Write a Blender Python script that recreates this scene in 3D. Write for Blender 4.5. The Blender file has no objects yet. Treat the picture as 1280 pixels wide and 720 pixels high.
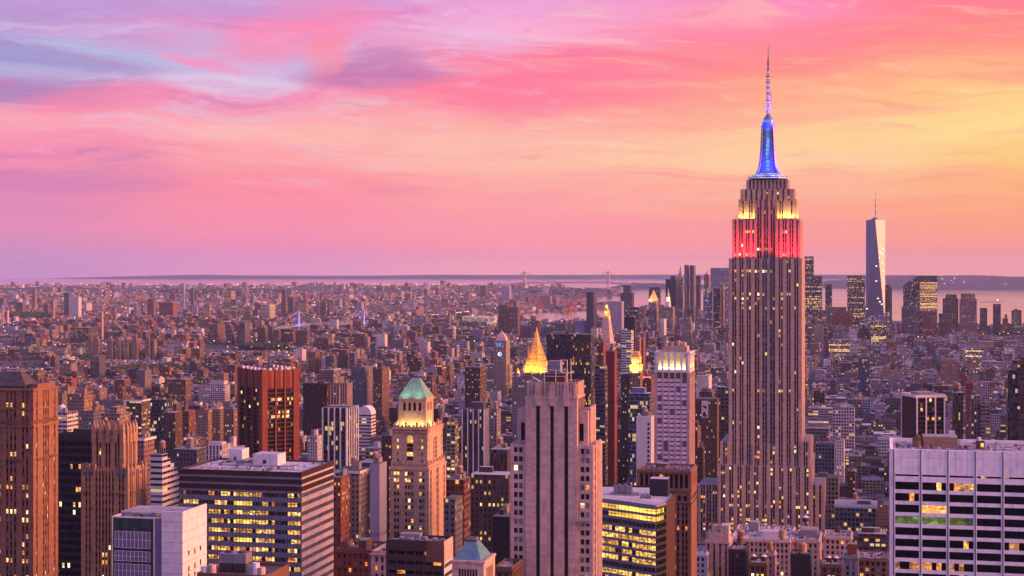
import bpy, math, random
import numpy as np
from math import radians as R, sin, cos, tan, pi
from mathutils import Vector, Matrix
from mathutils.geometry import tessellate_polygon

scn = bpy.context.scene
COL = scn.collection
rng = random.Random(11)

# ------------------------------------------------------------------ camera
HC, FPX, HZ = 260.0, 2000.0, 332.0            # eye height (m), focal length in photo pixels, photo row of eye level
cam_data = bpy.data.cameras.new('camera')
cam = bpy.data.objects.new('camera', cam_data); COL.objects.link(cam)
cam.location = (0, 0, HC); cam.rotation_euler = (R(90), 0, 0)
cam_data.sensor_fit = 'HORIZONTAL'; cam_data.sensor_width = 36.0
cam_data.lens = 36.0 * FPX / 1280.0
cam_data.shift_y = -(360.0 - HZ) / 1280.0
cam_data.clip_start = 1.0; cam_data.clip_end = 120000.0
scn.camera = cam
scn.view_settings.view_transform = 'Standard'; scn.view_settings.look = 'None'
scn.view_settings.exposure = 0.65; scn.view_settings.gamma = 1.0
scn.view_settings.use_curve_mapping = False
cy = scn.cycles
cy.use_denoising = True
cy.max_bounces = 4; cy.diffuse_bounces = 2; cy.glossy_bounces = 3; cy.transmission_bounces = 2; cy.volume_bounces = 1
cy.sample_clamp_indirect = 4.0
cy.caustics_reflective = False; cy.caustics_refractive = False
cy.use_light_tree = True

# ------------------------------------------------------------------ node helpers
def lin(c):
    if c <= 1.0 and isinstance(c, float): return c
    c = c / 255.0
    return c / 12.92 if c <= 0.04045 else ((c + 0.055) / 1.055) ** 2.4
def rgb(r, g, b): return (lin(int(r)), lin(int(g)), lin(int(b)), 1.0)

class NT:
    """small helper to write node graphs as expressions"""
    def __init__(s, tree):
        s.t = tree; s.n = tree.nodes; s.l = tree.links; s.n.clear()
    def put(s, sock, val):
        if val is None: return
        if isinstance(val, bpy.types.NodeSocket): s.l.new(val, sock)
        else:
            try: sock.default_value = val
            except TypeError: sock.default_value = (val, val, val)
    def node(s, typ, **kw):
        n = s.n.new(typ)
        for k, v in kw.items(): setattr(n, k, v)
        return n
    def m(s, op, a, b=None, c=None, clamp=False):
        n = s.node('ShaderNodeMath', operation=op); n.use_clamp = clamp
        s.put(n.inputs[0], a); s.put(n.inputs[1], b); s.put(n.inputs[2], c)
        return n.outputs[0]
    def vm(s, op, a, b=None, scale=None):
        n = s.node('ShaderNodeVectorMath', operation=op)
        s.put(n.inputs[0], a); s.put(n.inputs[1], b)
        if scale is not None: s.put(n.inputs['Scale'], scale)
        return n.outputs[0] if op not in ('DOT_PRODUCT', 'LENGTH') else n.outputs['Value']
    def comb(s, x, y, z=0.0):
        n = s.node('ShaderNodeCombineXYZ')
        s.put(n.inputs[0], x); s.put(n.inputs[1], y); s.put(n.inputs[2], z)
        return n.outputs[0]
    def sep(s, v):
        n = s.node('ShaderNodeSeparateXYZ'); s.put(n.inputs[0], v); return n.outputs
    def sepc(s, v):
        n = s.node('ShaderNodeSeparateColor'); s.put(n.inputs[0], v); return n.outputs
    def noise(s, vec, scale=1.0, detail=3.0, rough=0.5, dist=0.0, dim='3D'):
        n = s.node('ShaderNodeTexNoise', noise_dimensions=dim)
        s.put(n.inputs['Vector'], vec); n.inputs['Scale'].default_value = scale
        n.inputs['Detail'].default_value = detail; n.inputs['Roughness'].default_value = rough
        n.inputs['Distortion'].default_value = dist
        return n.outputs[0], n.outputs[1]
    def white(s, vec):
        n = s.node('ShaderNodeTexWhiteNoise', noise_dimensions='3D'); s.put(n.inputs['Vector'], vec)
        return n.outputs['Value'], n.outputs['Color']
    def mix(s, f, a, b, blend='MIX'):
        n = s.node('ShaderNodeMix', data_type='RGBA', blend_type=blend); n.clamp_factor = True
        s.put(n.inputs[0], f); s.put(n.inputs[6], a); s.put(n.inputs[7], b)
        return n.outputs[2]
    def ss(s, x, a, b):
        n = s.node('ShaderNodeMapRange', interpolation_type='SMOOTHSTEP')
        s.put(n.inputs[0], x); n.inputs[1].default_value = a; n.inputs[2].default_value = b
        return n.outputs[0]
    def mr(s, x, a, b, c=0.0, d=1.0):
        n = s.node('ShaderNodeMapRange')
        s.put(n.inputs[0], x); n.inputs[1].default_value = a; n.inputs[2].default_value = b
        n.inputs[3].default_value = c; n.inputs[4].default_value = d
        return n.outputs[0]
    def ramp(s, x, stops, interp='EASE'):
        n = s.node('ShaderNodeValToRGB'); cr = n.color_ramp; cr.interpolation = interp
        while len(cr.elements) > 1: cr.elements.remove(cr.elements[-1])
        cr.elements[0].position = stops[0][0]; cr.elements[0].color = stops[0][1]
        for p, c in stops[1:]:
            e = cr.elements.new(p); e.color = c
        s.put(n.inputs[0], x); return n.outputs[0]

# ------------------------------------------------------------------ world: dusk sky with layered clouds
SUN_AZ, SUN_EL = R(101), R(17.0)          # azimuth clockwise from the viewing direction
world = bpy.data.worlds.new('World'); scn.world = world; world.use_nodes = True
def build_world():
    g = NT(world.node_tree)
    tc = g.node('ShaderNodeTexCoord').outputs['Generated']
    x, y, z = g.sep(tc)[0:3]
    az = g.m('MULTIPLY', g.m('ARCTAN2', x, y), 180 / pi)      # degrees, 0 = view direction, + = west
    el = g.m('MULTIPLY', g.m('ARCSINE', z), 180 / pi)
    # cloud-scale warping (streaks long in azimuth, thin in elevation)
    wv = g.comb(g.m('MULTIPLY', az, 0.085), g.m('MULTIPLY', el, 0.34), 0.0)
    wn, wc = g.noise(wv, 1.0, 5.0, 0.55, 0.6)
    ws = g.sepc(wc)
    wx = g.m('MULTIPLY', g.m('SUBTRACT', ws[0], 0.5), 11.0)
    wy = g.m('MULTIPLY', g.m('SUBTRACT', ws[1], 0.5), 2.3)
    fade = g.ss(el, 0.2, 3.0)
    az2 = g.m('ADD', az, g.m('MULTIPLY', wx, fade))
    el2 = g.m('ADD', el, g.m('MULTIPLY', wy, fade))
    e01 = g.m('DIVIDE', el2, 10.0, clamp=True)
    rows = [342, 320, 280, 240, 200, 160, 120, 80, 40, 0]
    cols = {
      -17.7: [(196,140,184),(208,142,182),(228,142,182),(224,138,184),(246,142,176),(252,166,182),(188,140,192),(172,166,216),(186,152,208),(196,160,216)],
      -9.1:  [(232,150,182),(238,142,178),(250,146,170),(255,146,160),(255,164,166),(255,172,178),(246,150,186),(208,186,226),(228,156,206),(206,152,212)],
      0.0:   [(255,166,160),(255,152,162),(255,156,166),(255,170,164),(255,188,168),(255,180,168),(255,136,158),(255,124,162),(250,176,214),(236,166,216)],
      9.1:   [(255,166,146),(255,156,146),(255,160,150),(255,182,152),(255,206,158),(255,192,152),(255,170,136),(255,142,140),(255,140,164),(255,146,190)],
      17.7:  [(255,162,136),(255,154,132),(255,164,126),(255,180,124),(255,206,126),(255,220,136),(255,206,136),(255,180,136),(255,142,136),(255,130,150)],
    }
    keys = sorted(cols); out = None
    for k, a in enumerate(keys):
        stops = [((HZ - r) / FPX * 180 / pi / 10.0, rgb(*c)) for r, c in zip(rows, cols[a])]
        stops = [(min(1.0, max(0.0, p)), c) for p, c in stops]
        c = g.ramp(e01, stops)
        out = c if out is None else g.mix(g.ss(az2, keys[k - 1], a), out, c)
    # fine streaks
    sv = g.comb(g.m('ADD', g.m('MULTIPLY', az2, 0.11), g.m('MULTIPLY', el, 0.12)), g.m('MULTIPLY', el2, 1.15), 3.0)
    s1, _ = g.noise(sv, 1.0, 6.0, 0.58, 0.8)
    band = g.m('MULTIPLY', g.ss(el, 0.8, 3.5), 1.0)
    left = g.ss(az, 6.0, -14.0)
    hi = g.m('MULTIPLY', g.ss(s1, 0.52, 0.74), band)
    lo = g.m('MULTIPLY', g.ss(s1, 0.47, 0.28), band)
    light = g.mix(left, rgb(255, 212, 172), rgb(214, 206, 238))
    dark = g.mix(left, rgb(255, 128, 140), rgb(164, 118, 182))
    out = g.mix(g.m('MULTIPLY', hi, 0.42), out, light)
    out = g.mix(g.m('MULTIPLY', lo, 0.45), out, dark)
    fv = g.comb(g.m('ADD', g.m('MULTIPLY', az2, 0.30), g.m('MULTIPLY', el, 0.55)), g.m('ADD', g.m('MULTIPLY', el2, 3.4), g.m('MULTIPLY', az, 0.06)), 8.0)
    f1, _ = g.noise(fv, 1.0, 9.0, 0.66, 0.5)
    fb = g.ss(el, 1.2, 5.0)
    out = g.mix(g.m('MULTIPLY', g.m('MULTIPLY', g.ss(f1, 0.53, 0.76), fb), 0.46), out, g.mix(left, rgb(255, 226, 186), rgb(236, 214, 240)))
    out = g.mix(g.m('MULTIPLY', g.m('MULTIPLY', g.ss(f1, 0.46, 0.26), fb), 0.44), out, g.mix(left, rgb(250, 122, 140), rgb(172, 120, 186)))
    hv = g.comb(g.m('ADD', g.m('MULTIPLY', az2, 0.34), g.m('MULTIPLY', el2, 0.5)), g.m('ADD', g.m('MULTIPLY', el2, 1.5), g.m('MULTIPLY', az, -0.16)), 21.0)
    h1, _ = g.noise(hv, 1.0, 10.0, 0.68, 0.9)
    hb = g.m('MULTIPLY', g.ss(el, 3.2, 6.5), g.ss(az, 14.0, -6.0))
    out = g.mix(g.m('MULTIPLY', g.m('MULTIPLY', g.ss(h1, 0.52, 0.72), hb), 0.5), out, rgb(226, 206, 238))
    out = g.mix(g.m('MULTIPLY', g.m('MULTIPLY', g.ss(h1, 0.47, 0.30), hb), 0.5), out, rgb(232, 110, 168))
    # larger single clouds (azimuth, elevation, half-widths, tilt, colour, strength)
    def cloud(o, a0, e0, wa, we, tilt, col, k):
        da = g.m('SUBTRACT', g.m('ADD', az, g.m('MULTIPLY', wx, 0.25)), a0)
        de = g.m('SUBTRACT', g.m('ADD', el, g.m('MULTIPLY', wy, 0.28)), e0)
        de = g.m('SUBTRACT', de, g.m('MULTIPLY', da, tilt))
        q = g.m('ADD', g.m('POWER', g.m('ABSOLUTE', g.m('DIVIDE', da, wa)), 2.0), g.m('POWER', g.m('ABSOLUTE', g.m('DIVIDE', de, we)), 2.0))
        f = g.m('MULTIPLY', g.m('MULTIPLY', g.ss(q, 1.3, 0.0), g.mr(f1, 0.3, 0.7, 0.45, 1.25)), k)
        return g.mix(f, o, col)
    def ae(px, py): return (math.degrees(math.atan((px - 640) / FPX)), math.degrees((HZ - py) / FPX))
    for px, py, wpx, hpx, tilt, col, k in (
        (60, 85, 170, 16, -0.04, rgb(154, 148, 200), 0.7),
        (30, 125, 120, 14, -0.10, rgb(172, 130, 184), 0.7),
        (160, 72, 150, 14, -0.10, rgb(182, 190, 228), 0.65),
        (20, 98, 130, 9, -0.05, rgb(190, 192, 232), 0.55),
        (285, 108, 110, 15, -0.03, rgb(224, 206, 234), 0.8),
        (330, 70, 110, 14, -0.2, rgb(196, 178, 220), 0.7),
        (460, 98, 110, 19, 0.0, rgb(190, 122, 178), 0.95),
        (480, 76, 60, 14, 0.0, rgb(196, 130, 186), 0.7),
        (370, 45, 110, 40, 0.25, rgb(255, 138, 178), 0.75),
        (410, 70, 28, 34, 0.4, rgb(255, 140, 158), 0.8),
        (255, 82, 60, 9, -0.22, rgb(248, 146, 190), 0.8),
        (130, 132, 120, 22, 0.12, rgb(255, 138, 170), 0.75),
        (590, 56, 90, 24, -0.05, rgb(232, 190, 228), 0.6),
        (200, 20, 230, 14, 0.0, rgb(190, 150, 212), 0.5),
        (90, 232, 140, 16, -0.02, rgb(206, 128, 184), 0.65),
        (430, 172, 240, 16, -0.02, rgb(255, 196, 176), 0.6),
        (700, 110, 200, 30, 0.04, rgb(255, 122, 156), 0.5),
        (1170, 162, 300, 30, 0.06, rgb(255, 222, 150), 0.55),
        (1000, 150, 260, 8, 0.05, rgb(255, 170, 146), 0.55),
        (1180, 55, 250, 22, -0.08, rgb(255, 132, 134), 0.5),
        (1040, 258, 230, 10, 0.03, rgb(255, 152, 132), 0.5),
    ):
        a0, e0 = ae(px, py)
        out = cloud(out, a0, e0, math.degrees(wpx / FPX), math.degrees(hpx / FPX), tilt, col, k)
    # the rest of the dome: glow in the west, violet dusk behind and overhead
    west = g.m('MULTIPLY', g.ss(az, 22.0, 85.0), g.ss(az, 165.0, 118.0))
    out = g.mix(west, out, g.mix(g.ss(el, 7.0, 24.0), (3.2, 1.75, 0.62, 1), (2.7, 0.82, 0.52, 1)))
    back = g.m('MAXIMUM', g.ss(az, -22.0, -75.0), g.ss(az, 120.0, 165.0))
    out = g.mix(back, out, (0.66, 0.42, 0.86, 1))
    sky = g.node('ShaderNodeTexSky', sky_type='NISHITA'); sky.sun_disc = False
    sky.sun_elevation = SUN_EL; sky.sun_rotation = SUN_AZ
    zen = g.mix(0.12, (0.30, 0.28, 0.98, 1), sky.outputs[0])
    out = g.mix(g.ss(el, 9.6, 46.0), out, zen)
    bg = g.node('ShaderNodeBackground'); g.put(bg.inputs[0], out); bg.inputs[1].default_value = 0.64
    o = g.node('ShaderNodeOutputWorld'); g.l.new(bg.outputs[0], o.inputs[0])
build_world()
world.cycles.sampling_method = 'MANUAL'; world.cycles.sample_map_resolution = 512

# ------------------------------------------------------------------ sun: last warm light from the west
sun_data = bpy.data.lights.new('sun', 'SUN'); sun = bpy.data.objects.new('sun', sun_data); COL.objects.link(sun)
sun_data.energy = 5.0; sun_data.angle = R(36.0); sun_data.color = (1.0, 0.34, 0.17)
d = Vector((sin(SUN_AZ) * cos(SUN_EL), cos(SUN_AZ) * cos(SUN_EL), sin(SUN_EL)))
sun.rotation_euler = (-d).to_track_quat('-Z', 'Y').to_euler()

# ------------------------------------------------------------------ materials
MATS = {}
def principled(g, base, rough, metal=0.0, spec=0.5, emis=None, estr=0.0, normal=None):
    p = g.node('ShaderNodeBsdfPrincipled')
    g.put(p.inputs['Base Color'], base); g.put(p.inputs['Roughness'], rough); g.put(p.inputs['Metallic'], metal)
    g.put(p.inputs['Specular IOR Level'], spec)
    if emis is not None:
        g.put(p.inputs['Emission Color'], emis); g.put(p.inputs['Emission Strength'], estr)
    if normal is not None: g.put(p.inputs['Normal'], normal)
    o = g.node('ShaderNodeOutputMaterial'); g.l.new(p.outputs[0], o.inputs[0])
    return p
def newmat(name):
    m = bpy.data.materials.new(name); m.use_nodes = True; m.cycles.emission_sampling = 'NONE'
    MATS[name] = m
    return m, NT(m.node_tree)
def bump(g, h, dist=0.3, strength=0.5):
    n = g.node('ShaderNodeBump'); n.inputs['Strength'].default_value = strength; n.inputs['Distance'].default_value = dist
    g.put(n.inputs['Height'], h); return n.outputs[0]
def wpos(g): return g.node('ShaderNodeNewGeometry').outputs['Position']

def stone(name, c, rough=0.85, var=0.3, course=1.2, stain=0.35, spec=0.3, metal=0.0):
    m, g = newmat(name)
    p = wpos(g); s = g.sep(p)
    n1, _ = g.noise(p, 0.045, 5.0, 0.6)
    n2, _ = g.noise(g.vm('MULTIPLY', p, (0.7, 0.7, 0.09)), 1.0, 4.0, 0.6)       # rain streaks run down
    cell = g.comb(g.m('FLOOR', g.m('MULTIPLY', g.m('ADD', s[0], s[1]), 0.55)), g.m('FLOOR', g.m('DIVIDE', s[2], course)), 0.0)
    w, _ = g.white(cell)
    f = g.m('ADD', g.m('MULTIPLY', g.m('SUBTRACT', n1, 0.5), var * 1.6), g.m('MULTIPLY', g.m('SUBTRACT', w, 0.5), var * 0.8))
    f = g.m('SUBTRACT', g.m('ADD', f, 1.0), g.m('MULTIPLY', g.ss(n2, 0.5, 0.75), stain))
    col = g.vm('MULTIPLY', c[:3], g.comb(f, f, f))
    joint = g.m('LESS_THAN', g.m('FRACT', g.m('DIVIDE', s[2], course)), 0.07)
    h = g.m('ADD', g.m('MULTIPLY', joint, -0.05), g.m('MULTIPLY', n1, 0.2))
    principled(g, col, rough, metal, spec, normal=bump(g, h, 0.2, 0.4))
    return m

def glass(name, c, rough=0.08, spec=0.6, var=0.8):
    m, g = newmat(name)
    p = wpos(g)
    s = g.sep(p)
    w, wc = g.white(g.comb(g.m('FLOOR', g.m('MULTIPLY', g.m('ADD', s[0], g.m('MULTIPLY', s[1], 0.77)), 0.6)), g.m('FLOOR', g.m('MULTIPLY', s[2], 0.27)), 1.0))
    f = g.m('ADD', 1.0 - var / 2, g.m('MULTIPLY', w, var))
    col = g.vm('MULTIPLY', c[:3], g.comb(f, f, f))
    nn = g.vm('ADD', g.node('ShaderNodeNewGeometry').outputs['Normal'], g.vm('SCALE', g.vm('SUBTRACT', wc, (0.5, 0.5, 0.5)), None, 0.03))
    principled(g, col, rough, 0.0, spec, normal=g.vm('NORMALIZE', nn))
    return m

def lit(name, c, strength, busy=1.0, scale=0.5, spark=0.5):
    m, g = newmat(name)
    p = wpos(g)
    s = g.sep(p)
    cell = g.comb(g.m('FLOOR', g.m('MULTIPLY', g.m('ADD', s[0], g.m('MULTIPLY', s[1], 0.6)), 0.33)), g.m('FLOOR', g.m('MULTIPLY', s[2], 0.28)), 7.0)
    w, wc = g.white(cell)
    n, _ = g.noise(g.vm('MULTIPLY', p, (1.0, 1.0, 1.8)), scale, 3.0, 0.75)
    k = g.m('ADD', 1.0 - busy * 0.72, g.m('MULTIPLY', g.ss(n, 0.40, 0.66), busy * 1.15))
    k = g.m('MULTIPLY', k, g.m('ADD', 0.55, g.m('MULTIPLY', w, 0.9)))
    pv = g.sep(g.node('ShaderNodeUVMap', uv_map='pane').outputs[0])
    c2 = g.comb(g.m('FLOOR', g.m('MULTIPLY', g.m('ADD', s[0], g.m('MULTIPLY', s[1], 0.6)), 0.55)), g.m('FLOOR', g.m('MULTIPLY', s[2], 0.27)), 3.0)
    b1, b2 = g.white(c2); b3 = g.sepc(b2)
    drop = g.m('MULTIPLY', g.m('GREATER_THAN', b1, 0.45), g.m('MULTIPLY', b3[1], 0.8))
    shut = g.m('GREATER_THAN', pv[1], g.m('SUBTRACT', 1.02, drop))
    ceil = g.m('MULTIPLY', g.m('MULTIPLY', g.m('GREATER_THAN', pv[1], 0.76), g.m('LESS_THAN', pv[1], 0.92)), g.m('GREATER_THAN', b3[0], 0.4))
    k = g.m('MULTIPLY', k, g.m('SUBTRACT', g.m('ADD', 1.0, g.m('MULTIPLY', ceil, 0.6)), g.m('MULTIPLY', shut, 0.62)))
    v = g.node('ShaderNodeTexVoronoi'); g.put(v.inputs['Vector'], p); v.inputs['Scale'].default_value = 0.55
    sp = g.m('MULTIPLY', g.m('LESS_THAN', v.outputs['Distance'], 0.28), spark)
    warm = g.mix(w, (c[0], c[1] * 0.78, c[2] * 0.55, 1), (c[0], min(1, c[1] * 1.1), min(1, c[2] * 1.5), 1))
    principled(g, (0.05, 0.04, 0.03, 1), 0.25, 0, 0.5, warm, g.m('MULTIPLY', g.m('ADD', k, sp), strength*0.84))
    return m

stone('limestone', (0.42, 0.295, 0.25)); stone('tower_stone', (0.46, 0.315, 0.235), var=.3); stone('cream_brick', (0.42, 0.28, 0.19), course=0.8, var=.4); stone('pale_stone', (0.47, 0.33, 0.28), var=0.34)
stone('tan_brick', (0.31, 0.19, 0.12), course=0.8, var=.4); stone('brown_brick', (0.20, 0.10, 0.065), course=0.8, var=.4)
stone('umber_brick', (0.12, 0.062, 0.045), course=0.8); stone('red_brick', (0.22, 0.058, 0.03), course=0.8)
stone('dark_stone', (0.045, 0.03, 0.032)); stone('black_metal', (0.012, 0.012, 0.015), rough=0.45, spec=0.5, stain=0.1)
stone('spandrel_metal', (0.09, 0.062, 0.055), rough=0.5, spec=0.5); stone('bronze_panel', (0.05, 0.02, 0.018), rough=0.6, stain=0.15)
stone('grey_panel', (0.20, 0.195, 0.235), rough=0.5, spec=0.5, stain=0.15); stone('white_panel', (0.60, 0.55, 0.57), course=1.5, stain=0.22, var=0.2)
stone('white_concrete', (0.82, 0.75, 0.76), course=3.0, stain=0.26, var=0.22); stone('grey_roof', (0.24, 0.23, 0.24), stain=0.6, var=0.6)
stone('pale_roof', (0.42, 0.40, 0.42), stain=0.5, var=0.5); stone('dark_roof', (0.07, 0.065, 0.07), stain=0.4, var=0.6)
stone('copper_green', (0.15, 0.29, 0.23), rough=0.6, stain=0.4, course=0.9); stone('copper_teal', (0.08, 0.20, 0.26), rough=0.6, stain=0.4, course=0.9)
stone('gilded_tile', (0.75, 0.40, 0.07), rough=0.45, spec=0.6, stain=0.25, course=2.2); stone('steel_white', (0.6, 0.58, 0.58), rough=0.5, stain=0.1)
stone('steel_grey', (0.22, 0.22, 0.25), rough=0.45, spec=0.5, metal=0.4); stone('wood_tank', (0.26, 0.14, 0.085), course=0.5); stone('tank_cone', (0.34, 0.32, 0.34))
stone('red_steel', (0.45, 0.05, 0.05), stain=0.1); stone('mast_metal', (0.17, 0.18, 0.24), rough=0.4, metal=0.3, stain=0.1)
stone('blue_terracotta', (0.06, 0.07, 0.22), stain=0.1)
glass('glass_dark', (0.012, 0.012, 0.016)); glass('glass_black', (0.004, 0.004, 0.006), rough=0.05, spec=0.35)
glass('glass_blind', (0.16, 0.14, 0.15), rough=0.3); glass('glass_green', (0.02, 0.045, 0.045)); glass('glass_blue', (0.05, 0.10, 0.19), spec=0.8)
glass('glass_sky_tint', (0.80, 0.62, 0.76), rough=0.2, var=0.3); glass('glass_grid', (0.13, 0.13, 0.22), rough=0.2, var=0.25)  # residential tower panes: pink sky reflection put into the base colour
lit('lit_yellow', (1.0, 0.56, 0.12), 1.25, 0.6); lit('lit_orange', (1.0, 0.34, 0.06), 0.95, 0.65); lit('lit_pale', (1.0, 0.74, 0.32), 1.35, 0.55)
lit('lit_office', (1.0, 0.56, 0.10), 1.0, 1.1, 0.5, 0.8); lit('lit_strip', (1.0, 0.62, 0.07), 1.05, 0.35, 0.12, 0.15); lit('lit_dim', (1.0, 0.45, 0.16), 0.5, 0.9)
lit('lit_green', (0.42, 0.75, 0.14), 0.2, 0.8, 0.3, 0.0); lit('lamp_warm', (1.0, 0.50, 0.14), 9.0, 0.1); lit('lamp_white', (1.0, 0.86, 0.62), 9.0, 0.1)
lit('lamp_soft', (1.0, 0.75, 0.45), 1.6, 0.1); lit('lamp_red', (1.0, 0.06, 0.03), 5.0, 0.1); lit('lit_blue', (0.06, 0.30, 1.0), 1.0, 0.25, 0.3, 0.0); lit('lit_lilac', (0.5, 0.55, 1.0), 1.2, 0.3, 0.3, 0.0)
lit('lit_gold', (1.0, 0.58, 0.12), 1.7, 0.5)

def facade_mat():
    """walls of the ordinary city: window grid in wall metres from per-face attributes"""
    m, g = newmat('city_facade')
    def attr(n):
        a = g.node('ShaderNodeAttribute', attribute_type='GEOMETRY', attribute_name=n)
        return a.outputs['Color'], a.outputs['Alpha']
    wc, litp = attr('wcol'); wg, fh = attr('wgrid'); we, gt = attr('wext')
    bay, fl, fw = g.sepc(wg)[0:3]; seed, warm, rough = g.sepc(we)[0:3]
    uv = g.sep(g.node('ShaderNodeUVMap', uv_map='uv').outputs[0])
    cu = g.m('DIVIDE', uv[0], bay); cv = g.m('DIVIDE', uv[1], fl)
    iu = g.m('FLOOR', cu); iv = g.m('FLOOR', cv)
    fu = g.m('SUBTRACT', g.m('FRACT', cu), 0.5); fv = g.m('SUBTRACT', g.m('FRACT', cv), 0.5)
    win = g.m('MULTIPLY', g.m('LESS_THAN', g.m('ABSOLUTE', fu), g.m('MULTIPLY', fw, 0.5)), g.m('LESS_THAN', g.m('ABSOLUTE', fv), g.m('MULTIPLY', fh, 0.5)))
    sd = g.m('MULTIPLY', seed, 917.0)
    r1, rc = g.white(g.comb(g.m('ADD', iu, sd), iv, sd))
    rr, _ = g.white(g.comb(iv, sd, 5.0))
    r2 = g.sepc(rc)
    p = g.m('MULTIPLY', litp, g.m('ADD', 0.45, g.m('MULTIPLY', g.m('GREATER_THAN', rr, 0.82), 2.6)))
    on = g.m('MULTIPLY', win, g.m('LESS_THAN', r1, p))
    pos = wpos(g)
    n1, _ = g.noise(pos, 0.03, 4.0, 0.65); n2, _ = g.noise(g.vm('MULTIPLY', pos, (0.5, 0.5, 0.06)), 1.0, 3.0, 0.6)
    f = g.m('SUBTRACT', g.m('ADD', 0.72, g.m('MULTIPLY', n1, 0.6)), g.m('MULTIPLY', g.ss(n2, 0.5, 0.75), 0.22))
    course = g.m('SUBTRACT', 1.0, g.m('MULTIPLY', g.m('LESS_THAN', g.m('ABSOLUTE', g.m('ADD', fv, 0.47)), 0.03), 0.25))
    f = g.m('MULTIPLY', f, course)
    wall = g.vm('MULTIPLY', wc, g.comb(f, f, f))
    gl = g.m('MULTIPLY', gt, g.m('ADD', 0.35, g.m('MULTIPLY', g.m('POWER', r2[1], 3.0), 3.2)))
    glc = g.comb(g.m('MULTIPLY', gl, 0.92), g.m('MULTIPLY', gl, 0.95), g.m('MULTIPLY', gl, 1.15))
    base = g.mix(win, wall, glc)
    ecol = g.ramp(g.m('ADD', g.m('MULTIPLY', r2[2], 0.75), g.m('MULTIPLY', warm, 0.25)), [(0.0, (1.0, 0.34, 0.07, 1)), (0.4, (1.0, 0.56, 0.15, 1)), (0.75, (1.0, 0.72, 0.32, 1)), (1.0, (1.0, 0.88, 0.66, 1))], 'LINEAR')
    es = g.m('MULTIPLY', on, g.m('ADD', 0.35, g.m('MULTIPLY', r2[0], 1.0)))
    principled(g, base, g.m('SUBTRACT', 0.85, g.m('MULTIPLY', win, 0.65)), 0.0, 0.4, ecol, es, normal=bump(g, g.m('SUBTRACT', g.m('MULTIPLY', n1, 0.3), g.m('MULTIPLY', win, 0.5)), 0.4, 0.5))
facade_mat()

# ------------------------------------------------------------------ tagging
def tag(o, label=None, cat=None, group=None, kind=None):
    if label: o['label'] = label
    if cat: o['category'] = cat
    if group: o['group'] = group
    if kind: o['kind'] = kind
    return o
def link(name, me, parent=None, loc=None, rz=0.0):
    o = bpy.data.objects.new(name, me); COL.objects.link(o)
    if loc is not None: o.location = loc
    o.rotation_euler = (0, 0, rz)
    if parent is not None: o.parent = parent
    return o

# ------------------------------------------------------------------ geometry collector
class MB:
    def __init__(s): s.v = []; s.f = []; s.m = []; s.slots = []; s.marks = []
    def mi(s, mat):
        if mat not in s.slots: s.slots.append(mat)
        return s.slots.index(mat)
    def poly(s, pts, mat):
        n = len(s.v); s.v.extend(pts); s.f.append(tuple(range(n, n + len(pts)))); s.m.append(s.mi(mat))
    def box(s, x0, x1, y0, y1, z0, z1, mat, top=None, bottom=False):
        s.marks.append((len(s.v), len(s.f))); n = len(s.v); k = s.mi(mat); kt = s.mi(top) if top else k
        s.v += [(x0,y0,z0),(x1,y0,z0),(x1,y1,z0),(x0,y1,z0),(x0,y0,z1),(x1,y0,z1),(x1,y1,z1),(x0,y1,z1)]
        s.f += [(n,n+1,n+5,n+4),(n+1,n+2,n+6,n+5),(n+2,n+3,n+7,n+6),(n+3,n,n+4,n+7),(n+4,n+5,n+6,n+7)]
        s.m += [k,k,k,k,kt]
        if bottom: s.f.append((n+3,n+2,n+1,n)); s.m.append(k)
    def frustum(s, p0, z0, p1, z1, mat, top=None, cap=True):
        s.marks.append((len(s.v), len(s.f))); n = len(s.v); N = len(p0); k = s.mi(mat); kt = s.mi(top) if top else k
        s.v += [(x,y,z0) for x,y in p0] + [(x,y,z1) for x,y in p1]
        for i in range(N):
            j = (i+1) % N; s.f.append((n+i,n+j,n+N+j,n+N+i)); s.m.append(k)
        if cap: s.f.append(tuple(n+N+i for i in range(N))); s.m.append(kt)
    def cyl(s, x, y, z0, z1, r0, r1, mat, n=10, top=None):
        a = [2*pi*i/n for i in range(n)]
        s.frustum([(x+r0*cos(t), y+r0*sin(t)) for t in a], z0, [(x+r1*cos(t), y+r1*sin(t)) for t in a], z1, mat, top)
    def bar(s, a, b, r, mat, n=4):
        a = Vector(a); b = Vector(b); d = (b-a).normalized()
        u = d.orthogonal().normalized(); w = d.cross(u); s.marks.append((len(s.v), len(s.f))); k = len(s.v); m = s.mi(mat)
        for c in (a, b):
            for i in range(n):
                t = 2*pi*i/n + pi/4; s.v.append(tuple(c + (u*cos(t)+w*sin(t))*r))
        for i in range(n):
            j = (i+1) % n; s.f.append((k+i,k+j,k+n+j,k+n+i)); s.m.append(m)
        s.f.append(tuple(k+n-1-i for i in range(n))); s.m.append(m); s.f.append(tuple(k+n+i for i in range(n))); s.m.append(m)
    def mesh(s, name):
        me = bpy.data.meshes.new(name); me.from_pydata(s.v, [], s.f)
        for t in s.slots: me.materials.append(MATS[t])
        me.polygons.foreach_set('material_index', s.m); me.update()
        return me
    def build_each(s, name, parent=None):
        """one object per box, cylinder or bar collected here"""
        ends = s.marks[1:]+[(len(s.v), len(s.f))]
        for (v0, f0), (v1, f1) in zip(s.marks, ends):
            q = MB(); q.v = s.v[v0:v1]; q.f = [tuple(i-v0 for i in f) for f in s.f[f0:f1]]; q.m = [q.mi(s.slots[m]) for m in s.m[f0:f1]]; q.build(name, parent)
    def build(s, name, parent=None, loc=None, rz=0.0): return link(name, s.mesh(name), parent, loc, rz)

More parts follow.
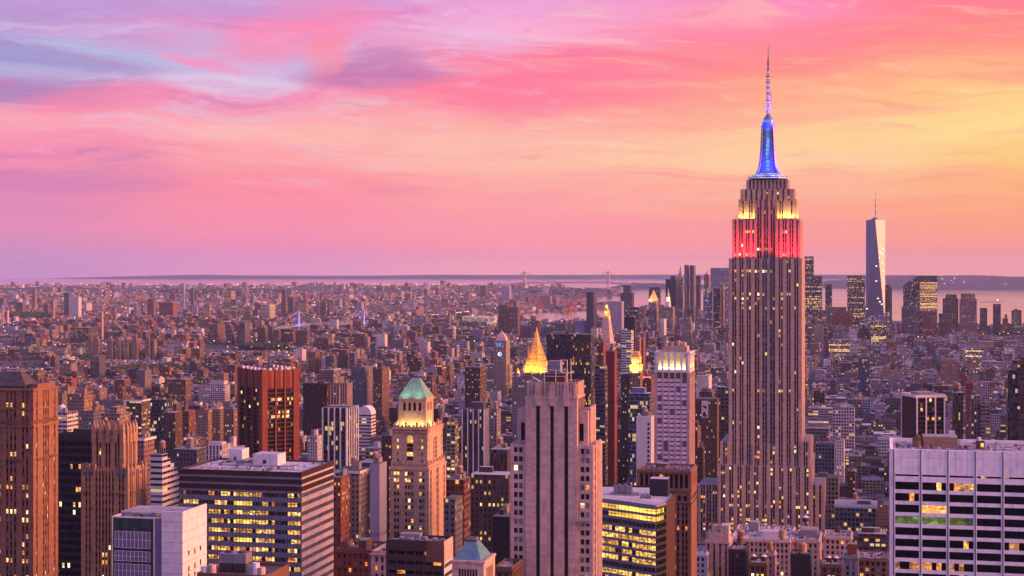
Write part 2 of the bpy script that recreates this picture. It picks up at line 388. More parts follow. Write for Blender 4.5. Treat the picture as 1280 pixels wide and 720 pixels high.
# ------------------------------------------------------------------ street grid and sites
TH = R(12.95)
def row_z(py, Y): return HC - (py - HZ) * Y / FPX
def gp(px, py):
    Y = FPX * HC / (py - HZ); return ((px - 640) / FPX * Y, Y)
class Site:
    """front-left corner of a building whose front starts at depth Y"""
    def __init__(s, pl, Y, rot=TH):
        s.rot = rot; s.s = (cos(rot), -sin(rot)); s.a = (sin(rot), cos(rot))
        s.L = ((pl - 640) / FPX * Y, Y)
    def x(s, px, yo=0.0):
        t = (px - 640) / FPX; X = s.L[0] + s.a[0]*yo; Y = s.L[1] + s.a[1]*yo
        return (t*Y - X) / (s.s[0] - t*s.s[1])
    def depth(s, w, px):
        t = (px - 640) / FPX; X = s.L[0] + w*s.s[0]; Y = s.L[1] + w*s.s[1]
        return (t*Y - X) / (s.a[0] - t*s.a[1])
    def z(s, py, x=0.0, yo=0.0): return row_z(py, s.L[1] + x*s.s[1] + yo*s.a[1])
    def root(s, name, label, cat, group=None):
        o = link(name, None, None, (s.L[0], s.L[1], 0), -s.rot); o.empty_display_size = 5
        return tag(o, label, cat, group)
    def corners(s, x0, x1, y0, y1):
        return [(s.L[0]+x*s.s[0]+y*s.a[0], s.L[1]+x*s.s[1]+y*s.a[1]) for x, y in ((x0,y0),(x1,y0),(x1,y1),(x0,y1))]
BLOCKED = []      # footprints already built on
GUARD = []        # (px0, px1, row, Y): what is nearer than Y must stay below that photo row
def claim(site, x0, x1, y0, y1): BLOCKED.append(site.corners(x0, x1, y0, y1))

# ------------------------------------------------------------------ real facades: piers, spandrels, panes
SIDES = {'front': 0, 'right': 1, 'back': 2, 'left': 3}
def side_frame(t, side):
    x0, x1, y0, y1 = t
    return {'front': ((x0,y0),(1,0),(0,-1),x1-x0), 'right': ((x1,y0),(0,1),(1,0),y1-y0),
            'back': ((x1,y1),(-1,0),(0,1),x1-x0), 'left': ((x0,y1),(0,-1),(-1,0),y1-y0)}[side]
def fbox(mb, fr, a0, a1, z0, z1, t0, t1, mat):
    p, u, n, W = fr
    q = [(p[0]+u[0]*a+n[0]*t, p[1]+u[1]*a+n[1]*t) for a, t in ((a0,t1),(a1,t1),(a1,t0),(a0,t0))]
    k = len(mb.v); m = mb.mi(mat)
    mb.v += [(x,y,z0) for x,y in q] + [(x,y,z1) for x,y in q]
    mb.f += [(k,k+1,k+5,k+4),(k+1,k+2,k+6,k+5),(k+3,k,k+4,k+7),(k+4,k+5,k+6,k+7),(k+3,k+2,k+1,k)]
    mb.m += [m]*5
def cols_even(W, bay, ww, margin=1.0):
    n = max(1, round((W - 2*margin) / bay)); b = (W - 2*margin) / n
    return [(margin + b*(i+.5) - ww/2, margin + b*(i+.5) + ww/2) for i in range(n)]
def cols_groups(W, groups, ww, mull, margin=1.2):
    tot = sum(groups)*ww + sum(g-1 for g in groups)*mull
    gap = (W - 2*margin - tot) / max(1, len(groups)-1) if len(groups) > 1 else 0
    a = margin if len(groups) > 1 else (W-tot)/2; out = []
    for g in groups:
        for i in range(g): out.append((a, a+ww)); a += ww + mull
        a += gap - mull
    return out
def rows_even(z0, z1, fl, wh, sill=0.9, top=1.0):
    out = []; z = z1 - top - wh
    while z > z0 + 0.5: out.append((z, z+wh)); z -= fl
    return out
def facade(mb, wins, tier, side, z0, z1, cols, rows, tp, ts, mp, ms, lf=None, edge=True, core=None):
    fr = tier if isinstance(tier[0], tuple) else side_frame(tier, side); W = fr[3]
    e = tp if (edge and side in ('front', 'back')) else 0.0
    xs = [-e] + [v for c in cols for v in c] + [W + e]
    for i in range(0, len(xs), 2):
        if xs[i+1] - xs[i] > 0.02: fbox(mb, fr, xs[i], xs[i+1], z0, z1, 0.0, tp, mp)
    zs = [z0] + [v for r in sorted(rows) for v in r] + [z1]
    for ci, (a0, a1) in enumerate(cols):
        for i in range(0, len(zs), 2):
            if zs[i+1] - zs[i] > 0.02: fbox(mb, fr, a0, a1, zs[i], zs[i+1], 0.0, ts, ms)
        for ri, (b0, b1) in enumerate(sorted(rows, reverse=True)):
            wins.append((side, fr, a0, a1, b0, b1, lf(side, ci, ri, len(cols), len(rows)) if lf else 'glass_dark'))
def lit_random(p, rowp=0.12, seed=0, row_lit=0.55, pal=('lit_yellow', 'lit_yellow', 'lit_orange', 'lit_pale', 'lit_dim'), dark='glass_dark', blind=0.12):
    r = random.Random(seed); rowk = {}
    def f(side, ci, ri, nc, nr):
        k = rowk.setdefault((side, ri), row_lit if r.random() < rowp else p)
        if r.random() < k: return r.choice(pal)
        return 'glass_blind' if r.random() < blind else dark
    return f
PANES = {}
def pane_uv(me):
    n = len(me.polygons); u = me.uv_layers.new(name='pane'); u.data.foreach_set('uv', np.tile(np.array([0,0,1,0,1,1,0,1], dtype=np.float32), n)); return me
def pane(w, h, mat):
    k = (round(w, 2), round(h, 2), mat)
    if k not in PANES:
        mb = MB(); mb.poly([(-w/2,0,-h/2),(w/2,0,-h/2),(w/2,0,h/2),(-w/2,0,h/2)], mat); PANES[k] = pane_uv(mb.mesh('window_pane'))
    return PANES[k]
def add_windows(root, site, wins, cap=100, row_limit=720.0):
    """panes: the largest in the picture one by one, the rest as one part"""
    def score(w):
        side, fr, a0, a1, b0, b1, mt = w; p, u, n, W = fr; a = (a0+a1)/2
        x = p[0]+u[0]*a; y = p[1]+u[1]*a
        X = site.L[0]+x*site.s[0]+y*site.a[0]; Y = site.L[1]+x*site.s[1]+y*site.a[1]
        nx = n[0]*site.s[0]+n[1]*site.a[0]; ny = n[0]*site.s[1]+n[1]*site.a[1]
        px = 640+FPX*X/Y; py = HZ+FPX*(HC-(b0+b1)/2)/Y
        facing = -(nx*X+ny*Y)/math.hypot(X, Y)
        if not (0 < px < 1280) or py > row_limit or facing <= 0.02: return 0.0
        return facing*(a1-a0)*(b1-b0)/Y/Y*1e6 + 0.0001*(720-py)/720
    sc = sorted(((score(w), i) for i, w in enumerate(wins)), key=lambda q: (-q[0], q[1]))
    solo = {i for v, i in sc[:cap] if v > 0}
    rest = MB(); off = 0.05
    for i, (side, fr, a0, a1, b0, b1, mt) in enumerate(wins):
        p, u, n, W = fr
        if i in solo:
            a = (a0+a1)/2
            link('window', pane(a1-a0, b1-b0, mt), root, (p[0]+u[0]*a+n[0]*off, p[1]+u[1]*a+n[1]*off, (b0+b1)/2), math.atan2(u[1], u[0]))
        else:
            q = [(p[0]+u[0]*a+n[0]*off, p[1]+u[1]*a+n[1]*off) for a in (a0, a1)]
            rest.poly([(*q[0],b0),(*q[1],b0),(*q[1],b1),(*q[0],b1)], mt)
    if rest.f: tag(link('window', pane_uv(rest.mesh('window')), root), kind='stuff')
def water_tank(root, x, y, z, r=2.2, h=3.6, leg=3.0, wood='wood_tank', cone='tank_cone'):
    mb = MB(); mb.cyl(x, y, z+leg, z+leg+h, r, r*0.96, wood, 12)
    o = mb.build('water_tank', root)
    c = MB(); c.cyl(x, y, z+leg+h+0.003, z+leg+h+r*0.75, r*1.08, 0.08, cone, 12); c.build('tank_roof', o)
    l = MB()
    for dx in (-.65, .65):
        for dy in (-.65, .65): l.bar((x+dx*r, y+dy*r, z), (x+dx*r, y+dy*r, z+leg), 0.16, 'steel_grey')
    l.build('tank_stand', o)
    return o
def roof_clutter(root, x0, x1, y0, y1, z, n, seed, skip=()):
    """pipes, vents, fans, rails and tar patches on a near roof"""
    r = random.Random(seed); P = MB(); V = MB(); D = MB()
    free = lambda x, y, m=1.2: all(not (a-m < x < b+m and c-m < y < e+m) for a, b, c, e in skip)
    for _ in range(n*2):
        x, y = r.uniform(x0+1.5, x1-1.5), r.uniform(y0+1.5, y1-1.5)
        if free(x, y, 3): w_, d_ = r.uniform(1, 5), r.uniform(.8, 4); a = .004*(1+_ % 9); P.box(max(x0, x-w_/2), min(x1, x+w_/2), max(y0, y-d_/2), min(y1, y+d_/2), z-.1, z+a, r.choice(('dark_roof', 'dark_roof', 'grey_roof', 'pale_roof', 'grey_panel')))
    if P.f: P.build_each('tar_patch', root)
    for _ in range(n):
        x, y = r.uniform(x0+1.2, x1-1.2), r.uniform(y0+1.2, y1-1.2)
        if free(x, y):
            if r.random() < .45: V.cyl(x, y, z, z+r.uniform(.5, 1.4), r.uniform(.25, .6), r.uniform(.25, .6), r.choice(('steel_grey', 'white_panel', 'dark_stone')), 8)
            else: s = r.uniform(.5, 1.5); V.box(x-s/2, x+s/2, y-s*.7/2, y+s*.7/2, z, z+r.uniform(.5, 1.6), r.choice(('steel_grey', 'white_panel', 'grey_panel', 'dark_stone')))
    if V.f: V.build_each('roof_vent', root)
    for _ in range(max(2, n//5)):
        x, y = r.uniform(x0+2, x1-2), r.uniform(y0+2, y1-2); L = r.uniform(3, 11)
        x2, y2 = (min(x1-1, x+L), y) if r.random() < .5 else (x, min(y1-1, y+L))
        if free(x, y) and free(x2, y2) and free((x+x2)/2, (y+y2)/2): D.bar((x, y, z+.45), (x2, y2, z+.45), r.choice((.14, .22, .4)), r.choice(('steel_grey', 'white_panel', 'steel_white')))
    if D.f: D.build_each('roof_pipe', root)
    D = MB()
    for i in range(int((x1-x0)/1.6)): D.bar((x0+.4+i*1.6, y0+.4, z), (x0+.4+i*1.6, y0+.4, z+1.5), .05, 'steel_grey')
    D.bar((x0+.4, y0+.4, z+1.5), (x1-.4, y0+.4, z+1.5), .06, 'steel_grey')
    if D.f: D.build('roof_rail', root)
def roof_lip(mb, x0, x1, y0, y1, z, h, t, mat):
    """parapet round a flat roof"""
    mb.box(x0, x1, y0, y0+t, z, z+h, mat); mb.box(x0, x1, y1-t, y1, z, z+h, mat)
    mb.box(x0, x0+t, y0+t, y1-t, z, z+h-0.003, mat); mb.box(x1-t, x1, y0+t, y1-t, z, z+h-0.003, mat)

# ------------------------------------------------------------------ the setting: water, land, hills, air
def sheet(name, pts, z, mat, depth=None):
    tri = tessellate_polygon([[Vector((x, y, 0)) for x, y in pts]])
    n = len(pts); v = [(x, y, z) for x, y in pts]; f = [tuple(t) for t in tri]
    area = sum(pts[i][0]*pts[(i+1) % n][1]-pts[(i+1) % n][0]*pts[i][1] for i in range(n))
    fix = []
    for t in f:
        a, b, c = (Vector(v[k]) for k in t)
        fix.append(t if (b-a).cross(c-a).z > 0 else t[::-1])
    f = fix
    if depth:
        v += [(x, y, z-depth) for x, y in pts]
        for i in range(n):
            j = (i+1) % n; q = (i, n+i, n+j, j)
            f.append(q if area > 0 else q[::-1])
    me = bpy.data.meshes.new(name); me.from_pydata(v, [], f); me.materials.append(MATS[mat]); me.update()
    return tag(link(name, me), kind='structure')

def ground_mats():
    m, g = newmat('city_ground')
    p = wpos(g)
    n1, _ = g.noise(p, 0.012, 5.0, 0.65); n2, _ = g.noise(p, 0.0016, 4.0, 0.6)
    c = g.mix(g.ss(n1, 0.35, 0.65), (0.035, 0.033, 0.038, 1), (0.085, 0.08, 0.085, 1))
    c = g.mix(g.m('MULTIPLY', g.ss(n2, 0.52, 0.64), 0.8), c, (0.030, 0.045, 0.022, 1))
    principled(g, c, 0.9, 0, 0.3)
    m, g = newmat('bay_water')
    p = wpos(g)
    n1, _ = g.noise(g.vm('MULTIPLY', p, (0.0014, 0.0032, 1)), 1.0, 5.0, 0.6, 0.4)
    n2, _ = g.noise(g.vm('MULTIPLY', p, (0.03, 0.05, 1)), 1.0, 3.0, 0.6)
    h = g.m('ADD', g.m('MULTIPLY', n1, 14.0), g.m('MULTIPLY', n2, 1.0))
    principled(g, (0.03, 0.035, 0.055, 1), g.mr(n1, 0.3, 0.7, 0.04, 0.14), 0, 0.7, normal=bump(g, h, 1.0, 0.045))
    m, g = newmat('wooded_hill')
    p = wpos(g)
    n1, _ = g.noise(p, 0.004, 6.0, 0.7); n2, _ = g.noise(p, 0.05, 3.0, 0.7)
    c = g.mix(g.ss(n1, 0.4, 0.62), (0.028, 0.042, 0.030, 1), (0.07, 0.062, 0.06, 1))
    c = g.mix(g.ss(n2, 0.62, 0.8), c, (0.22, 0.19, 0.19, 1))
    principled(g, c, 0.95, 0, 0.2)
    m, g = newmat('tree_leaf')
    p = wpos(g); n1, _ = g.noise(p, 0.12, 3.0, 0.6)
    principled(g, g.mix(g.ss(n1, 0.35, 0.65), (0.018, 0.035, 0.012, 1), (0.06, 0.085, 0.03, 1)), 0.9, 0, 0.2)
    m, g = newmat('asphalt')
    p = wpos(g); n1, _ = g.noise(p, 0.3, 4.0, 0.6)
    principled(g, g.mix(n1, (0.035, 0.035, 0.038, 1), (0.065, 0.062, 0.066, 1)), 0.85, 0, 0.3)
ground_mats()

# water: a disc out to the sea horizon
sheet('water', [(34000*sin(2*pi*i/128), 34000*cos(2*pi*i/128)) for i in range(128)], -3.0, 'bay_water')
LAND = [(-1800, -1500), (2600, -1500), (3600, 3500), gp(1320, 420), gp(1280, 417), gp(1235, 411), gp(1180, 404), gp(1120, 401), gp(1050, 397), gp(900, 394),
        gp(820, 394), gp(760, 398), gp(735, 400), gp(700, 404), gp(672, 405), gp(648, 400), gp(632, 394), gp(660, 390), gp(700, 388.5), gp(742, 386), gp(768, 382),
        gp(742, 378), gp(690, 376), gp(640, 378), gp(636, 375), gp(690, 372.5), gp(725, 371), gp(788, 368.2), gp(770, 363.5), gp(705, 360.5), gp(600, 357.6), gp(450, 357.3),
        gp(300, 357.2), gp(0, 357.2), gp(-140, 357.4), (-9500, 14000), (-6000, 5000)]
sheet('ground', LAND, 0.0, 'city_ground', 3.4)

def hills(name, x0, x1, y0, y1, nx, ny, hf):
    v = []; f = []
    for j in range(ny+1):
        for i in range(nx+1):
            a = i/nx; b = j/ny; v.append((x0+(x1-x0)*a, y0+(y1-y0)*b, hf(a, b)))
    for j in range(ny):
        for i in range(nx):
            k = j*(nx+1)+i; f.append((k, k+1, k+nx+2, k+nx+1))
    me = bpy.data.meshes.new(name); me.from_pydata(v, [], f); me.materials.append(MATS['wooded_hill'])
    me.polygons.foreach_set('use_smooth', [True]*len(f)); me.update()
    return tag(link(name, me), kind='structure')
def fbm(t, s):
    r = random.Random(s); ph = [(r.random()*6.28, 1.7**k) for k in range(6)]
    return sum(sin(t*6.28*f*1.5+p)/f for p, f in ph)
def env(a, l=0.05, r=0.05): return min(1, a/l)*min(1, (1-a)/r)
hills('hills', -9600, 9500, 32000, 33500, 150, 6, lambda a, b: -6 + sin(pi*b)**0.6*(74 + 9*fbm(a, 4))*env(a, .16, .02))
hills('hills', 3650, 8200, 17350, 23500, 130, 30, lambda a, b: -8 + (1-(1-min(1, b*1.6))**2)*(1 if b < .7 else (1-b)/.3)*(128+9*fbm(a*1.3, 9)+5*fbm(b*2+a*5, 3))*min(1, a/.34)**.65*env(a, .01, .02))
hills('hills', 1080, 2500, 18300, 19300, 80, 10, lambda a, b: -6 + sin(pi*b)**.5*(58+7*fbm(a, 6))*env(a, .25, .25))
hills('hills', -700, 1060, 14300, 16600, 90, 10, lambda a, b: -5 + sin(pi*min(1, b))**.7*(44+8*fbm(a*1.4, 8))*env(a, .3, .12))
hills('hills', -7200, 300, 15000, 17400, 130, 8, lambda a, b: -5 + sin(pi*b)**.7*(36+6*fbm(a*2, 18))*env(a, .1, .2))

def build_haze():
    mb = MB(); mb.box(-14000, 14000, -1600, 34500, -4.5, 468, 'black_metal', bottom=True)
    m, g = newmat('air')
    v = g.node('ShaderNodeVolumePrincipled')
    v.inputs['Color'].default_value = (0.52, 0.60, 1.0, 1); v.inputs['Density'].default_value = 1.5e-5; v.inputs['Anisotropy'].default_value = 0.0
    o = g.node('ShaderNodeOutputMaterial'); g.l.new(v.outputs[0], o.inputs['Volume'])
    me = bpy.data.meshes.new('haze'); me.from_pydata(mb.v, [], mb.f); me.materials.append(m); me.update()
    tag(link('haze', me), kind='stuff')
build_haze()

# ------------------------------------------------------------------ lamps that light the towers
def flood(root, name, loc, target, col, power, sx=3.0, sy=1.0, spread=150):
    l = bpy.data.lights.new(name, 'AREA'); l.shape = 'RECTANGLE'; l.size = sx; l.size_y = sy; l.energy = power; l.color = col; l.spread = R(spread)
    o = bpy.data.objects.new(name, l); COL.objects.link(o); o.parent = root; o.location = loc
    o.rotation_euler = (Vector(target)-Vector(loc)).to_track_quat('-Z', 'Y').to_euler()

# ------------------------------------------------------------------ the great limestone tower
def limestone_tower():
    S = Site(899, 1296)
    root = S.root('skyscraper', 'tallest limestone skyscraper, crown lit red and yellow below a blue mast', 'skyscraper')
    W = MB(); wins = []
    P, SP = 'tower_stone', 'spandrel_metal'
    lf = lit_random(0.035, 0.11, 5, 0.42, pal=('lit_yellow', 'lit_orange', 'lit_pale', 'lit_dim', 'lit_dim'), blind=0.10); lf_low = lit_random(0.17, 0.2, 6, 0.5, pal=('lit_yellow', 'lit_orange', 'lit_pale', 'lit_dim', 'lit_dim'), blind=0.10)
    def X(px, yo): return S.x(px, yo)
    def block(pl, pr, y0, y1, zb, pt, cols, l=lf, sides=('front', 'right', 'left'), fl=3.72, topm=1.6, tp=0.85, ts=0.3, wh=2.1, zw=None):
        x0, x1 = X(pl, y0), X(pr, y0); zt = S.z(pt, x1, y0)
        W.box(x0, x1, y0, y1, zb, zt, P, 'grey_roof')
        t = (x0, x1, y0, y1)
        rows = rows_even(zb if zw is None else zw, zt, fl, wh, top=topm)
        for sd in sides:
            c = cols if sd == 'front' else cols_groups(y1-y0, [2, 3, 3, 3, 3, 2] if y1-y0 > 40 else [3, 3, 3], 1.3, 0.55, 1.6)
            if callable(c): c = c(x1-x0)
            facade(W, wins, t, sd, zb, zt, c, rows, tp, ts, P, SP, l)
        return x0, x1, zt
    a0, a1, za = block(899, 1013, 0, 62, 0, 584, lambda w: cols_groups(w, [2]*11, 1.35, 0.5, 1.5), lf_low, zw=40)
    block(874, 898.4, 10, 54, 0, 606, lambda w: cols_groups(w, [2]*3, 1.4, 0.6, 1.4), lf_low, ('front', 'left'), zw=40)
    block(1014, 1029, 8, 54, 0, 606, lambda w: cols_groups(w, [1, 1], 1.6, 0.6, 1.6), lf_low, ('front', 'right'), zw=40)
    block(901.7, 911, 3, 60, za, 552, lambda w: cols_groups(w, [2], 1.3, 0.5), lf, ('front', 'left'))
    block(1002.2, 1011.7, 3, 60, za, 552, lambda w: cols_groups(w, [2], 1.3, 0.5), lf, ('front', 'right'))
    wing = lambda w: cols_groups(w, [2, 2, 2], 1.35, 0.5, 1.9)
    mid = lambda w: cols_groups(w, [2, 2, 2], 1.5, 0.6, 1.0)
    zc = block(912.4, 941.5, 4, 58, za, 323, wing, lf, ('front', 'left'))[2]
    block(970.5, 1001, 4, 58, za, 323, wing, lf, ('front', 'right'))
    x0, x1, zarch = block(942, 970, 3.2, 20, za, 556, mid, lf_low, ('front',))
    block(942, 970, 6.2, 56, zarch, 323.4, mid, lf, ('front',), tp=0.6)
    # upper shaft with its two projecting wings
    u0, u1, zd = block(916.4, 944.5, 9, 55, zc, 274, lambda w: cols_groups(w, [1, 2, 2, 1], 1.3, 0.6, 1.2), lf, ('front', 'left'))
    v0, v1, _ = block(970.8, 999.3, 9, 55, zc, 274, lambda w: cols_groups(w, [1, 2, 2, 1], 1.3, 0.6, 1.2), lf, ('front', 'right'))
    c0, c1, zk = block(945, 970.3, 12.5, 53, S.z(323.4, 30, 6), 250, lambda w: cols_groups(w, [2, 2, 2], 1.4, 0.5, 1.1), lf, ('front',))
    for i in range(4):                                    # winged pier heads of the centre bay
        xx = c0 + (c1-c0)*(i+.5)/4; W.box(xx-0.7, xx+0.7, 11.3, 12.4, zk-6, zk+2.2, P); W.frustum([(xx-.7,11.3),(xx+.7,11.3),(xx+.7,12.4),(xx-.7,12.4)], zk+2.2, [(xx-.1,11.9),(xx+.1,11.9),(xx+.1,12.1),(xx-.1,12.1)], zk+4.5, P)
    e0, e1, ze = block(924.4, 944.6, 15, 50, zd, 249, lambda w: cols_groups(w, [1, 2], 1.2, 0.6, 2.4), lit_random(0.3, 0, 8), ('front', 'left'), topm=9)
    f0, f1, _ = block(970.6, 994.4, 15, 50, zd, 249, lambda w: cols_groups(w, [2, 1], 1.2, 0.6, 2.4), lit_random(0.3, 0, 9), ('front', 'right'), topm=9)
    g0, g1, zf = block(927, 991.5, 14.2, 49, min(ze, zk)-0.4, 236, lambda w: cols_even(w, 4.4, 1.5, 1.5), lit_random(0.2, 0, 3), ('front', 'right', 'left'), topm=2.2)
    h0, h1, zg = block(933.5, 984.5, 18, 46, zf, 224.5, lambda w: cols_even(w, 3, 1.8, 1), lit_random(0.05, 0, 4), ('front', 'right', 'left'), topm=1.5, tp=.4)
    W.build('wall', root)
    # mast
    cx = (X(960.3, 32)); cyy = 32.0
    def sq(r): return [(cx-r, cyy-r), (cx+r, cyy-r), (cx+r, cyy+r), (cx-r, cyy+r)]
    def oc(r, k=0.45):
        q = r*k; return [(cx-r, cyy-q), (cx-q, cyy-r), (cx+q, cyy-r), (cx+r, cyy-q), (cx+r, cyy+q), (cx+q, cyy+r), (cx-q, cyy+r), (cx-r, cyy+q)]
    Z = lambda py: S.z(py, cx, cyy)
    T = MB()
    prof = [(224.5, 15.5), (222, 15.5), (221.9, 13.2), (219.4, 13.2), (219.3, 11.0), (217, 9.6), (213, 7.6), (207, 6.8), (196, 6.1), (180, 5.5), (160, 4.9)]
    for (p0, r0), (p1, r1) in zip(prof, prof[1:]): T.frustum(oc(r0, .62), Z(p0), oc(r1, .62), Z(p1), 'mast_metal')
    mast = T.build('mast', root)
    fin = MB()
    for k in range(4):                                    # swept buttress wings at the corners
        a = k*pi/2 + pi/4; ux, uy = cos(a), sin(a)
        pr = [(217, 12.6), (211, 10.4), (203, 9.0), (190, 8.1), (172, 7.3), (158, 6.6)]
        for (p0, r0), (p1, r1) in zip(pr, pr[1:]):
            def rect(r): return [(cx+ux*c-uy*t, cyy+uy*c+ux*t) for c, t in ((r, -.8), (r, .8), (r-4.5, .8), (r-4.5, -.8))]
            fin.frustum(rect(r0), Z(p0), rect(r1), Z(p1), 'mast_metal')
    fin.build('buttress', mast)
    for k in range(4):                                    # lit glass strips on the four faces
        a = k*pi/2; ux, uy = cos(a-pi/2), sin(a-pi/2)
        for i in range(11):
            p0 = 214.5 - i*4.9; p1 = p0 - 4.0
            r = 7.9 if p0 > 212 else 7.3 - (212-p0)/52*2.2
            r1_ = 7.2 if p1 > 209 else 7.3 - (212-p1)/52*2.2
            q = MB(); n = []
            for rr, py in ((r+.3, p0), (r1_+.3, p1)):
                for t in (-1.3, 1.3): n.append((cx+ux*rr-uy*t, cyy+uy*rr+ux*t, Z(py)))
            q.poly([n[0], n[1], n[3], n[2]], 'lit_blue'); q.build('glass_strip', mast)
    rr = MB()
    for p, r in ((223.2, 15.9), (220.6, 13.6), (218.2, 11.4)):
        o = oc(r, .62)
        for i in range(8):
            a, b = o[i], o[(i+1) % 8]; rr.bar((*a, Z(p)), (*b, Z(p)), 0.22, 'lit_lilac')
    rr.build('light_band', mast)
    D = MB()
    D.cyl(cx, cyy, Z(160), Z(157), 5.7, 6.0, 'mast_metal', 20); D.cyl(cx, cyy, Z(157)+.01, Z(153.5), 5.0, 5.0, 'mast_metal', 20)
    D.cyl(cx, cyy, Z(153.5)+.01, Z(150), 4.7, 4.3, 'lit_blue', 20); D.cyl(cx, cyy, Z(150)+.01, Z(146), 4.3, 2.7, 'mast_metal', 20); D.cyl(cx, cyy, Z(146)+.01, Z(143), 2.7, 1.4, 'mast_metal', 20)
    D.build('dome', mast)
    A = MB()                                              # lattice antenna, then the thin pole
    zb, zt = Z(143), Z(89)
    for sx in (-1, 1):
        for sy in (-1, 1): A.bar((cx+sx*1.35, cyy+sy*1.35, zb), (cx+sx*1.0, cyy+sy*1.0, zt), 0.2, 'mast_metal')
    n = 16
    for i in range(n):
        za_, zb_ = zb+(zt-zb)*i/n, zb+(zt-zb)*(i+1)/n; r = 1.35-.35*i/n
        for sx, sy, tx, ty in ((-1,-1,1,-1), (1,-1,1,1), (1,1,-1,1), (-1,1,-1,-1)):
            A.bar((cx+sx*r, cyy+sy*r, za_), (cx+tx*r, cyy+ty*r, zb_), 0.11, 'mast_metal'); A.bar((cx+sx*r, cyy+sy*r, za_), (cx+tx*r, cyy+ty*r, za_), 0.12, 'mast_metal')
    A.cyl(cx, cyy, zt, Z(72), 0.85, 0.65, 'mast_metal', 8); A.cyl(cx, cyy, Z(72), Z(54.5), 0.42, 0.12, 'mast_metal', 8)
    for k, py in enumerate((140, 133, 126, 118, 110, 103, 96, 88, 80)):
        A.cyl(cx, cyy, Z(py), Z(py)+0.7, 1.9 if py > 90 else 1.1, 1.9 if py > 90 else 1.1, 'mast_metal', 8)
    A.bar((cx+2.3, cyy, Z(131)), (cx+2.3, cyy, Z(115)), 0.3, 'red_steel')
    ant = A.build('antenna', root)
    L = MB()
    for py in (136, 129, 121, 114, 107, 99, 91): L.cyl(cx, cyy-1.7, Z(py), Z(py)+0.9, 0.45, 0.45, 'lit_lilac', 6)
    L.build_each('antenna_light', ant)
    B = MB()                                              # small aerials and rails round the top terraces
    rr_ = random.Random(3)
    for i in range(46):
        s_ = rr_.choice([(g0, g1, 14.4, zf), (h0, h1, 18.2, zg), (u0, v1, 9.3, zd)])
        x = rr_.uniform(s_[0]+.3, s_[1]-.3); hh = rr_.uniform(1.5, 5.5)
        B.bar((x, s_[2]+rr_.random()*2, s_[3]), (x, s_[2]+rr_.random()*2, s_[3]+hh), 0.11, 'steel_grey')
    for (q0, q1, yy, zz) in ((h0, h1, 18.2, zg),):
        for i in range(24):
            x = q0+(q1-q0)*i/23; B.bar((x, yy, zz), (x, yy, zz+2.6), 0.07, 'steel_grey')
        B.bar((q0, yy, zz+2.6), (q1, yy, zz+2.6), 0.09, 'steel_grey')
    B.build_each('aerial', root)
    add_windows(root, S, wins, 100, 655)
    # floodlights standing on the setbacks
    red, yel, blu = (1.0, 0.008, 0.02), (1.0, 0.56, 0.12), (0.01, 0.045, 1.0)
    for q0, q1 in ((u0, u1), (v0, v1)):
        for k in range(3):
            x = q0+(q1-q0)*(k+.5)/3; flood(root, 'red_floodlight', (x, 3.4, zc+0.5), (x, 9.2, zc+22), red, 5200, 5.5, 1.6, 140)
    for yy in (18, 32, 46):
        flood(root, 'red_floodlight', (v1+3.4, yy, zc+.8), (v1, yy, zc+13), red, 4500, 5, 1.2, 165); flood(root, 'red_floodlight', (u0-3.4, yy, zc+.8), (u0, yy, zc+13), red, 4500, 5, 1.2, 165)
    for q0, q1 in ((e0, e1), (f0, f1)):
        for k in range(2):
            x = q0+(q1-q0)*(k+.5)/2; flood(root, 'yellow_floodlight', (x, 11.8, zd+0.9), (x, 15, zd+9), yel, 1500, 4.5, 1.2, 165)
    for x, y in ((f1+3.2, 24), (f1+3.2, 40), (e0-3.2, 24), (e0-3.2, 40)):
        flood(root, 'yellow_floodlight', (x, y, zd+.9), (f1 if x > f1 else e0, y, zd+9), yel, 1700, 5, 1.2, 165)
    for k in range(4):
        a = k*pi/2-pi/2; ux, uy = cos(a), sin(a)
        for t in (-6, 6):
            flood(root, 'blue_floodlight', (cx+ux*15.5-uy*t, cyy+uy*15.5+ux*t, Z(221)), (cx+ux*5-uy*t*.3, cyy+uy*5+ux*t*.3, Z(195)), blu, 5200, 4, 2, 120)
        flood(root, 'blue_floodlight', (cx+ux*12, cyy+uy*12, Z(160)), (cx+ux*3, cyy+uy*3, Z(150)), blu, 1500, 3, 2, 110)
        flood(root, 'blue_floodlight', (cx+ux*7, cyy+uy*7, Z(152)), (cx, cyy, Z(115)), (0.16, 0.08, 1.0), 4500, 2, 2, 50)
    claim(S, X(868, 0), X(1030, 0), -6, 66); GUARD.append((872, 1030, 660, 1290))
limestone_tower()

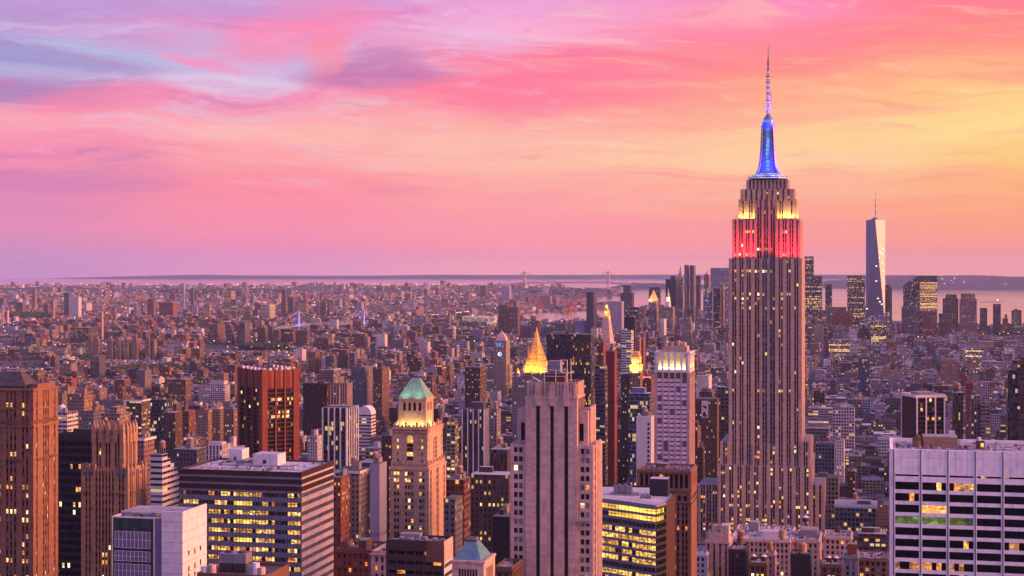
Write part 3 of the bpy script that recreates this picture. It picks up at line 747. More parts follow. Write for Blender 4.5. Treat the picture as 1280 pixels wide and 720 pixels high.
# ------------------------------------------------------------------ near towers, one builder each
def brown_brick_tower():                                   # at the frame's edge
    S = Site(-46, 700); w = S.x(41); d = S.depth(w, 70.5); zt = S.z(489, w)
    root = S.root('office_tower', 'brown brick office tower with dark hip roof and orange sunlit flank at the photo edge', 'tower')
    W = MB(); wins = []; t = (0, w, 0, d); B = 'brown_brick'
    W.box(0, w, 0, d, 0, zt, B, 'dark_roof'); roof_lip(W, 0, w, 0, d, zt, 1.1, 0.5, B)
    lf = lit_random(0.09, 0.17, 21, 0.62, pal=('lit_yellow', 'lit_yellow', 'lit_pale', 'lit_orange'), blind=.3)
    rows = rows_even(60, zt-4, 3.55, 1.9, top=1.2)
    for sd, gr in (('front', [2, 3, 2, 3, 2]), ('right', [1, 3, 1]), ('left', [1, 3, 1]), ('back', [2, 3, 3, 2])):
        facade(W, wins, t, sd, 0, zt, cols_groups(w if sd in ('front', 'back') else d, gr, 1.15, 0.75, 1.9), rows, 0.55, 0.28, B, 'umber_brick', lf)
        fr = side_frame(t, sd); e = 1.0 if sd in ('front', 'back') else 0
        for py, h, o in ((480, 0.7, 1.0), (503, .45, .75), (525, 0.8, 0.95), (717, .8, .8)):
            zz = S.z(py+9, w); fbox(W, fr, -e*o, fr[3]+e*o, zz, zz+h, 0, o, B)
        z2 = S.z(530, w)                                  # corbel table
        n = int(fr[3]/0.9)
        for i in range(n): fbox(W, fr, (i+.25)*fr[3]/n, (i+.75)*fr[3]/n, z2, z2+1.6, 0.56, 0.85, B)
        z3 = S.z(574, w)                                  # balconettes
        for c in (0.22, 0.5, 0.78): fbox(W, fr, fr[3]*c-2.6, fr[3]*c+2.6, z3-.8, z3, 0.5, 1.3, 'umber_brick')
    W.build('wall', root)
    H = MB(); a, b = S.x(-30, 6), S.x(33, 6)
    H.frustum([(a, 5), (b, 5), (b, d-4), (a, d-4)], zt, [(a, 5), (b, 5), (b, d-4), (a, d-4)], zt+1.6, 'dark_roof')
    H.frustum([(a-.4, 4.6), (b+.4, 4.6), (b+.4, d-3.6), (a-.4, d-3.6)], zt+1.6, [(a+3, 9), (b-4.5, 9), (b-4.5, d-8), (a+3, d-8)], zt+7.5, 'dark_roof')
    H.build('roof', root)
    P = MB(); P.box(w-5.5, w-1, 6, d-2, zt, zt+2.6, B, 'dark_roof'); P.build('penthouse', root)
    add_windows(root, S, wins, 100); claim(S, -5, w+2, -3, d+3); GUARD.append((-60, 72, 725, 690))
brown_brick_tower()

def black_glass_tower():
    S = Site(70, 850); w = S.x(123); d = S.depth(w, 132); zt = S.z(545, w)
    root = S.root('office_tower', 'black glass office tower with two bright floors, between two brown brick towers', 'tower')
    W = MB(); wins = []; t = (0, w, 0, d)
    W.box(0, w, 0, d, 0, zt, 'black_metal', 'dark_roof'); roof_lip(W, 0, w, 0, d, zt, 1.0, .5, 'black_metal')
    r = random.Random(4); strips = {6: .7, 16: .15, 19: 1.0, 20: .95, 22: .3, 24: .2, 25: .75, 3: .3, 5: .2}
    def lf(sd, ci, ri, nc, nr):
        k = strips.get(ri, 0.03)
        if sd == 'front' and ri in (3, 5, 6, 22, 25) and ci < nc*0.35: k *= .2
        return r.choice(('lit_yellow', 'lit_pale', 'lit_orange') if ri not in (22, 24, 25, 3) else ('lit_orange', 'lit_dim')) if r.random() < k else 'glass_black'
    for sd in ('front', 'right', 'left'):
        facade(W, wins, t, sd, 0, zt, cols_even(w if sd == 'front' else d, 1.6, 1.35, .4), rows_even(60, zt, 4.05, 2.5, top=3), .3, .12, 'black_metal', 'black_metal', lf)
    W.build('wall', root)
    P = MB(); P.box(w*.35, w*.8, d*.3, d*.8, zt, zt+3.2, 'dark_stone', 'dark_roof'); P.build('penthouse', root)
    add_windows(root, S, wins, 100); claim(S, -3, w+2, -2, d+2); GUARD.append((70, 122, 725, 840))
black_glass_tower()

def pinnacled_tower():
    S = Site(104, 770); w = S.x(159); d = S.depth(w, 181); zs = S.z(589, w)
    root = S.root('office_tower', 'brown brick tower crowned with pointed gothic pinnacles', 'tower')
    W = MB(); wins = []; B = 'tan_brick'; B2 = 'brown_brick'
    lf = lit_random(0.02, 0.0, 31)
    r = random.Random(2)
    def lfm(sd, ci, ri, nc, nr):
        if sd == 'front' and ri >= 9 and 4 <= ci <= 7 and r.random() < (.72 if ri > 11 else .4): return r.choice(('lit_yellow', 'lit_yellow', 'lit_pale'))
        return 'lit_dim' if r.random() < .02 else ('glass_blind' if r.random() < .1 else 'glass_dark')
    W.box(0, w, 0, d, 0, zs, B2, 'dark_roof'); t = (0, w, 0, d)
    rows = rows_even(50, zs, 3.6, 2.0, top=3.4)
    facade(W, wins, t, 'front', 0, zs, cols_groups(w, [2, 6, 2], 1.1, .62, 1.4), rows, .7, .2, B, B2, lfm)
    for sd in ('right', 'left', 'back'): facade(W, wins, t, sd, 0, zs, cols_groups(w if sd == 'back' else d, [2, 2, 2], 1.1, .7, 1.4), rows, .7, .2, B, B2, lf)
    roof_lip(W, 0, w, 0, d, zs, 1.3, .5, B)
    for sd in ('front', 'right', 'left'):                 # blue terracotta squares and stepped pier heads
        fr = side_frame(t, sd)
        for c in ((.07, .2, .82, .94) if sd == 'front' else (.1, .3, .7, .9)):
            fbox(W, fr, fr[3]*c-.9, fr[3]*c+.9, zs-2.6, zs-.8, .7, .78, 'blue_terracotta'); fbox(W, fr, fr[3]*c+1.3, fr[3]*c+2.1, zs, zs+3.0, -.6, .8, B)
        for c in ((.12, .88) if sd == 'front' else (.2, .8)): fbox(W, fr, fr[3]*c-2.2, fr[3]*c+2.2, zs-11, zs-10.2, .6, 1.5, B2)
    x0, x1 = S.x(118, 4), S.x(153.5, 4); y1 = d-2; zt = S.z(543, x1, 4); t2 = (x0, x1, 4, y1)
    W.box(x0, x1, 4, y1, zs, zt, B2, 'dark_roof')
    rows2 = [(zs+2, zs+6), (zs+7, zs+10.5), (zt-8.5, zt-3.5)]
    for sd in ('front', 'right', 'left', 'back'):
        L = x1-x0 if sd in ('front', 'back') else y1-4
        facade(W, wins, t2, sd, zs, zt, cols_groups(L, [2, 2, 2], 1.05, .45, 1.3), rows2, .9, .25, B, B2, lf)
    W.build('wall', root)
    z2 = zt-.2
    def pin(x, y, h, r0):
        q = MB(); s = lambda r: [(x-r, y-r), (x+r, y-r), (x+r, y+r), (x-r, y+r)]
        q.frustum(s(r0), z2-4, s(r0*.95), z2+h*.35, B); q.frustum(s(r0*1.15), z2+h*.35, s(.12), z2+h, B); q.build('pinnacle', root)
    for i in range(5):
        for y in (3.6, y1+.4): pin(x0+(x1-x0)*i/4, y, 6.6 if i % 2 == 0 else 5.4, 0.95)
    for j in range(1, 4):
        for x in (x0-.4, x1+.4): pin(x, 4+(y1-4)*j/4, 6.0, .95)
    C = MB(); C.box(x0+2, x1-2, 6, y1-2, zt, zt+3.2, B, 'dark_roof'); C.frustum([(x0+3, 7), (x1-3, 7), (x1-3, y1-3), (x0+3, y1-3)], zt+3.2, [(x0+5, 10), (x1-5, 10), (x1-5, y1-6), (x0+5, y1-6)], zt+6.0, B2); C.build('crown', root)
    add_windows(root, S, wins, 100); claim(S, -3, w+3, -2, d+2); GUARD.append((104, 182, 722, 760))
pinnacled_tower()

def white_cube_tower():
    S = Site(140, 640); w = S.x(228.2); d = S.depth(w, 258.5); zt = S.z(640, w)
    root = S.root('office_building', 'white panelled block with a glass bay of three pale grids and an open roof', 'building')
    W = MB(); wins = []; xg = S.x(192.5); xs = S.x(202)
    zg = S.z(645, 0)
    W.box(xs+.01, w, 0, d, 0, zt-4, 'white_panel', 'dark_roof'); W.box(0, xs, .3, d, 0, zg-4, 'grey_panel', 'dark_roof')
    for (a, b, c, e, zz) in ((xs+.01, w, 0, .5, zt), (w-.5, w, .5, d, zt), (0, xs, .3, .8, zg), (0, .5, .8, d, zg), (.5, w-.5, d-.5, d, zg+.8)): W.box(a, b, c, e, zz-4, zz, 'white_panel')
    t = (xs, w, 0, d)
    for i in range(1, 9):                                 # panel joints as thin grey strips
        zz = zt - i*4.1
        for sd in ('front', 'right'): fbox(W, side_frame(t, sd), 0, side_frame(t, sd)[3], zz, zz+.12, 0, .05, 'grey_panel')
    W.build('wall', root)
    r = random.Random(5)
    fg = ((0, 0.3), (1, 0), (0, -1), xg)
    G = MB(); fbox(G, fg, 0.3, xg-.2, 0, zg-.6, 0, .12, 'glass_green')
    for a in (0, xg-.25): fbox(G, fg, a, a+.3, 0, zg, 0, .3, 'white_panel')
    G.build('glass_wall', root)
    fl = [(663.5, 684), (688, 700.5), (704, 721), (725, 742), (746, 762)]
    for p0, p1 in fl:                                     # pale grids of panes
        za, zb = S.z(p1), S.z(p0); q = MB(); x0, x1 = S.x(143.5), S.x(187.5)
        fbox(q, fg, x0, x1, za, zb, .12, .2, 'glass_grid')
        for i in range(10): xx = x0+(x1-x0)*i/9; fbox(q, fg, xx-.05, xx+.05, za, zb, .2, .32, 'steel_white')
        for zz in (za, (za+zb)/2, zb): fbox(q, fg, x0, x1, zz-.06, zz+.06, .2, .30, 'steel_white')
        q.build('glass_grid', root)
    N = MB(); fbox(N, ((xg, .3), (1, 0), (0, -1), xs-xg), 0.1, xs-xg-.1, 0, zg-.3, 0, .1, 'glass_grid'); N.build('glass_slot', root)
    for (pxs, p0, p1) in ((236, 688, 694), (243.5, 686, 692), (250.5, 682, 688), (236, 707, 714), (243.5, 703, 710), (250.5, 699, 706), (236, 716, 722), (243.5, 714, 720)):
        yy = S.depth(w, pxs); q = MB(); za, zb = S.z(p1, w, yy), S.z(p0, w, yy); fbox(q, side_frame(t, 'right'), yy-.55, yy+.55, za, zb, 0.03, .08, 'glass_black'); q.build('window', root)
    M = MB()
    for i in range(7):
        x = 2+i*(w-8)/7; M.box(x, x+r.uniform(2, 4), 4+r.random()*4, d-4-r.random()*5, zt-4, zt-4+r.uniform(.8, 2.6), 'steel_grey')
    for i in range(5): M.bar((2, 4+i*(d-7)/5, zt-1.2), (w-3, 4+i*(d-7)/5, zt-1.2), .18, 'steel_white')
    M.build_each('roof_unit', root); roof_clutter(root, 1, w-1, 1, d-1, zt-4, 30, 8)
    claim(S, -2, w+2, -2, d+2); GUARD.append((140, 259, 722, 632))
white_cube_tower()

def banded_office():
    S = Site(225.5, 765); w = S.x(376); d = S.depth(w, 415.8); zt = S.z(590.5, w)
    root = S.root('office_building', 'broad flat roofed office block with rows of yellow lit windows under dark top bands', 'building')
    W = MB(); wins = []; t = (0, w, 0, d)
    W.box(0, w, 0, d, 0, zt-.8, 'spandrel_metal', 'pale_roof'); roof_lip(W, 0, w, 0, d, zt-.8, .8, .7, 'bronze_panel')
    zb = zt-9.6
    for sd in ('front', 'right', 'left', 'back'):
        fr = side_frame(t, sd); e = .5 if sd in ('front', 'back') else 0
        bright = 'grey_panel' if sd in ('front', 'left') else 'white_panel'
        fbox(W, fr, -e, fr[3]+e, zt-2.4, zt, 0, .5, 'bronze_panel')
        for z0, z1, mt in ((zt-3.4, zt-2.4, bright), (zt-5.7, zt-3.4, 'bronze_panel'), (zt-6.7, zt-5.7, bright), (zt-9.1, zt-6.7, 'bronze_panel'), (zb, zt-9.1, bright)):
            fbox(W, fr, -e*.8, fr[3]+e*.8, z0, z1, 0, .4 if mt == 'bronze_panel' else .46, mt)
        n = int(fr[3]/1.6)
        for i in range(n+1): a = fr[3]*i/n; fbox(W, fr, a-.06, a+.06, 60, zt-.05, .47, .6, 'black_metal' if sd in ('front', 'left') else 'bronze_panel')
    r = random.Random(7)
    lits = [(.02, .16, .8), (.22, .415, .95), (.425, .585, 1.0), (.60, .765, .9), (.88, .985, .85)]
    def lf(sd, ci, ri, nc, nr):
        f = ci/nc
        if sd in ('right', 'left'): return 'lit_dim' if r.random() < .03 else 'glass_dark'
        for a, b, k in lits:
            if a < f < b and r.random() < k*(.5 if a < .05 and ri > 5 else 1): return 'lit_strip' if (.43 < f < .58 and ri % 4 in (1, 3)) else r.choice(('lit_office', 'lit_office', 'lit_office', 'lit_office', 'lit_yellow', 'lit_dim', 'lit_dim', 'glass_dark', 'lit_orange'))
        return r.choice(('glass_dark', 'glass_green', 'glass_blue', 'glass_dark'))
    for sd in ('front', 'right', 'left', 'back'):
        L = w if sd in ('front', 'back') else d; n = int(L/1.6)
        cols = [(L*i/n+.06, L*(i+1)/n-.06) for i in range(n)]
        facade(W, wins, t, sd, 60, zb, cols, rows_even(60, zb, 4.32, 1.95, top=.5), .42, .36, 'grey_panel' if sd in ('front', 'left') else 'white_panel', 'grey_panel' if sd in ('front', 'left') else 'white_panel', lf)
    W.build('wall', root)
    zr = zt-.8
    for pl, pr, yo, hh, dd, mt in ((286, 302.5, 36, 6.4, 9, 'white_panel'), (316, 347, 26, 5.6, 11, 'white_panel')):
        q = MB(); x0, x1 = S.x(pl, yo), S.x(pr, yo)
        q.box(x0, x1, yo, yo+dd, zr, zr+hh, mt, 'pale_roof'); q.box(x0+.4*(x1-x0), x0+.55*(x1-x0), yo-.06, yo, zr+1, zr+2.8, 'dark_stone'); q.build('penthouse', root)
    q = MB()
    for i in range(9): q.box(8+i*2.6, 9.6+i*2.6, 30+(i % 3)*3, 46, zr, zr+1.0+.4*(i % 2), 'steel_grey')
    for i in range(26): q.bar((2+i*2.3, 1.2, zr+.8), (2+i*2.3, 1.2, zr+1.9), .07, 'steel_grey')
    q.bar((2, 1.2, zr+1.9), (59, 1.2, zr+1.9), .07, 'steel_grey'); q.bar((12, 20, zr+.6), (50, 22, zr+.6), .25, 'steel_grey')
    q.build_each('roof_unit', root)
    roof_clutter(root, 1, w-1, 1, d-1, zr, 46, 3, [(S.x(286, 36), S.x(302.5, 36), 36, 45), (S.x(316, 26), S.x(347, 26), 26, 37), (8, 31, 30, 46)])
    add_windows(root, S, wins, 100); claim(S, -2, w+2, -2, d+2); GUARD.append((222, 417, 722, 755))
banded_office()

def red_fluted_tower():
    S = Site(299, 1432, R(57.95)); w = S.x(328); d = S.depth(w, 371.8); zt = S.z(462, w)
    root = S.root('office_tower', 'red brick tower turned cornerwise with fluted solid crown over dark glass', 'tower')
    W = MB(); wins = []; t = (0, w, 0, d); B = 'red_brick'
    zc = zt-17
    W.box(0, w, 0, d, 0, zt-1.4, 'black_metal', 'dark_roof')
    lf = lit_random(0.07, 0.14, 12, .4, pal=('lit_yellow', 'lit_orange', 'lit_pale', 'lit_dim'), dark='glass_black', blind=0.03)
    for sd in ('front', 'right', 'back', 'left'):
        L = side_frame(t, sd)[3]; m = 4.3; bw = (L-2*m-2*1.3)/3; cols = []
        for b in range(3):
            a = m+b*(bw+1.3)
            for k in range(4): cols.append((a+bw*k/4+.06, a+bw*(k+1)/4-.06))
        facade(W, wins, t, sd, 0, zc, cols, rows_even(30, zc, 3.75, 2.4, top=.7), .35, .15, B, 'black_metal', lf, core='black_metal')
        fr = side_frame(t, sd); fbox(W, fr, -.4, L+.4, zc, zt-1.4, 0, .3, B)
        xs = [0, m+.0] + [m+b*(bw+1.3)+bw for b in range(3)]
        for a0, a1 in ((-.8, m), (m+bw, m+bw+1.3), (m+2*bw+1.3, m+2*bw+2.6), (L-m, L+.8)):      # boldly projecting piers
            fbox(W, fr, a0, a1, 0, zt, .36, 1.5, B)
        for b in range(3):                                 # folded plates of the crown
            a = m+b*(bw+1.3); k = len(W.v); p, u, n, _ = fr; mi_ = W.mi(B)
            q = lambda s, o, z: (p[0]+u[0]*s+n[0]*o, p[1]+u[1]*s+n[1]*o, z)
            W.v += [q(a, .3, zc+.5), q(a+bw/2, 1.4, zc+.5), q(a+bw, .3, zc+.5), q(a, .3, zt-1), q(a+bw/2, 1.4, zt-1), q(a+bw, .3, zt-1)]
            W.f += [(k, k+1, k+4, k+3), (k+1, k+2, k+5, k+4), (k+3, k+4, k+5), (k+2, k+1, k)]; W.m += [mi_]*4
    W.build('wall', root)
    C = MB()
    for sd in ('front', 'right', 'back', 'left'):
        fr = side_frame(t, sd); L = fr[3]
        for i in range(6): fbox(C, fr, L*(i+.3)/6, L*(i+.7)/6, zt-1.4, zt+.9, -3, -1, 'white_panel')
    C.build('crown_vent', root)
    add_windows(root, S, wins, 100, 580); claim(S, -3, w+3, -3, d+3); GUARD.append((296, 374, 580, 1395))
red_fluted_tower()

def green_roof_tower():
    S = Site(488.5, 955); w = S.x(535.2); d = S.depth(w, 556); zl = S.z(585, w)
    root = S.root('office_tower', 'tan tower with floodlit green copper pyramid roof', 'tower')
    W = MB(); wins = []; B = 'cream_brick'
    r = random.Random(14)
    def lf(sd, ci, ri, nc, nr):
        k = .55 if ri < 2 and sd == 'front' else .14
        return r.choice(('lit_yellow', 'lit_yellow', 'lit_pale', 'lit_orange')) if r.random() < k else ('glass_blind' if r.random() < .2 else 'glass_dark')
    t = (0, w, 0, d)
    W.box(0, w, 0, d, 0, zl, B, 'grey_roof')
    rows = rows_even(40, zl, 4.0, 2.1, top=2.6)
    for sd in ('front', 'right', 'left', 'back'): facade(W, wins, t, sd, 0, zl, cols_groups(w if sd in ('front', 'back') else d, [2, 3, 2], 1.5, .4, 2.0), rows, .6, .3, B, B, lf)
    roof_lip(W, 0, w, 0, d, zl, 1.2, .5, B)
    for sd in ('front', 'right', 'left'):
        fr = side_frame(t, sd); fbox(W, fr, -1, fr[3]+1, zl-1.4, zl-.5, .6, 1.1, B); n = int(fr[3]/1.6)
        for i in range(n): fbox(W, fr, fr[3]*(i+.2)/n, fr[3]*(i+.75)/n, zl+1.2, zl+2.6+(1.2 if i % 4 == 0 else 0), -.5, .3, B)
    x0, x1 = S.x(492, 2), S.x(533.6, 2); y1 = d-2; zu = S.z(536, x1, 2); t2 = (x0, x1, 2, y1)
    W.box(x0, x1, 2, y1, zl, zu, B, 'grey_roof')
    for sd in ('front', 'right', 'left'):
        L = x1-x0 if sd == 'front' else y1-2
        side_rows = [(zl+3+i*4.0, zl+4.7+i*4.0) for i in range(4) if zl+4.7+i*4.0 < zu-2]
        facade(W, wins, t2, sd, zl, zu, [(2.2, 3.4), (L-3.4, L-2.2)], side_rows, .5, .45, B, B, lf)
        fr = side_frame(t2, sd)
        for k in range(2 if sd == 'front' else 4):                                # tall arched centre opening / loggia
            pass
        n = 1 if sd == 'front' else 3
        for k in range(n):
            c = L/2+(k-(n-1)/2)*3.0; hw = 1.9 if n == 1 else .9
            for i in range(5):
                za_ = zl+4+i*2.6; W_ = 'glass_dark' if i not in (1, 4) else 'lit_yellow'
                wins.append((sd, ((fr[0][0]+fr[2][0]*.46, fr[0][1]+fr[2][1]*.46), fr[1], fr[2], L), c-hw, c+hw, za_, za_+2.3, W_ if sd == 'front' else 'glass_dark'))
        e = 1 if sd == 'front' else 0
        fbox(W, fr, -1.1*e, L+1.1*e, zu-2.4, zu-1.6, .5, 1.2, B); fbox(W, fr, -1.3*e, L+1.3*e, zu-.7, zu, .5, 1.5, B)
    a = MB(); fr = side_frame(t2, 'front'); L = x1-x0        # arch over the centre window
    z0 = zl+4+13.0; pts = [(L/2+1.9*cos(q*pi/10), z0+1.9*sin(q*pi/10)) for q in range(11)]
    a.poly([(x0+p, 1.49, z) for p, z in pts][::1], 'lit_yellow'); a.build('arched_window', root)
    b0, b1 = S.x(499.5, 6), S.x(531.5, 6); yb = 6+(b1-b0)*.95; zb0 = zu; zb = S.z(498, b1, 6); t3 = (b0, b1, 6, yb)
    W.box(b0, b1, 6, yb, zb0, zb, B, 'grey_roof')
    for sd in ('front', 'right', 'left', 'back'):
        L = side_frame(t3, sd)[3]; facade(W, wins, t3, sd, zb0, zb, cols_even(L, 3.3, 1.6, 1.6), [(zb-7.5, zb-2.6)], .6, .6, B, B, lambda *q: 'glass_dark')
        fr = side_frame(t3, sd); fbox(W, fr, -1*(sd in ('front', 'back')), L+1*(sd in ('front', 'back')), zb-.9, zb, .6, 1.1, B)
    n = 9
    for sd in ('front', 'right', 'left'):
        fr = side_frame(t2, sd)
        for i in range(n): fbox(W, fr, fr[3]*(i+.15)/n, fr[3]*(i+.6)/n, zu, zu+2.2+(1.4 if i % 3 == 0 else 0), -.2, .6, B)
    W.build('wall', root)
    q = MB(); zp = S.z(472.5, (b0+b1)/2, 14); m = (b0+b1)/2; k = (b1-b0)*.16; my = (6+yb)/2
    q.frustum([(b0-.9, 5.1), (b1+.9, 5.1), (b1+.9, yb+.9), (b0-.9, yb+.9)], zb, [(m-k, my-k*.5), (m+k, my-k*.5), (m+k, my+k*.5), (m-k, my+k*.5)], zp, 'copper_green')
    for f_ in (.25, .5, .75): x = b0+(b1-b0)*f_; q.bar((x, 5.1, zb), (m-k+2*k*f_, my-k*.5, zp), .14, 'copper_green')
    rf = q.build('roof', root)
    add_windows(root, S, wins, 100, 672)
    yel = (1.0, .72, .22)
    for k in range(3):
        x = b0+(b1-b0)*(k+.5)/3; flood(root, 'floodlight', (x, 3.6, zu+.5), (x, 6, zb-4), yel, 620, 3, .8, 165)
    for y in (9, 15): flood(root, 'floodlight', (b1+1.8, y, zu+.5), (b1, y, zb-4), yel, 620, 3, .8, 165); flood(root, 'floodlight', (b0-1.8, y, zu+.5), (b0, y, zb-4), yel, 620, 3, .8, 165)
    for k in range(2): x = b0+(b1-b0)*(k+.5)/2; flood(root, 'floodlight', (x, 1.5, zb+.6), (x, 9, zb+7), (.85, 1, .55), 230, 3, 1, 120)
    claim(S, -3, w+3, -2, d+2); GUARD.append((486, 557, 675, 945))
green_roof_tower()

def dark_low_office():
    S = Site(483, 690); w = S.x(554.5); d = S.depth(w, 565.5); zt = S.z(677, w)
    root = S.root('office_building', 'dark brown flat roofed block in front of the green roofed tan tower', 'building')
    W = MB(); wins = []; t = (0, w, 0, d)
    W.box(0, w, 0, d, 0, zt-1.5, 'dark_stone', 'grey_roof'); roof_lip(W, 0, w, 0, d, zt-1.5, 1.5, .5, 'dark_stone')
    fr = side_frame(t, 'front'); x = S.x(533)
    fbox(W, fr, x, w, zt-9, zt-.1, 0, .25, 'umber_brick')
    r = random.Random(3)
    facade(W, wins, t, 'front', 40, zt-2, cols_even(w, 4.2, 3.4, .6), rows_even(40, zt-2, 4.2, 1.5, top=2.6), .15, .1, 'dark_stone', 'dark_stone', lambda *a: 'lit_orange' if r.random() < .06 else 'glass_black')
    facade(W, wins, t, 'right', 40, zt-9, [(0.3, d-.3)], rows_even(40, zt-9, 4.2, 1.9, top=.8), .3, .3, 'white_panel', 'white_panel', lambda *a: 'glass_dark')
    fbox(W, side_frame(t, 'right'), 0, d, zt-8.9, zt, 0, .3, 'pale_stone')
    W.build('wall', root)
    P = MB()
    for i in range(9): P.box(1.5+i*2.5, 3.2+i*2.5, 3+(i % 3)*2, 3+(i % 3)*2+2.2+i % 2, zt-1.5, zt-.3+(i % 2)*.5, 'steel_grey')
    P.box(3, 12, 10, 15, zt-1.5, zt+1.0, 'grey_panel', 'grey_roof'); P.build_each('roof_unit', root)
    roof_clutter(root, 1, w-1, 1, d-1, zt-1.5, 26, 6)
    add_windows(root, S, wins, 60); claim(S, -2, w+2, -2, d+2); GUARD.append((483, 566, 724, 680))
dark_low_office()

def teal_roof_block():
    S = Site(566.5, 650); w = S.x(603.8); d = S.depth(w, 617.5); zt = S.z(701.5, w)
    root = S.root('office_building', 'pale stone block capped by a teal copper truncated pyramid roof', 'building')
    W = MB(); wins = []; t = (0, w, 0, d)
    W.box(0, w, 0, d, 0, zt, 'pale_stone', 'grey_roof')
    for sd in ('front', 'right', 'left'):
        fr = side_frame(t, sd); L = fr[3]; W_ = cols_even(L, 1.2, .85, L*.18)
        facade(W, wins, t, sd, 40, zt, W_, [(zt-12, zt-3.6), (zt-24, zt-14)], .4, .4, 'pale_stone', 'pale_stone', lambda *a: 'glass_dark')
        e = .9 if sd == 'front' else 0; fbox(W, fr, -e, L+e, zt-.9, zt, .4, .9, 'pale_stone'); fbox(W, fr, L*.12, L*.88, zt-3.3, zt-2.6, .4, .8, 'pale_stone')
    W.build('wall', root)
    q = MB(); ya, yb = 1.0, d-1.0; a, b = .5, w-1.2; m = S.x(590.5, d/2); k = w*.17; my = (ya+yb)/2; zp = S.z(675, m, my)
    q.frustum([(a, ya), (b, ya), (b, yb), (a, yb)], zt, [(m-k, my-k), (m+k, my-k), (m+k, my+k), (m-k, my+k)], zp, 'copper_teal')
    for i in range(1, 8): f = i/8; q.bar((a+(b-a)*f, ya, zt+.05), (m-k+2*k*f, my-k, zp), .09, 'copper_teal')
    rf = q.build('roof', root)
    c = MB(); c.box(m-k-.4, m+k+.4, my-k-.4, my+k+.4, zp, zp+.35, 'dark_stone'); c.box(m-k, m+k, my-k, my+k, zp+.353, zp+1.2, 'grey_panel', 'dark_roof'); c.build('roof_lantern', rf)
    add_windows(root, S, wins, 60); claim(S, -2, w+2, -2, d+2); GUARD.append((566, 618, 724, 640))
teal_roof_block()

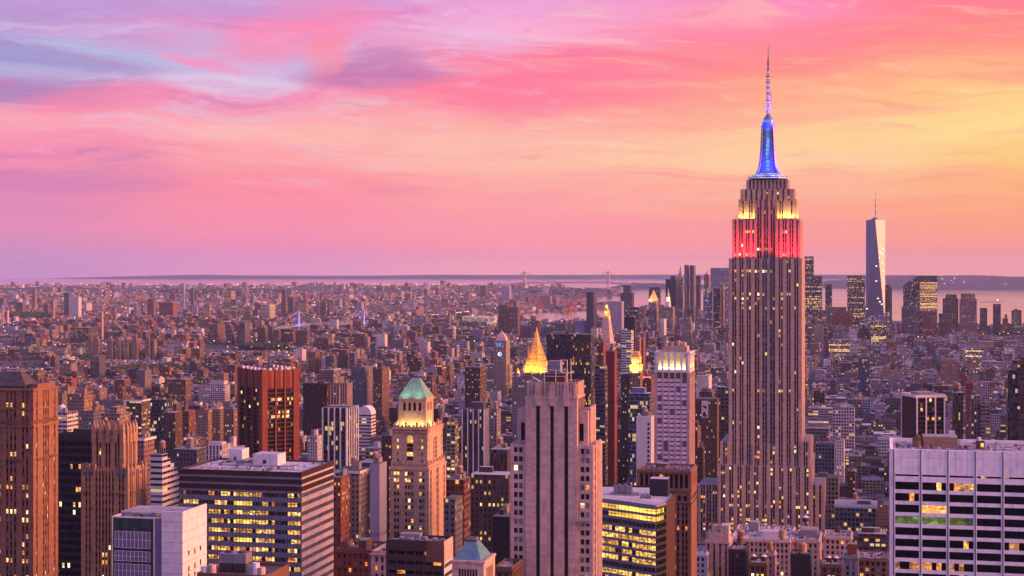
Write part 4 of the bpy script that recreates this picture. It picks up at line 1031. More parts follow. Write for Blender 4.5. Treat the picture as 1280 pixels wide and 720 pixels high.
def slotted_stone_tower():
    S = Site(638.8, 720); w = S.x(741); d = S.depth(w, 751.8); zl = S.z(557, w)
    root = S.root('office_tower', 'pale stone art deco tower with three black vertical slots', 'tower')
    W = MB(); wins = []; B = 'pale_stone'
    x0, x1 = S.x(656.8, -1), S.x(721.4, -1); zt = S.z(478, x1)
    r = random.Random(9)
    def lf(sd, ci, ri, nc, nr):
        if r.random() < .09: return r.choice(('lit_yellow', 'lit_orange', 'lit_pale'))
        return 'glass_blind' if r.random() < .22 else 'glass_dark'
    # lower shoulders
    for a, b, g in ((0, x0-.01, [2]), (x1+.01, w, [2])):
        t = (a, b, 0, d); W.box(a, b, 0, d, 0, zl, B, 'grey_roof')
        facade(W, wins, t, 'front', 40, zl, cols_groups(b-a, g, 1.75, .55, 1.0), rows_even(40, zl, 4.03, 2.35, top=1.5), .35, .3, B, B, lf, edge=False)
        if b == w:
            facade(W, wins, t, 'right', 40, zl, cols_even(d, 3.4, 1.5, 1.2), rows_even(40, zl, 4.03, 2.35, top=1.5), .35, .3, B, B, lf)
        else: facade(W, wins, t, 'left', 40, zl, cols_even(d, 3.4, 1.5, 1.2), rows_even(40, zl, 4.03, 2.35, top=1.5), .35, .3, B, B, lf)
    # upper shoulders
    zu = S.z(514, w); a = S.x(646.5, 3); b = S.x(735, 3)
    W.box(a, x0-.02, 3, d-3, zl, zu, B, 'grey_roof'); W.box(x1+.02, b, 3, d-3, zl, zu, B, 'grey_roof')
    for q0, q1 in ((S.x(651.5, 3), S.x(656, 3)), (S.x(724.5, 3), S.x(729.5, 3))):
        wins.append(('front', ((q0, 2.9), (1, 0), (0, -1), q1-q0), 0, q1-q0, zl+1.5, zu-6, 'glass_black'))
    for k in range(4):                                   # ribs on the sunlit flank
        y = 5+k*(d-10)/3.5; W.box(b, b+.9, y, y+2.4, zl, zu+1.5, B); W.box(w, w+.8, y-1, y+1.2, 40, zl+1.2, B)
    # central shaft with three slots: wall strips between dark recesses
    W.box(x0, x1, 1.2, d-5, 0, zt-7, 'black_metal', 'grey_roof')
    slots = [(669.7, 674.9), (687.5, 692.3), (705.0, 710.2)]; xs = [x0]
    for p, q in slots: xs += [S.x(p, -1), S.x(q, -1)]
    xs.append(x1); zs = S.z(508, x1)
    for i in range(0, 8, 2): W.box(xs[i], xs[i+1], -1.0, 1.2, 0, zs, B)
    W.box(x0, x1, -1.0, 1.2, zs+.003, zt-7.2, B)
    W.box(x1-.6, x1, 1.2, d-5, zl, zt-7.2, B); W.box(x0, x0+.6, 1.2, d-5, zl, zt-7.2, B); W.box(x0+.6, x1-.6, d-5, d-4.4, zl, zt-7.2, B)
    for p, q in slots:                                   # stepped heads over the slots
        c = (S.x(p, -1)+S.x(q, -1))/2
        for h0, h1, hw in ((0, 3.0, 1.15), (3.0, 6.0, 1.5), (6.0, 8.6, 1.1)): W.box(c-hw, c+hw, -1.55, -1.003, zs+h0, zs+h1, B)
        W.frustum([(c-1.1, -1.5), (c+1.1, -1.5), (c+1.1, -1.01), (c-1.1, -1.01)], zs+8.6, [(c-.2, -1.3), (c+.2, -1.3), (c+.2, -1.1), (c-.2, -1.1)], zs+11, B)
    W.box(x0-.2, x1+.2, -1.25, d-4.8, zt-7.2, zt-6.5, B)
    # crown of close ribs
    W.box(x0+.4, x1-.4, -.3, d-5.5, zt-6.5, zt-.6, B, 'dark_roof')
    n = 15
    for i in range(n):
        c = x0+.6+(x1-x0-1.2)*(i+.5)/n; W.box(c-.42, c+.42, -.8, -.3, zt-6.5, zt, B); W.box(c-.42, c+.42, d-5.5, d-5, zt-6.5, zt, B)
    for i in range(9):
        c = .2+(d-6.4)*(i+.5)/9
        for xx in (x0, x1-.4): W.box(xx, xx+.4, c-.5, c+.5, zt-6.5, zt, B)
    W.build('wall', root)
    # roof machinery in a steel frame
    M = MB(); m0, m1 = S.x(682, 8), S.x(706, 8); zr = zt-.6
    M.box(m0, m1, 8, 16, zr, zr+3.6, 'umber_brick', 'grey_roof'); M.box(m0-.8, m1+.8, 7.6, 16.4, zr+3.6, zr+4.1, 'steel_grey')
    ph = M.build('penthouse', root)
    T = MB(); T.box(S.x(684, 9), S.x(700, 9), 9, 15, zr+4.4, zr+9.4, 'grey_panel', 'grey_roof'); T.build('cooling_unit', ph)
    F = MB(); xa, xb = m0-.5, m1+1.2
    for x in (xa, (xa+xb)/2, xb):
        for y in (7.4, 16.6): F.bar((x, y, zr), (x, y, zr+(10.2 if x == xb else 5.6)), .16, 'steel_white')
    for z in (zr+2.6, zr+5.4): F.bar((xa, 7.4, z), (xb, 7.4, z), .16, 'steel_white')
    F.bar((xb-3, 7.4, zr+10), (xb, 7.4, zr+10), .16, 'steel_white'); F.bar((xb-3, 7.4, zr+10), (xb-3, 7.4, zr+5), .14, 'steel_white'); F.bar((m0-2, 7.4, zr), (m0-6, 7.4, zr+2.2), .3, 'steel_white')
    F.build('steel_frame', root)
    G = MB(); yy = S.z(651, 20)                           # window-cleaning cradle
    zc = S.z(651, w); G.box(w-7.5, w-.8, -1.9, -.9, zc-1.2, zc-.2, 'steel_grey'); G.bar((w-7, -1.4, zc), (w-7, -.6, zl), .05, 'steel_grey'); G.bar((w-1.3, -1.4, zc), (w-1.3, -.6, zl), .05, 'steel_grey'); G.build('window_cradle', root)
    add_windows(root, S, wins, 100); claim(S, -2, w+3, -3, d+2); GUARD.append((637, 753, 724, 712))
slotted_stone_tower()

def curved_lit_office():
    S = Site(736, 826)
    root = S.root('office_building', 'office block with a curved front of bright yellow window strips', 'building')
    def loc(px, Y):
        X = (px-640)/FPX*Y; dx, dy = X-S.L[0], Y-S.L[1]
        return (dx*S.s[0]+dy*S.s[1], dx*S.a[0]+dy*S.a[1])
    P = [loc(736, 826), loc(761, 818), loc(786, 809), loc(804, 802), loc(820, 797), loc(832, 806), loc(843.5, 838), loc(830, 866), loc(742, 872)]
    zt = row_z(634, 797)
    W = MB(); wins = []
    W.frustum(P, 0, P, zt, 'dark_stone', 'pale_roof')
    r = random.Random(8)
    kinds = ['lit_strip', 'lit_strip', 'glass_dark', 'lit_office', 'lit_office', 'lit_office', 'lit_office', 'lit_office', 'glass_dark', 'lit_office', 'lit_office']
    for i in range(5):
        a, b = Vector(P[i]), Vector(P[i+1]); L = (b-a).length; u = (b-a)/L; n = (u.y, -u.x)
        fr = ((a.x, a.y), (u.x, u.y), n, L); nn = max(2, int(L/2.0)); dark = i == 4
        def lf(sd, ci, ri, nc, nr, i=i):
            k = kinds[ri] if ri < len(kinds) else 'lit_office'
            if dark: return k if (ri < 2 and ci < nc-1) else 'glass_black'
            if k == 'lit_strip' and ri == 1 and i < 1: return 'glass_dark'
            if k == 'lit_office': return k if r.random() < .86 else 'glass_dark'
            return k
        mt = 'black_metal' if dark else 'grey_panel'
        facade(W, wins, fr, 'seg', 30, zt, [(L*j/nn+.05, L*(j+1)/nn-.05) for j in range(nn)], rows_even(30, zt, 3.66, 2.35, top=1.2), .3, .35, mt, mt, lf)
    for i in (5, 6, 7, 8):
        a, b = Vector(P[i]), Vector(P[(i+1) % 9]); L = (b-a).length; u = (b-a)/L; fr = ((a.x, a.y), (u.x, u.y), (u.y, -u.x), L)
        fbox(W, fr, 0, L, 0, zt+1, 0, .3, 'bronze_panel' if i == 5 else 'dark_stone')
    for i in range(5):
        a, b = Vector(P[i]), Vector(P[i+1]); L = (b-a).length; u = (b-a)/L; fbox(W, ((a.x, a.y), (u.x, u.y), (u.y, -u.x), L), -.1, L+.1, zt, zt+1, -.4, .4, 'grey_panel')
    W.build('wall', root)
    B = MB(); x0, y0 = loc(812, 836); B.box(x0, x0+9.5, y0, y0+9, zt, zt+9, 'black_metal', 'pale_roof'); B.build('penthouse', root)
    C = MB(); x0, y0 = loc(767, 840)
    for k in range(3): C.box(x0+k*3.2, x0+k*3.2+2.9, y0, y0+5, zt+1.3, zt+5.2, 'steel_grey'); C.cyl(x0+k*3.2+1.45, y0+2.5, zt+5.2, zt+5.9, 1.1, 1.1, 'dark_stone', 12)
    C.box(x0-2, x0+12, y0-1.5, y0+6, zt, zt+.9, 'grey_panel'); C.build('cooling_tower', root)
    V = MB()
    for k in range(8): x, y = loc(800+k*1.7, 826); V.box(x, x+.9, y-k*.1, y+1.2, zt, zt+1.2+(k % 3)*.5, 'steel_grey')
    V.build_each('roof_vent', root)
    add_windows(root, S, wins, 100); GUARD.append((750, 845, 724, 790))
    BLOCKED.append([(S.L[0]-5, 790), (S.L[0]+60, 780), (S.L[0]+80, 880), (S.L[0]-5, 880)])
curved_lit_office()

def brown_pier_block():
    S = Site(797.3, 935); w = S.x(863); d = S.depth(w, 869.8); zt = S.z(590, w)
    d = max(d, 30)
    root = S.root('office_building', 'brown stone block with tall top windows below the pink residential tower', 'building')
    W = MB(); wins = []; t = (0, w, 0, d); B = 'brown_brick'
    W.box(0, w, 0, d, 0, zt, B, 'dark_roof'); roof_lip(W, 0, w, 0, d, zt, .9, .5, B)
    r = random.Random(6)
    lf = lambda *a: ('lit_orange' if r.random() < .07 else 'glass_dark')
    zs = S.z(613, w)
    for sd, L in (('front', w), ('right', d), ('left', d), ('back', w)):
        c = cols_even(L, 2.95, 1.9, .9) if sd == 'front' else cols_even(L, 3.4, 1.4, 1.0)
        facade(W, wins, t, sd, zs, zt, c, [(zs+1.2, zt-1.6)], .5, .5, B, B, lf)
        facade(W, wins, t, sd, zs-7.5, zs-.8, cols_even(L, 3.6, 2.2, 1.2), [(zs-6.3, zs-3.3)], .35, .35, B, B, lf)
        facade(W, wins, t, sd, 40, zs-8, cols_groups(L, [2]*6 if sd == 'front' else [1]*5, 1.3, .7, 1.6), rows_even(40, zs-8, 3.8, 2.2, top=1.6), .45, .3, B, 'umber_brick', lf)
        fr = side_frame(t, sd); e = 1.0 if sd in ('front', 'back') else 0
        fbox(W, fr, -e, L+e, zs-.8, zs, 0, 1.0, B); fbox(W, fr, -e*.8, L+e*.8, zs-8, zs-7.5, 0, .8, 'dark_stone'); fbox(W, fr, -e, L+e, zt-.6, zt+.1, .5, 1.0, B)
    W.build('wall', root)
    P = MB()
    for i in range(11): P.box(2+i*2.6, 3.6+i*2.6, 3+(i % 4)*2, 6+(i % 4)*2.4, zt, zt+.8+(i % 3)*.6, 'steel_grey')
    P.box(9, 16, 12, 19, zt, zt+3, 'umber_brick', 'grey_roof'); P.build_each('roof_unit', root)
    add_windows(root, S, wins, 100); claim(S, -2, w+3, -2, d+2); GUARD.append((797, 871, 724, 925))
brown_pier_block()

def pink_residential_tower():
    S = Site(818.8, 1075); w = S.x(861.4); d = S.depth(w, 867.3); zt = S.z(442, w)
    root = S.root('apartment_tower', 'slim pale residential tower with yellow lit crown and windows tinted pink for reflected sky', 'tower')
    W = MB(); wins = []; t = (0, w, 0, d); B = 'white_panel'
    zc = S.z(463, w)
    W.box(0, w, 0, d, 0, zc, 'grey_panel', 'pale_roof')
    r = random.Random(1)
    for sd, L in (('front', w), ('right', d), ('left', d), ('back', w)):
        bays = 5 if sd in ('front', 'back') else 6; m = 1.0; pitch = (L-2*m)/bays
        cols = [(m+pitch*i+.55, m+pitch*(i+1)-.55) for i in range(bays)]
        facade(W, wins, t, sd, 40, zc-1.5, cols, rows_even(40, zc-1.5, 3.04, 2.05, top=4.2), .55, .15, 'limestone', 'spandrel_metal', lambda *a: ('lit_yellow' if r.random() < .01 else ('glass_grid' if r.random() < .1 else 'glass_sky_tint')))
        fr = side_frame(t, sd); fbox(W, fr, -.5*(sd in ('front', 'back')), L+.5*(sd in ('front', 'back')), zc-1.5, zc, 0, .5, B)
        for i in range(bays+1):
            a = m+pitch*i; fbox(W, fr, max(-.3, a-.6), min(L+.3, a+.6), zc, zt, -.6, .5, B)
        fbox(W, fr, 0, L, zc, zt, -2.4, -1.6, B); fbox(W, fr, -.4, L+.4, zt, zt+.8, -1.4, .6, B)
    W.build('wall', root)
    P = MB(); a, b = S.x(829, 8), S.x(859, 8)
    P.box(a, b, 8, 20, zt-2, zt+4.5, 'pale_stone', 'grey_roof')
    for i in range(4): x = a+(b-a)*(i+.5)/4; P.cyl(x, 9.5, zt+4.5, zt+8.2-(i % 2), 1.6, 1.4, 'pale_stone', 10)
    P.box(a+3, b-4, 11, 18, zt+4.5, zt+7, 'pale_stone', 'grey_roof'); P.build('penthouse', root)
    add_windows(root, S, wins, 100, 585)
    for i in range(5):
        x = 1+(w-2)*(i+.5)/5; flood(root, 'crown_light', (x, 1.0, zc+.4), (x, 1.7, zt), (1, .66, .16), 620, 2.4, .6, 170)
    for i in range(5): flood(root, 'crown_light', (w-1.0, 2+i*(d-4)/4, zc+.4), (w-1.7, 2+i*(d-4)/4, zt), (1, .66, .16), 620, 2.4, .6, 170)
    claim(S, -2, w+2, -2, d+2); GUARD.append((817, 868, 588, 1065))
pink_residential_tower()

def white_banded_office():
    S = Site(1114.3, 690); w = S.x(1335); d = 46.0; zt = S.z(561, 0)
    root = S.root('office_building', 'wide white concrete office block with dark window strips and blank top wall', 'building')
    W = MB(); wins = []; t = (0, w, 0, d); B = 'white_concrete'
    W.box(0, w, 0, d, 0, zt-1.4, 'black_metal', 'grey_roof'); roof_lip(W, 0, w, 0, d, zt-1.4, 1.4, .7, B)
    zb = S.z(590.5, 0); r = random.Random(17)
    pit = S.x(1150.5)-S.x(1116.8)
    fr0 = 0.9
    piers = [fr0+pit*i for i in range(int(w/pit)+1)]
    def mk(L, ps):
        cols = []
        for i in range(len(ps)):
            a = ps[i]+.65; b = (ps[i+1]-.65) if i+1 < len(ps) else L-.4
            n = max(1, round((b-a)/2.2))
            for k in range(n): cols.append((a+(b-a)*k/n, a+(b-a)*(k+1)/n-.001))
        return cols
    special = {(2, 2): .12, (2, 3): .12}
    def lf(sd, ci, ri, nc, nr):
        if sd != 'front': return 'lit_dim' if r.random() < .04 else 'glass_black'
        bay, k = ci//5, ci % 5
        if ri == 4 and bay in (0, 1, 2): return 'lit_green' if r.random() < .92 else 'glass_black'
        if ri == 3 and bay == 1: return 'lit_orange'
        if ri == 2 and bay == 0 and k == 3: return 'lit_orange'
        if ri == 1 and bay == 2 and k >= 1: return r.choice(('lit_dim', 'lit_office', 'lit_orange'))
        if ri == 1 and bay == 1 and k == 3: return 'lit_yellow'
        p = .02 + (.16 if ri in (6, 9) and bay in (2, 4) else 0) + (.28 if ri == 8 and bay in (0, 1, 2) else 0)
        if r.random() < p: return r.choice(('lit_office', 'lit_orange', 'lit_dim', 'lit_dim', 'lit_dim'))
        return 'glass_black'
    rows = []
    z = S.z(602, 0)
    rows.append((S.z(594.6, 0), S.z(592.2, 0)))
    zz = S.z(601.5, 0)
    while zz > 60: rows.append((zz-3.35, zz)); zz -= 4.9
    for sd, L in (('front', w), ('left', d)):
        ps = piers if sd == 'front' else [.9+11*i for i in range(4)]
        facade(W, wins, t, sd, 40, zt-.003, mk(L, ps), rows, .62, .55, B, B, lf)
        fr = side_frame(t, sd)
        for p in ps:
            for o in (-.42, .42): fbox(W, fr, p+o-.09, p+o+.09, 40, zt+.01, .62, .74, B)
            fbox(W, fr, p-.3, p+.3, 40, zt+.01, .62, .66, 'steel_grey')
        for a in range(len(ps)-1):                         # board marks in the blank wall
            for q in (1, 2, 3): x = ps[a]+.7+(ps[a+1]-ps[a]-1.4)*q/4; fbox(W, fr, x-.025, x+.025, zb, zt, .55, .58, 'grey_panel')
        fbox(W, fr, 0, L, zt-3.6, zt-3.53, .55, .575, 'grey_panel')
    W.build('wall', root)
    zr = zt-1.4
    q = MB(); a, b = S.x(1154, 22), S.x(1197, 22); q.box(a, b, 22, 36, zr, zr+4.6, 'tan_brick', 'grey_roof'); q.box(a+11, a+13.5, 21.9, 24, zr+4.6, zr+7.4, 'white_panel')
    for i in range(6): q.bar((a+1+i*2.2, 24, zr+4.6), (a+1+i*2.2, 24, zr+6.2+(i % 2)*1.2), .07, 'steel_grey')
    q.build('penthouse', root)
    q = MB(); a, b = S.x(1220, 20), S.x(1231, 20); q.box(a, b, 20, 24, zr, zr+3.6, 'umber_brick', 'grey_roof'); bo = q.build('stair_hut', root)
    q = MB(); fbox(q, ((a, 20), (1, 0), (0, -1), b-a), 2.0, 3.3, zr+.9, zr+2.6, .02, .06, 'lit_yellow'); q.build('window', bo)
    q = MB(); q.cyl(a+1.4, 22, zr+3.6, zr+5.0, .9, .8, 'white_panel', 8); q.build('roof_vent', bo)
    q = MB(); x = S.x(1147, 24); q.cyl(x, 24, zr, zr+3.0, 2.3, 2.3, 'wood_tank', 14); tk = q.build('water_tank', root)
    q = MB(); q.cyl(x, 24, zr+3.0, zr+5.6, 2.6, .2, 'umber_brick', 14); q.build('tank_roof', tk)
    q = MB()
    for i in range(30):
        x = r.uniform(3, w-3); y = r.uniform(3, d-3); s = r.uniform(.4, 1.2)
        if not (S.x(1152, 22) < x < S.x(1199, 22) and y > 19): q.box(x, x+s, y, y+s, zr, zr+r.uniform(.4, 1.5), r.choice(('steel_grey', 'white_panel', 'grey_panel')))
    q.bar((S.x(1205, 10), 8, zr+.4), (S.x(1199, 38), 38, zr+.4), .3, 'steel_grey'); q.bar((S.x(1235, 10), 12, zr+.3), (w-4, 12, zr+.3), .2, 'steel_white'); q.build_each('roof_unit', root)
    roof_clutter(root, 1.2, w-1, 1.2, d-1, zr, 70, 5, [(S.x(1154, 22), S.x(1197, 22), 22, 36), (S.x(1220, 20), S.x(1231, 20), 20, 24), (S.x(1143, 24), S.x(1151, 24), 21, 27)])
    add_windows(root, S, wins, 100); claim(S, -3, w+3, -3, d+3); GUARD.append((1108, 1300, 724, 680))
white_banded_office()

def white_piered_office():
    rot = R(-11); S = Site(1144.5, 1270, rot); w = S.x(1181.5); d = 26.0; zt = S.z(493.5, w/2)
    root = S.root('office_tower', 'dark office tower with slim white vertical piers and white roof edge', 'tower')
    W = MB(); wins = []; t = (0, w, 0, d)
    W.box(0, w, 0, d, 0, zt-2.2, 'dark_stone', 'grey_roof'); roof_lip(W, -.4, w+.4, -.4, d+.4, zt-2.2, 2.2, 1.0, 'white_panel')
    lf = lit_random(.04, .05, 77, .3, pal=('lit_orange', 'lit_dim', 'lit_yellow'), dark='glass_black', blind=.03)
    fr = side_frame(t, 'front')
    cols = []
    for b in range(3):
        a = 1.1+b*(w-2.2)/3; L = (w-2.2)/3
        cols += [(a+.5+k*(L-1)/3+.08, a+.5+(k+1)*(L-1)/3-.08) for k in range(3)]
    facade(W, wins, t, 'front', 20, zt-2.3, cols, rows_even(20, zt-2.3, 3.7, 2.4, top=.6), .2, .1, 'dark_stone', 'bronze_panel', lf)
    for b in range(4): a = .9+b*(w-1.8)/3; fbox(W, fr, a-.55, a+.55, 20, zt-2.3, .2, .9, 'white_panel')
    fbox(W, side_frame(t, 'left'), 0, d, 20, zt-2.3, 0, .2, 'dark_stone'); fbox(W, side_frame(t, 'left'), .2, 1.6, 20, zt-2.3, .2, .7, 'white_panel'); fbox(W, side_frame(t, 'left'), d-2.5, d-1.4, 20, zt-2.3, .2, .6, 'dark_stone')
    W.build('wall', root)
    P = MB(); P.box(5, w-6, 7, d-6, zt-2.2, zt+1.6, 'grey_panel', 'grey_roof')
    for i in range(7): P.box(2+i*2.4, 3.6+i*2.4, 2.5, 5, zt-2.2, zt-.4+(i % 2)*1.3, 'steel_grey')
    P.build_each('roof_unit', root)
    add_windows(root, S, wins, 100, 560); claim(S, -12, w+3, -3, d+8); GUARD.append((1122, 1184, 560, 1240))
white_piered_office()

# ------------------------------------------------------------------ the ordinary city: boxes with window grids
WALLS = {'brick': (.27, .105, .07), 'red': (.33, .10, .055), 'brown': (.20, .115, .08), 'umber': (.12, .075, .06), 'tan': (.37, .26, .18), 'cream': (.46, .38, .31), 'grey': (.25, .235, .25),
         'slate': (.13, .125, .15), 'white': (.58, .54, .55), 'dark': (.045, .042, .05), 'pink': (.42, .26, .22), 'lilac': (.33, .30, .40), 'teal': (.07, .13, .15), 'blue': (.12, .2, .36), 'stone': (.36, .31, .29)}
DIM = {k: (.85 if k in ('white', 'lilac', 'blue') else .54) for k in WALLS}
WALLS = {k: tuple(v*DIM[k] for v in c) for k, c in WALLS.items()}
WORD = {'brick': 'red brick', 'red': 'red brick', 'brown': 'brown brick', 'umber': 'dark brown', 'tan': 'tan brick', 'cream': 'cream', 'grey': 'grey', 'slate': 'slate grey', 'white': 'white', 'dark': 'black',
        'pink': 'pinkish brick', 'lilac': 'lilac grey', 'teal': 'teal glass', 'blue': 'blue glass', 'stone': 'stone'}
ROOFS = [(.06, .055, .06), (.10, .095, .10), (.18, .17, .18), (.30, .29, .31), (.42, .40, .43), (.12, .09, .085), (.22, .20, .20)]
#            bay  floor  win-w win-h lit  glass
GRID = {'punched': (2.6, 3.3, .46, .55, .08, .025), 'wide': (4.2, 3.5, .70, .55, .10, .035), 'strip': (6.0, 3.6, .97, .45, .12, .04), 'glass': (1.7, 3.7, .86, .82, .09, .025),
        'pier': (2.2, 3.5, .50, .88, .10, .03), 'loft': (3.2, 4.0, .72, .64, .10, .04), 'small': (2.2, 3.0, .42, .5, .09, .035), 'blank': (50., 50., 0., 0., 0., .03), 'balcony': (3.4, 3.0, .88, .5, .10, .04),
        'stripe': (5.0, 400., .5, 1.0, .0, .03), 'grid': (3.4, 3.7, .62, .62, .08, .03)}
def vary(c, r, k=.18):
    f = 1 + r.uniform(-k, k); return tuple(max(.01, min(.8, x*f*(1+r.uniform(-.05, .05)))) for x in c)
def brec(cx, cy, w, d, z0, z1, rot, wall, roof, grid, r, litk=1.0, warm=None):
    b, f, fw, fh, lp, gt = grid
    return (cx, cy, w, d, z0, z1, rot, *wall, *roof, b, f, fw, fh, lp*litk, r.random(), r.random() if warm is None else warm, gt)
def boxes_mesh(name, recs, extra=None):
    B = np.array(recs, dtype=np.float64); N = len(B)
    cx, cyy, w, d, z0, z1, rot = B[:, :7].T
    sx = np.stack([-w/2, w/2, w/2, -w/2], 1); sy = np.stack([-d/2, -d/2, d/2, d/2], 1)
    c, s = np.cos(rot)[:, None], np.sin(rot)[:, None]       # local x = (cos,-sin), local y = (sin,cos)
    X = cx[:, None]+sx*c+sy*s; Y = cyy[:, None]-sx*s+sy*c
    V = np.zeros((N, 8, 3)); V[:, :4, 0] = X; V[:, 4:, 0] = X; V[:, :4, 1] = Y; V[:, 4:, 1] = Y; V[:, :4, 2] = z0[:, None]; V[:, 4:, 2] = z1[:, None]
    Q = np.array([[0,1,5,4],[1,2,6,5],[2,3,7,6],[3,0,4,7],[4,5,6,7]])
    F = (np.arange(N)[:, None, None]*8+Q[None]).reshape(-1, 4)
    me = bpy.data.meshes.new(name)
    me.vertices.add(N*8); me.loops.add(N*20); me.polygons.add(N*5)
    me.vertices.foreach_set('co', V.reshape(-1)); me.loops.foreach_set('vertex_index', F.reshape(-1).astype(np.int32))
    me.polygons.foreach_set('loop_start', np.arange(N*5, dtype=np.int32)*4)
    me.polygons.foreach_set('use_smooth', np.zeros(N*5, dtype=bool)); me.update(calc_edges=True)
    h = z1-z0; UV = np.zeros((N, 5, 4, 2))
    for k, L in enumerate((w, d, w, d)):
        UV[:, k, 0, 0] = 0; UV[:, k, 1, 0] = L; UV[:, k, 2, 0] = L; UV[:, k, 3, 0] = 0
        UV[:, k, 0, 1] = -h; UV[:, k, 1, 1] = -h; UV[:, k, 2, 1] = -.8; UV[:, k, 3, 1] = -.8
        UV[:, k, 2:, 1] = -.7; UV[:, k, :2, 1] = -.7-h[:, None]
    UV[:, 4] = [[.1, .1], [1, .1], [1, 1], [.1, 1]]
    uvl = me.uv_layers.new(name='uv'); uvl.data.foreach_set('uv', UV.reshape(-1).astype(np.float32))
    wall, roof = B[:, 7:10], B[:, 10:13]; bay, fl, fw, fh, lp, seed, warm, gt = B[:, 13:21].T
    wc = np.zeros((N, 5, 4)); wg = np.zeros((N, 5, 4)); we = np.zeros((N, 5, 4))
    wc[:, :4, :3] = wall[:, None]; wc[:, 4, :3] = roof; wc[:, :4, 3] = lp[:, None]
    for k, L in enumerate((w, d, w, d)): wg[:, k, 0] = L/np.maximum(1, np.round(L/bay))
    wg[:, 4, 0] = 50; wg[:, :4, 1] = fl[:, None]; wg[:, 4, 1] = 50; wg[:, :4, 2] = fw[:, None]; wg[:, :4, 3] = fh[:, None]
    we[:, :, 0] = seed[:, None]+np.arange(5)[None]*.13; we[:, :, 1] = warm[:, None]; we[:, :, 2] = .8; we[:, :, 3] = gt[:, None]
    for nm, a in (('wcol', wc), ('wgrid', wg), ('wext', we)):
        at = me.attributes.new(nm, 'FLOAT_COLOR', 'FACE'); at.data.foreach_set('color', a.reshape(-1).astype(np.float32))
    me.materials.append(MATS['city_facade']); me.update()
    return me

def compose(cx, cy, w, d, h, rot, wk, gk, r, tank=.3, detail=2, litk=1.0):
    """one building: (body boxes, penthouse boxes, tank spots)"""
    wall = vary(WALLS[wk], r); roof = vary(r.choice(ROOFS), r, .3); g = GRID[gk]
    g = (g[0]*r.uniform(.85, 1.2), g[1]*r.uniform(.95, 1.08), *g[2:])
    cs, sn = cos(rot), sin(rot)
    def at(x, y): return cx+x*cs+y*sn, cy-x*sn+y*cs
    body, pent, tanks = [], [], []
    B = GRID['blank']
    def add(lst, x, y, ww, dd, z0, z1, wl, gr, rf=None): X, Y = at(x, y); lst.append(brec(X, Y, ww, dd, z0, z1, rot, wl, rf or roof, gr, r, litk))
    if h > 55 and r.random() < .6 and detail > 1:          # setbacks
        h1 = h*r.uniform(.6, .82); k = r.uniform(.62, .8); h2 = h*r.uniform(.86, .95) if r.random() < .5 else h
        add(body, 0, 0, w, d, 0, h1, wall, g); add(body, 0, d*.04, w*k, d*k, h1, h2, wall, g)
        if h2 < h: add(body, 0, d*.04, w*k*.68, d*k*.68, h2, h, wall, g)
        wt, dt, zt = w*k*(.68 if h2 < h else 1), d*k*(.68 if h2 < h else 1), h
    elif r.random() < .28 and detail > 1 and w > 14:       # a lower wing
        k = r.uniform(.4, .65); h2 = h*r.uniform(.6, .85)
        sgn = r.choice((-1, 1)); add(body, sgn*(w*(1-k)/2), 0, w*k, d, 0, h, wall, g); add(body, -sgn*w*k/2, 0, w*(1-k)-.02, d-.6, 0, h2, wall, g, vary(r.choice(ROOFS), r, .3))
        cxo = sgn*(w*(1-k)/2); cx2, cy2 = at(cxo, 0); wt, dt, zt = w*k, d, h
        at0 = at; at = lambda x, y, o=cxo: at0(x+o, y)
    else:
        add(body, 0, 0, w, d, 0, h, wall, g); wt, dt, zt = w, d, h
    if detail > 0:
        # parapet cornice
        if detail > 1 and r.random() < .5: add(body, 0, 0, wt+.9, dt+.9, zt-.9, zt+.35, vary(wall, r, .25), B)
        z = zt+(.36 if detail > 1 else 0)
        for _ in range(1 if detail < 2 else r.choice((1, 1, 2, 3))):
            pw, pd = wt*r.uniform(.18, .42), dt*r.uniform(.18, .42); x = (wt-pw)*.44*r.uniform(-1, 1); y = (dt-pd)*.44*r.uniform(-1, 1)
            add(pent, x, y, pw, pd, zt-.01*_-.3, zt+r.uniform(2.2, 4.6)+(2 if h > 60 else 0), vary(WALLS[r.choice((wk, wk, 'grey', 'stone', 'white', 'umber'))], r), B)
        if r.random() < tank and wt > 8: x, y = wt*.3*r.uniform(-1, 1), dt*.3*r.uniform(-1, 1); X, Y = at(x, y); tanks.append((X, Y, zt, r.uniform(1.6, 2.3), r.random() < .7))
        if detail > 1:                                      # ducts and small plant
            for _ in range(r.choice((0, 1, 2, 3))): add(pent, (wt-3)*.45*r.uniform(-1, 1), (dt-3)*.45*r.uniform(-1, 1), r.uniform(1, 3), r.uniform(1, 3), zt-.2, zt+r.uniform(.8, 1.8), vary(WALLS[r.choice(('grey', 'white', 'lilac', 'slate'))], r), B)
    return body, pent, tanks

# --- buildings placed one by one: kind, left px, right px, flank px, top row, depth, wall, grid, label, extras
TB = []
def T(kind, pl, pr, ps, pt, Y, wk, gk, label, **k): TB.append((kind, pl, pr, ps, pt, Y, wk, gk, label, k))
AT, OT, BB = 'apartment_tower', 'office_tower', 'brick_building'
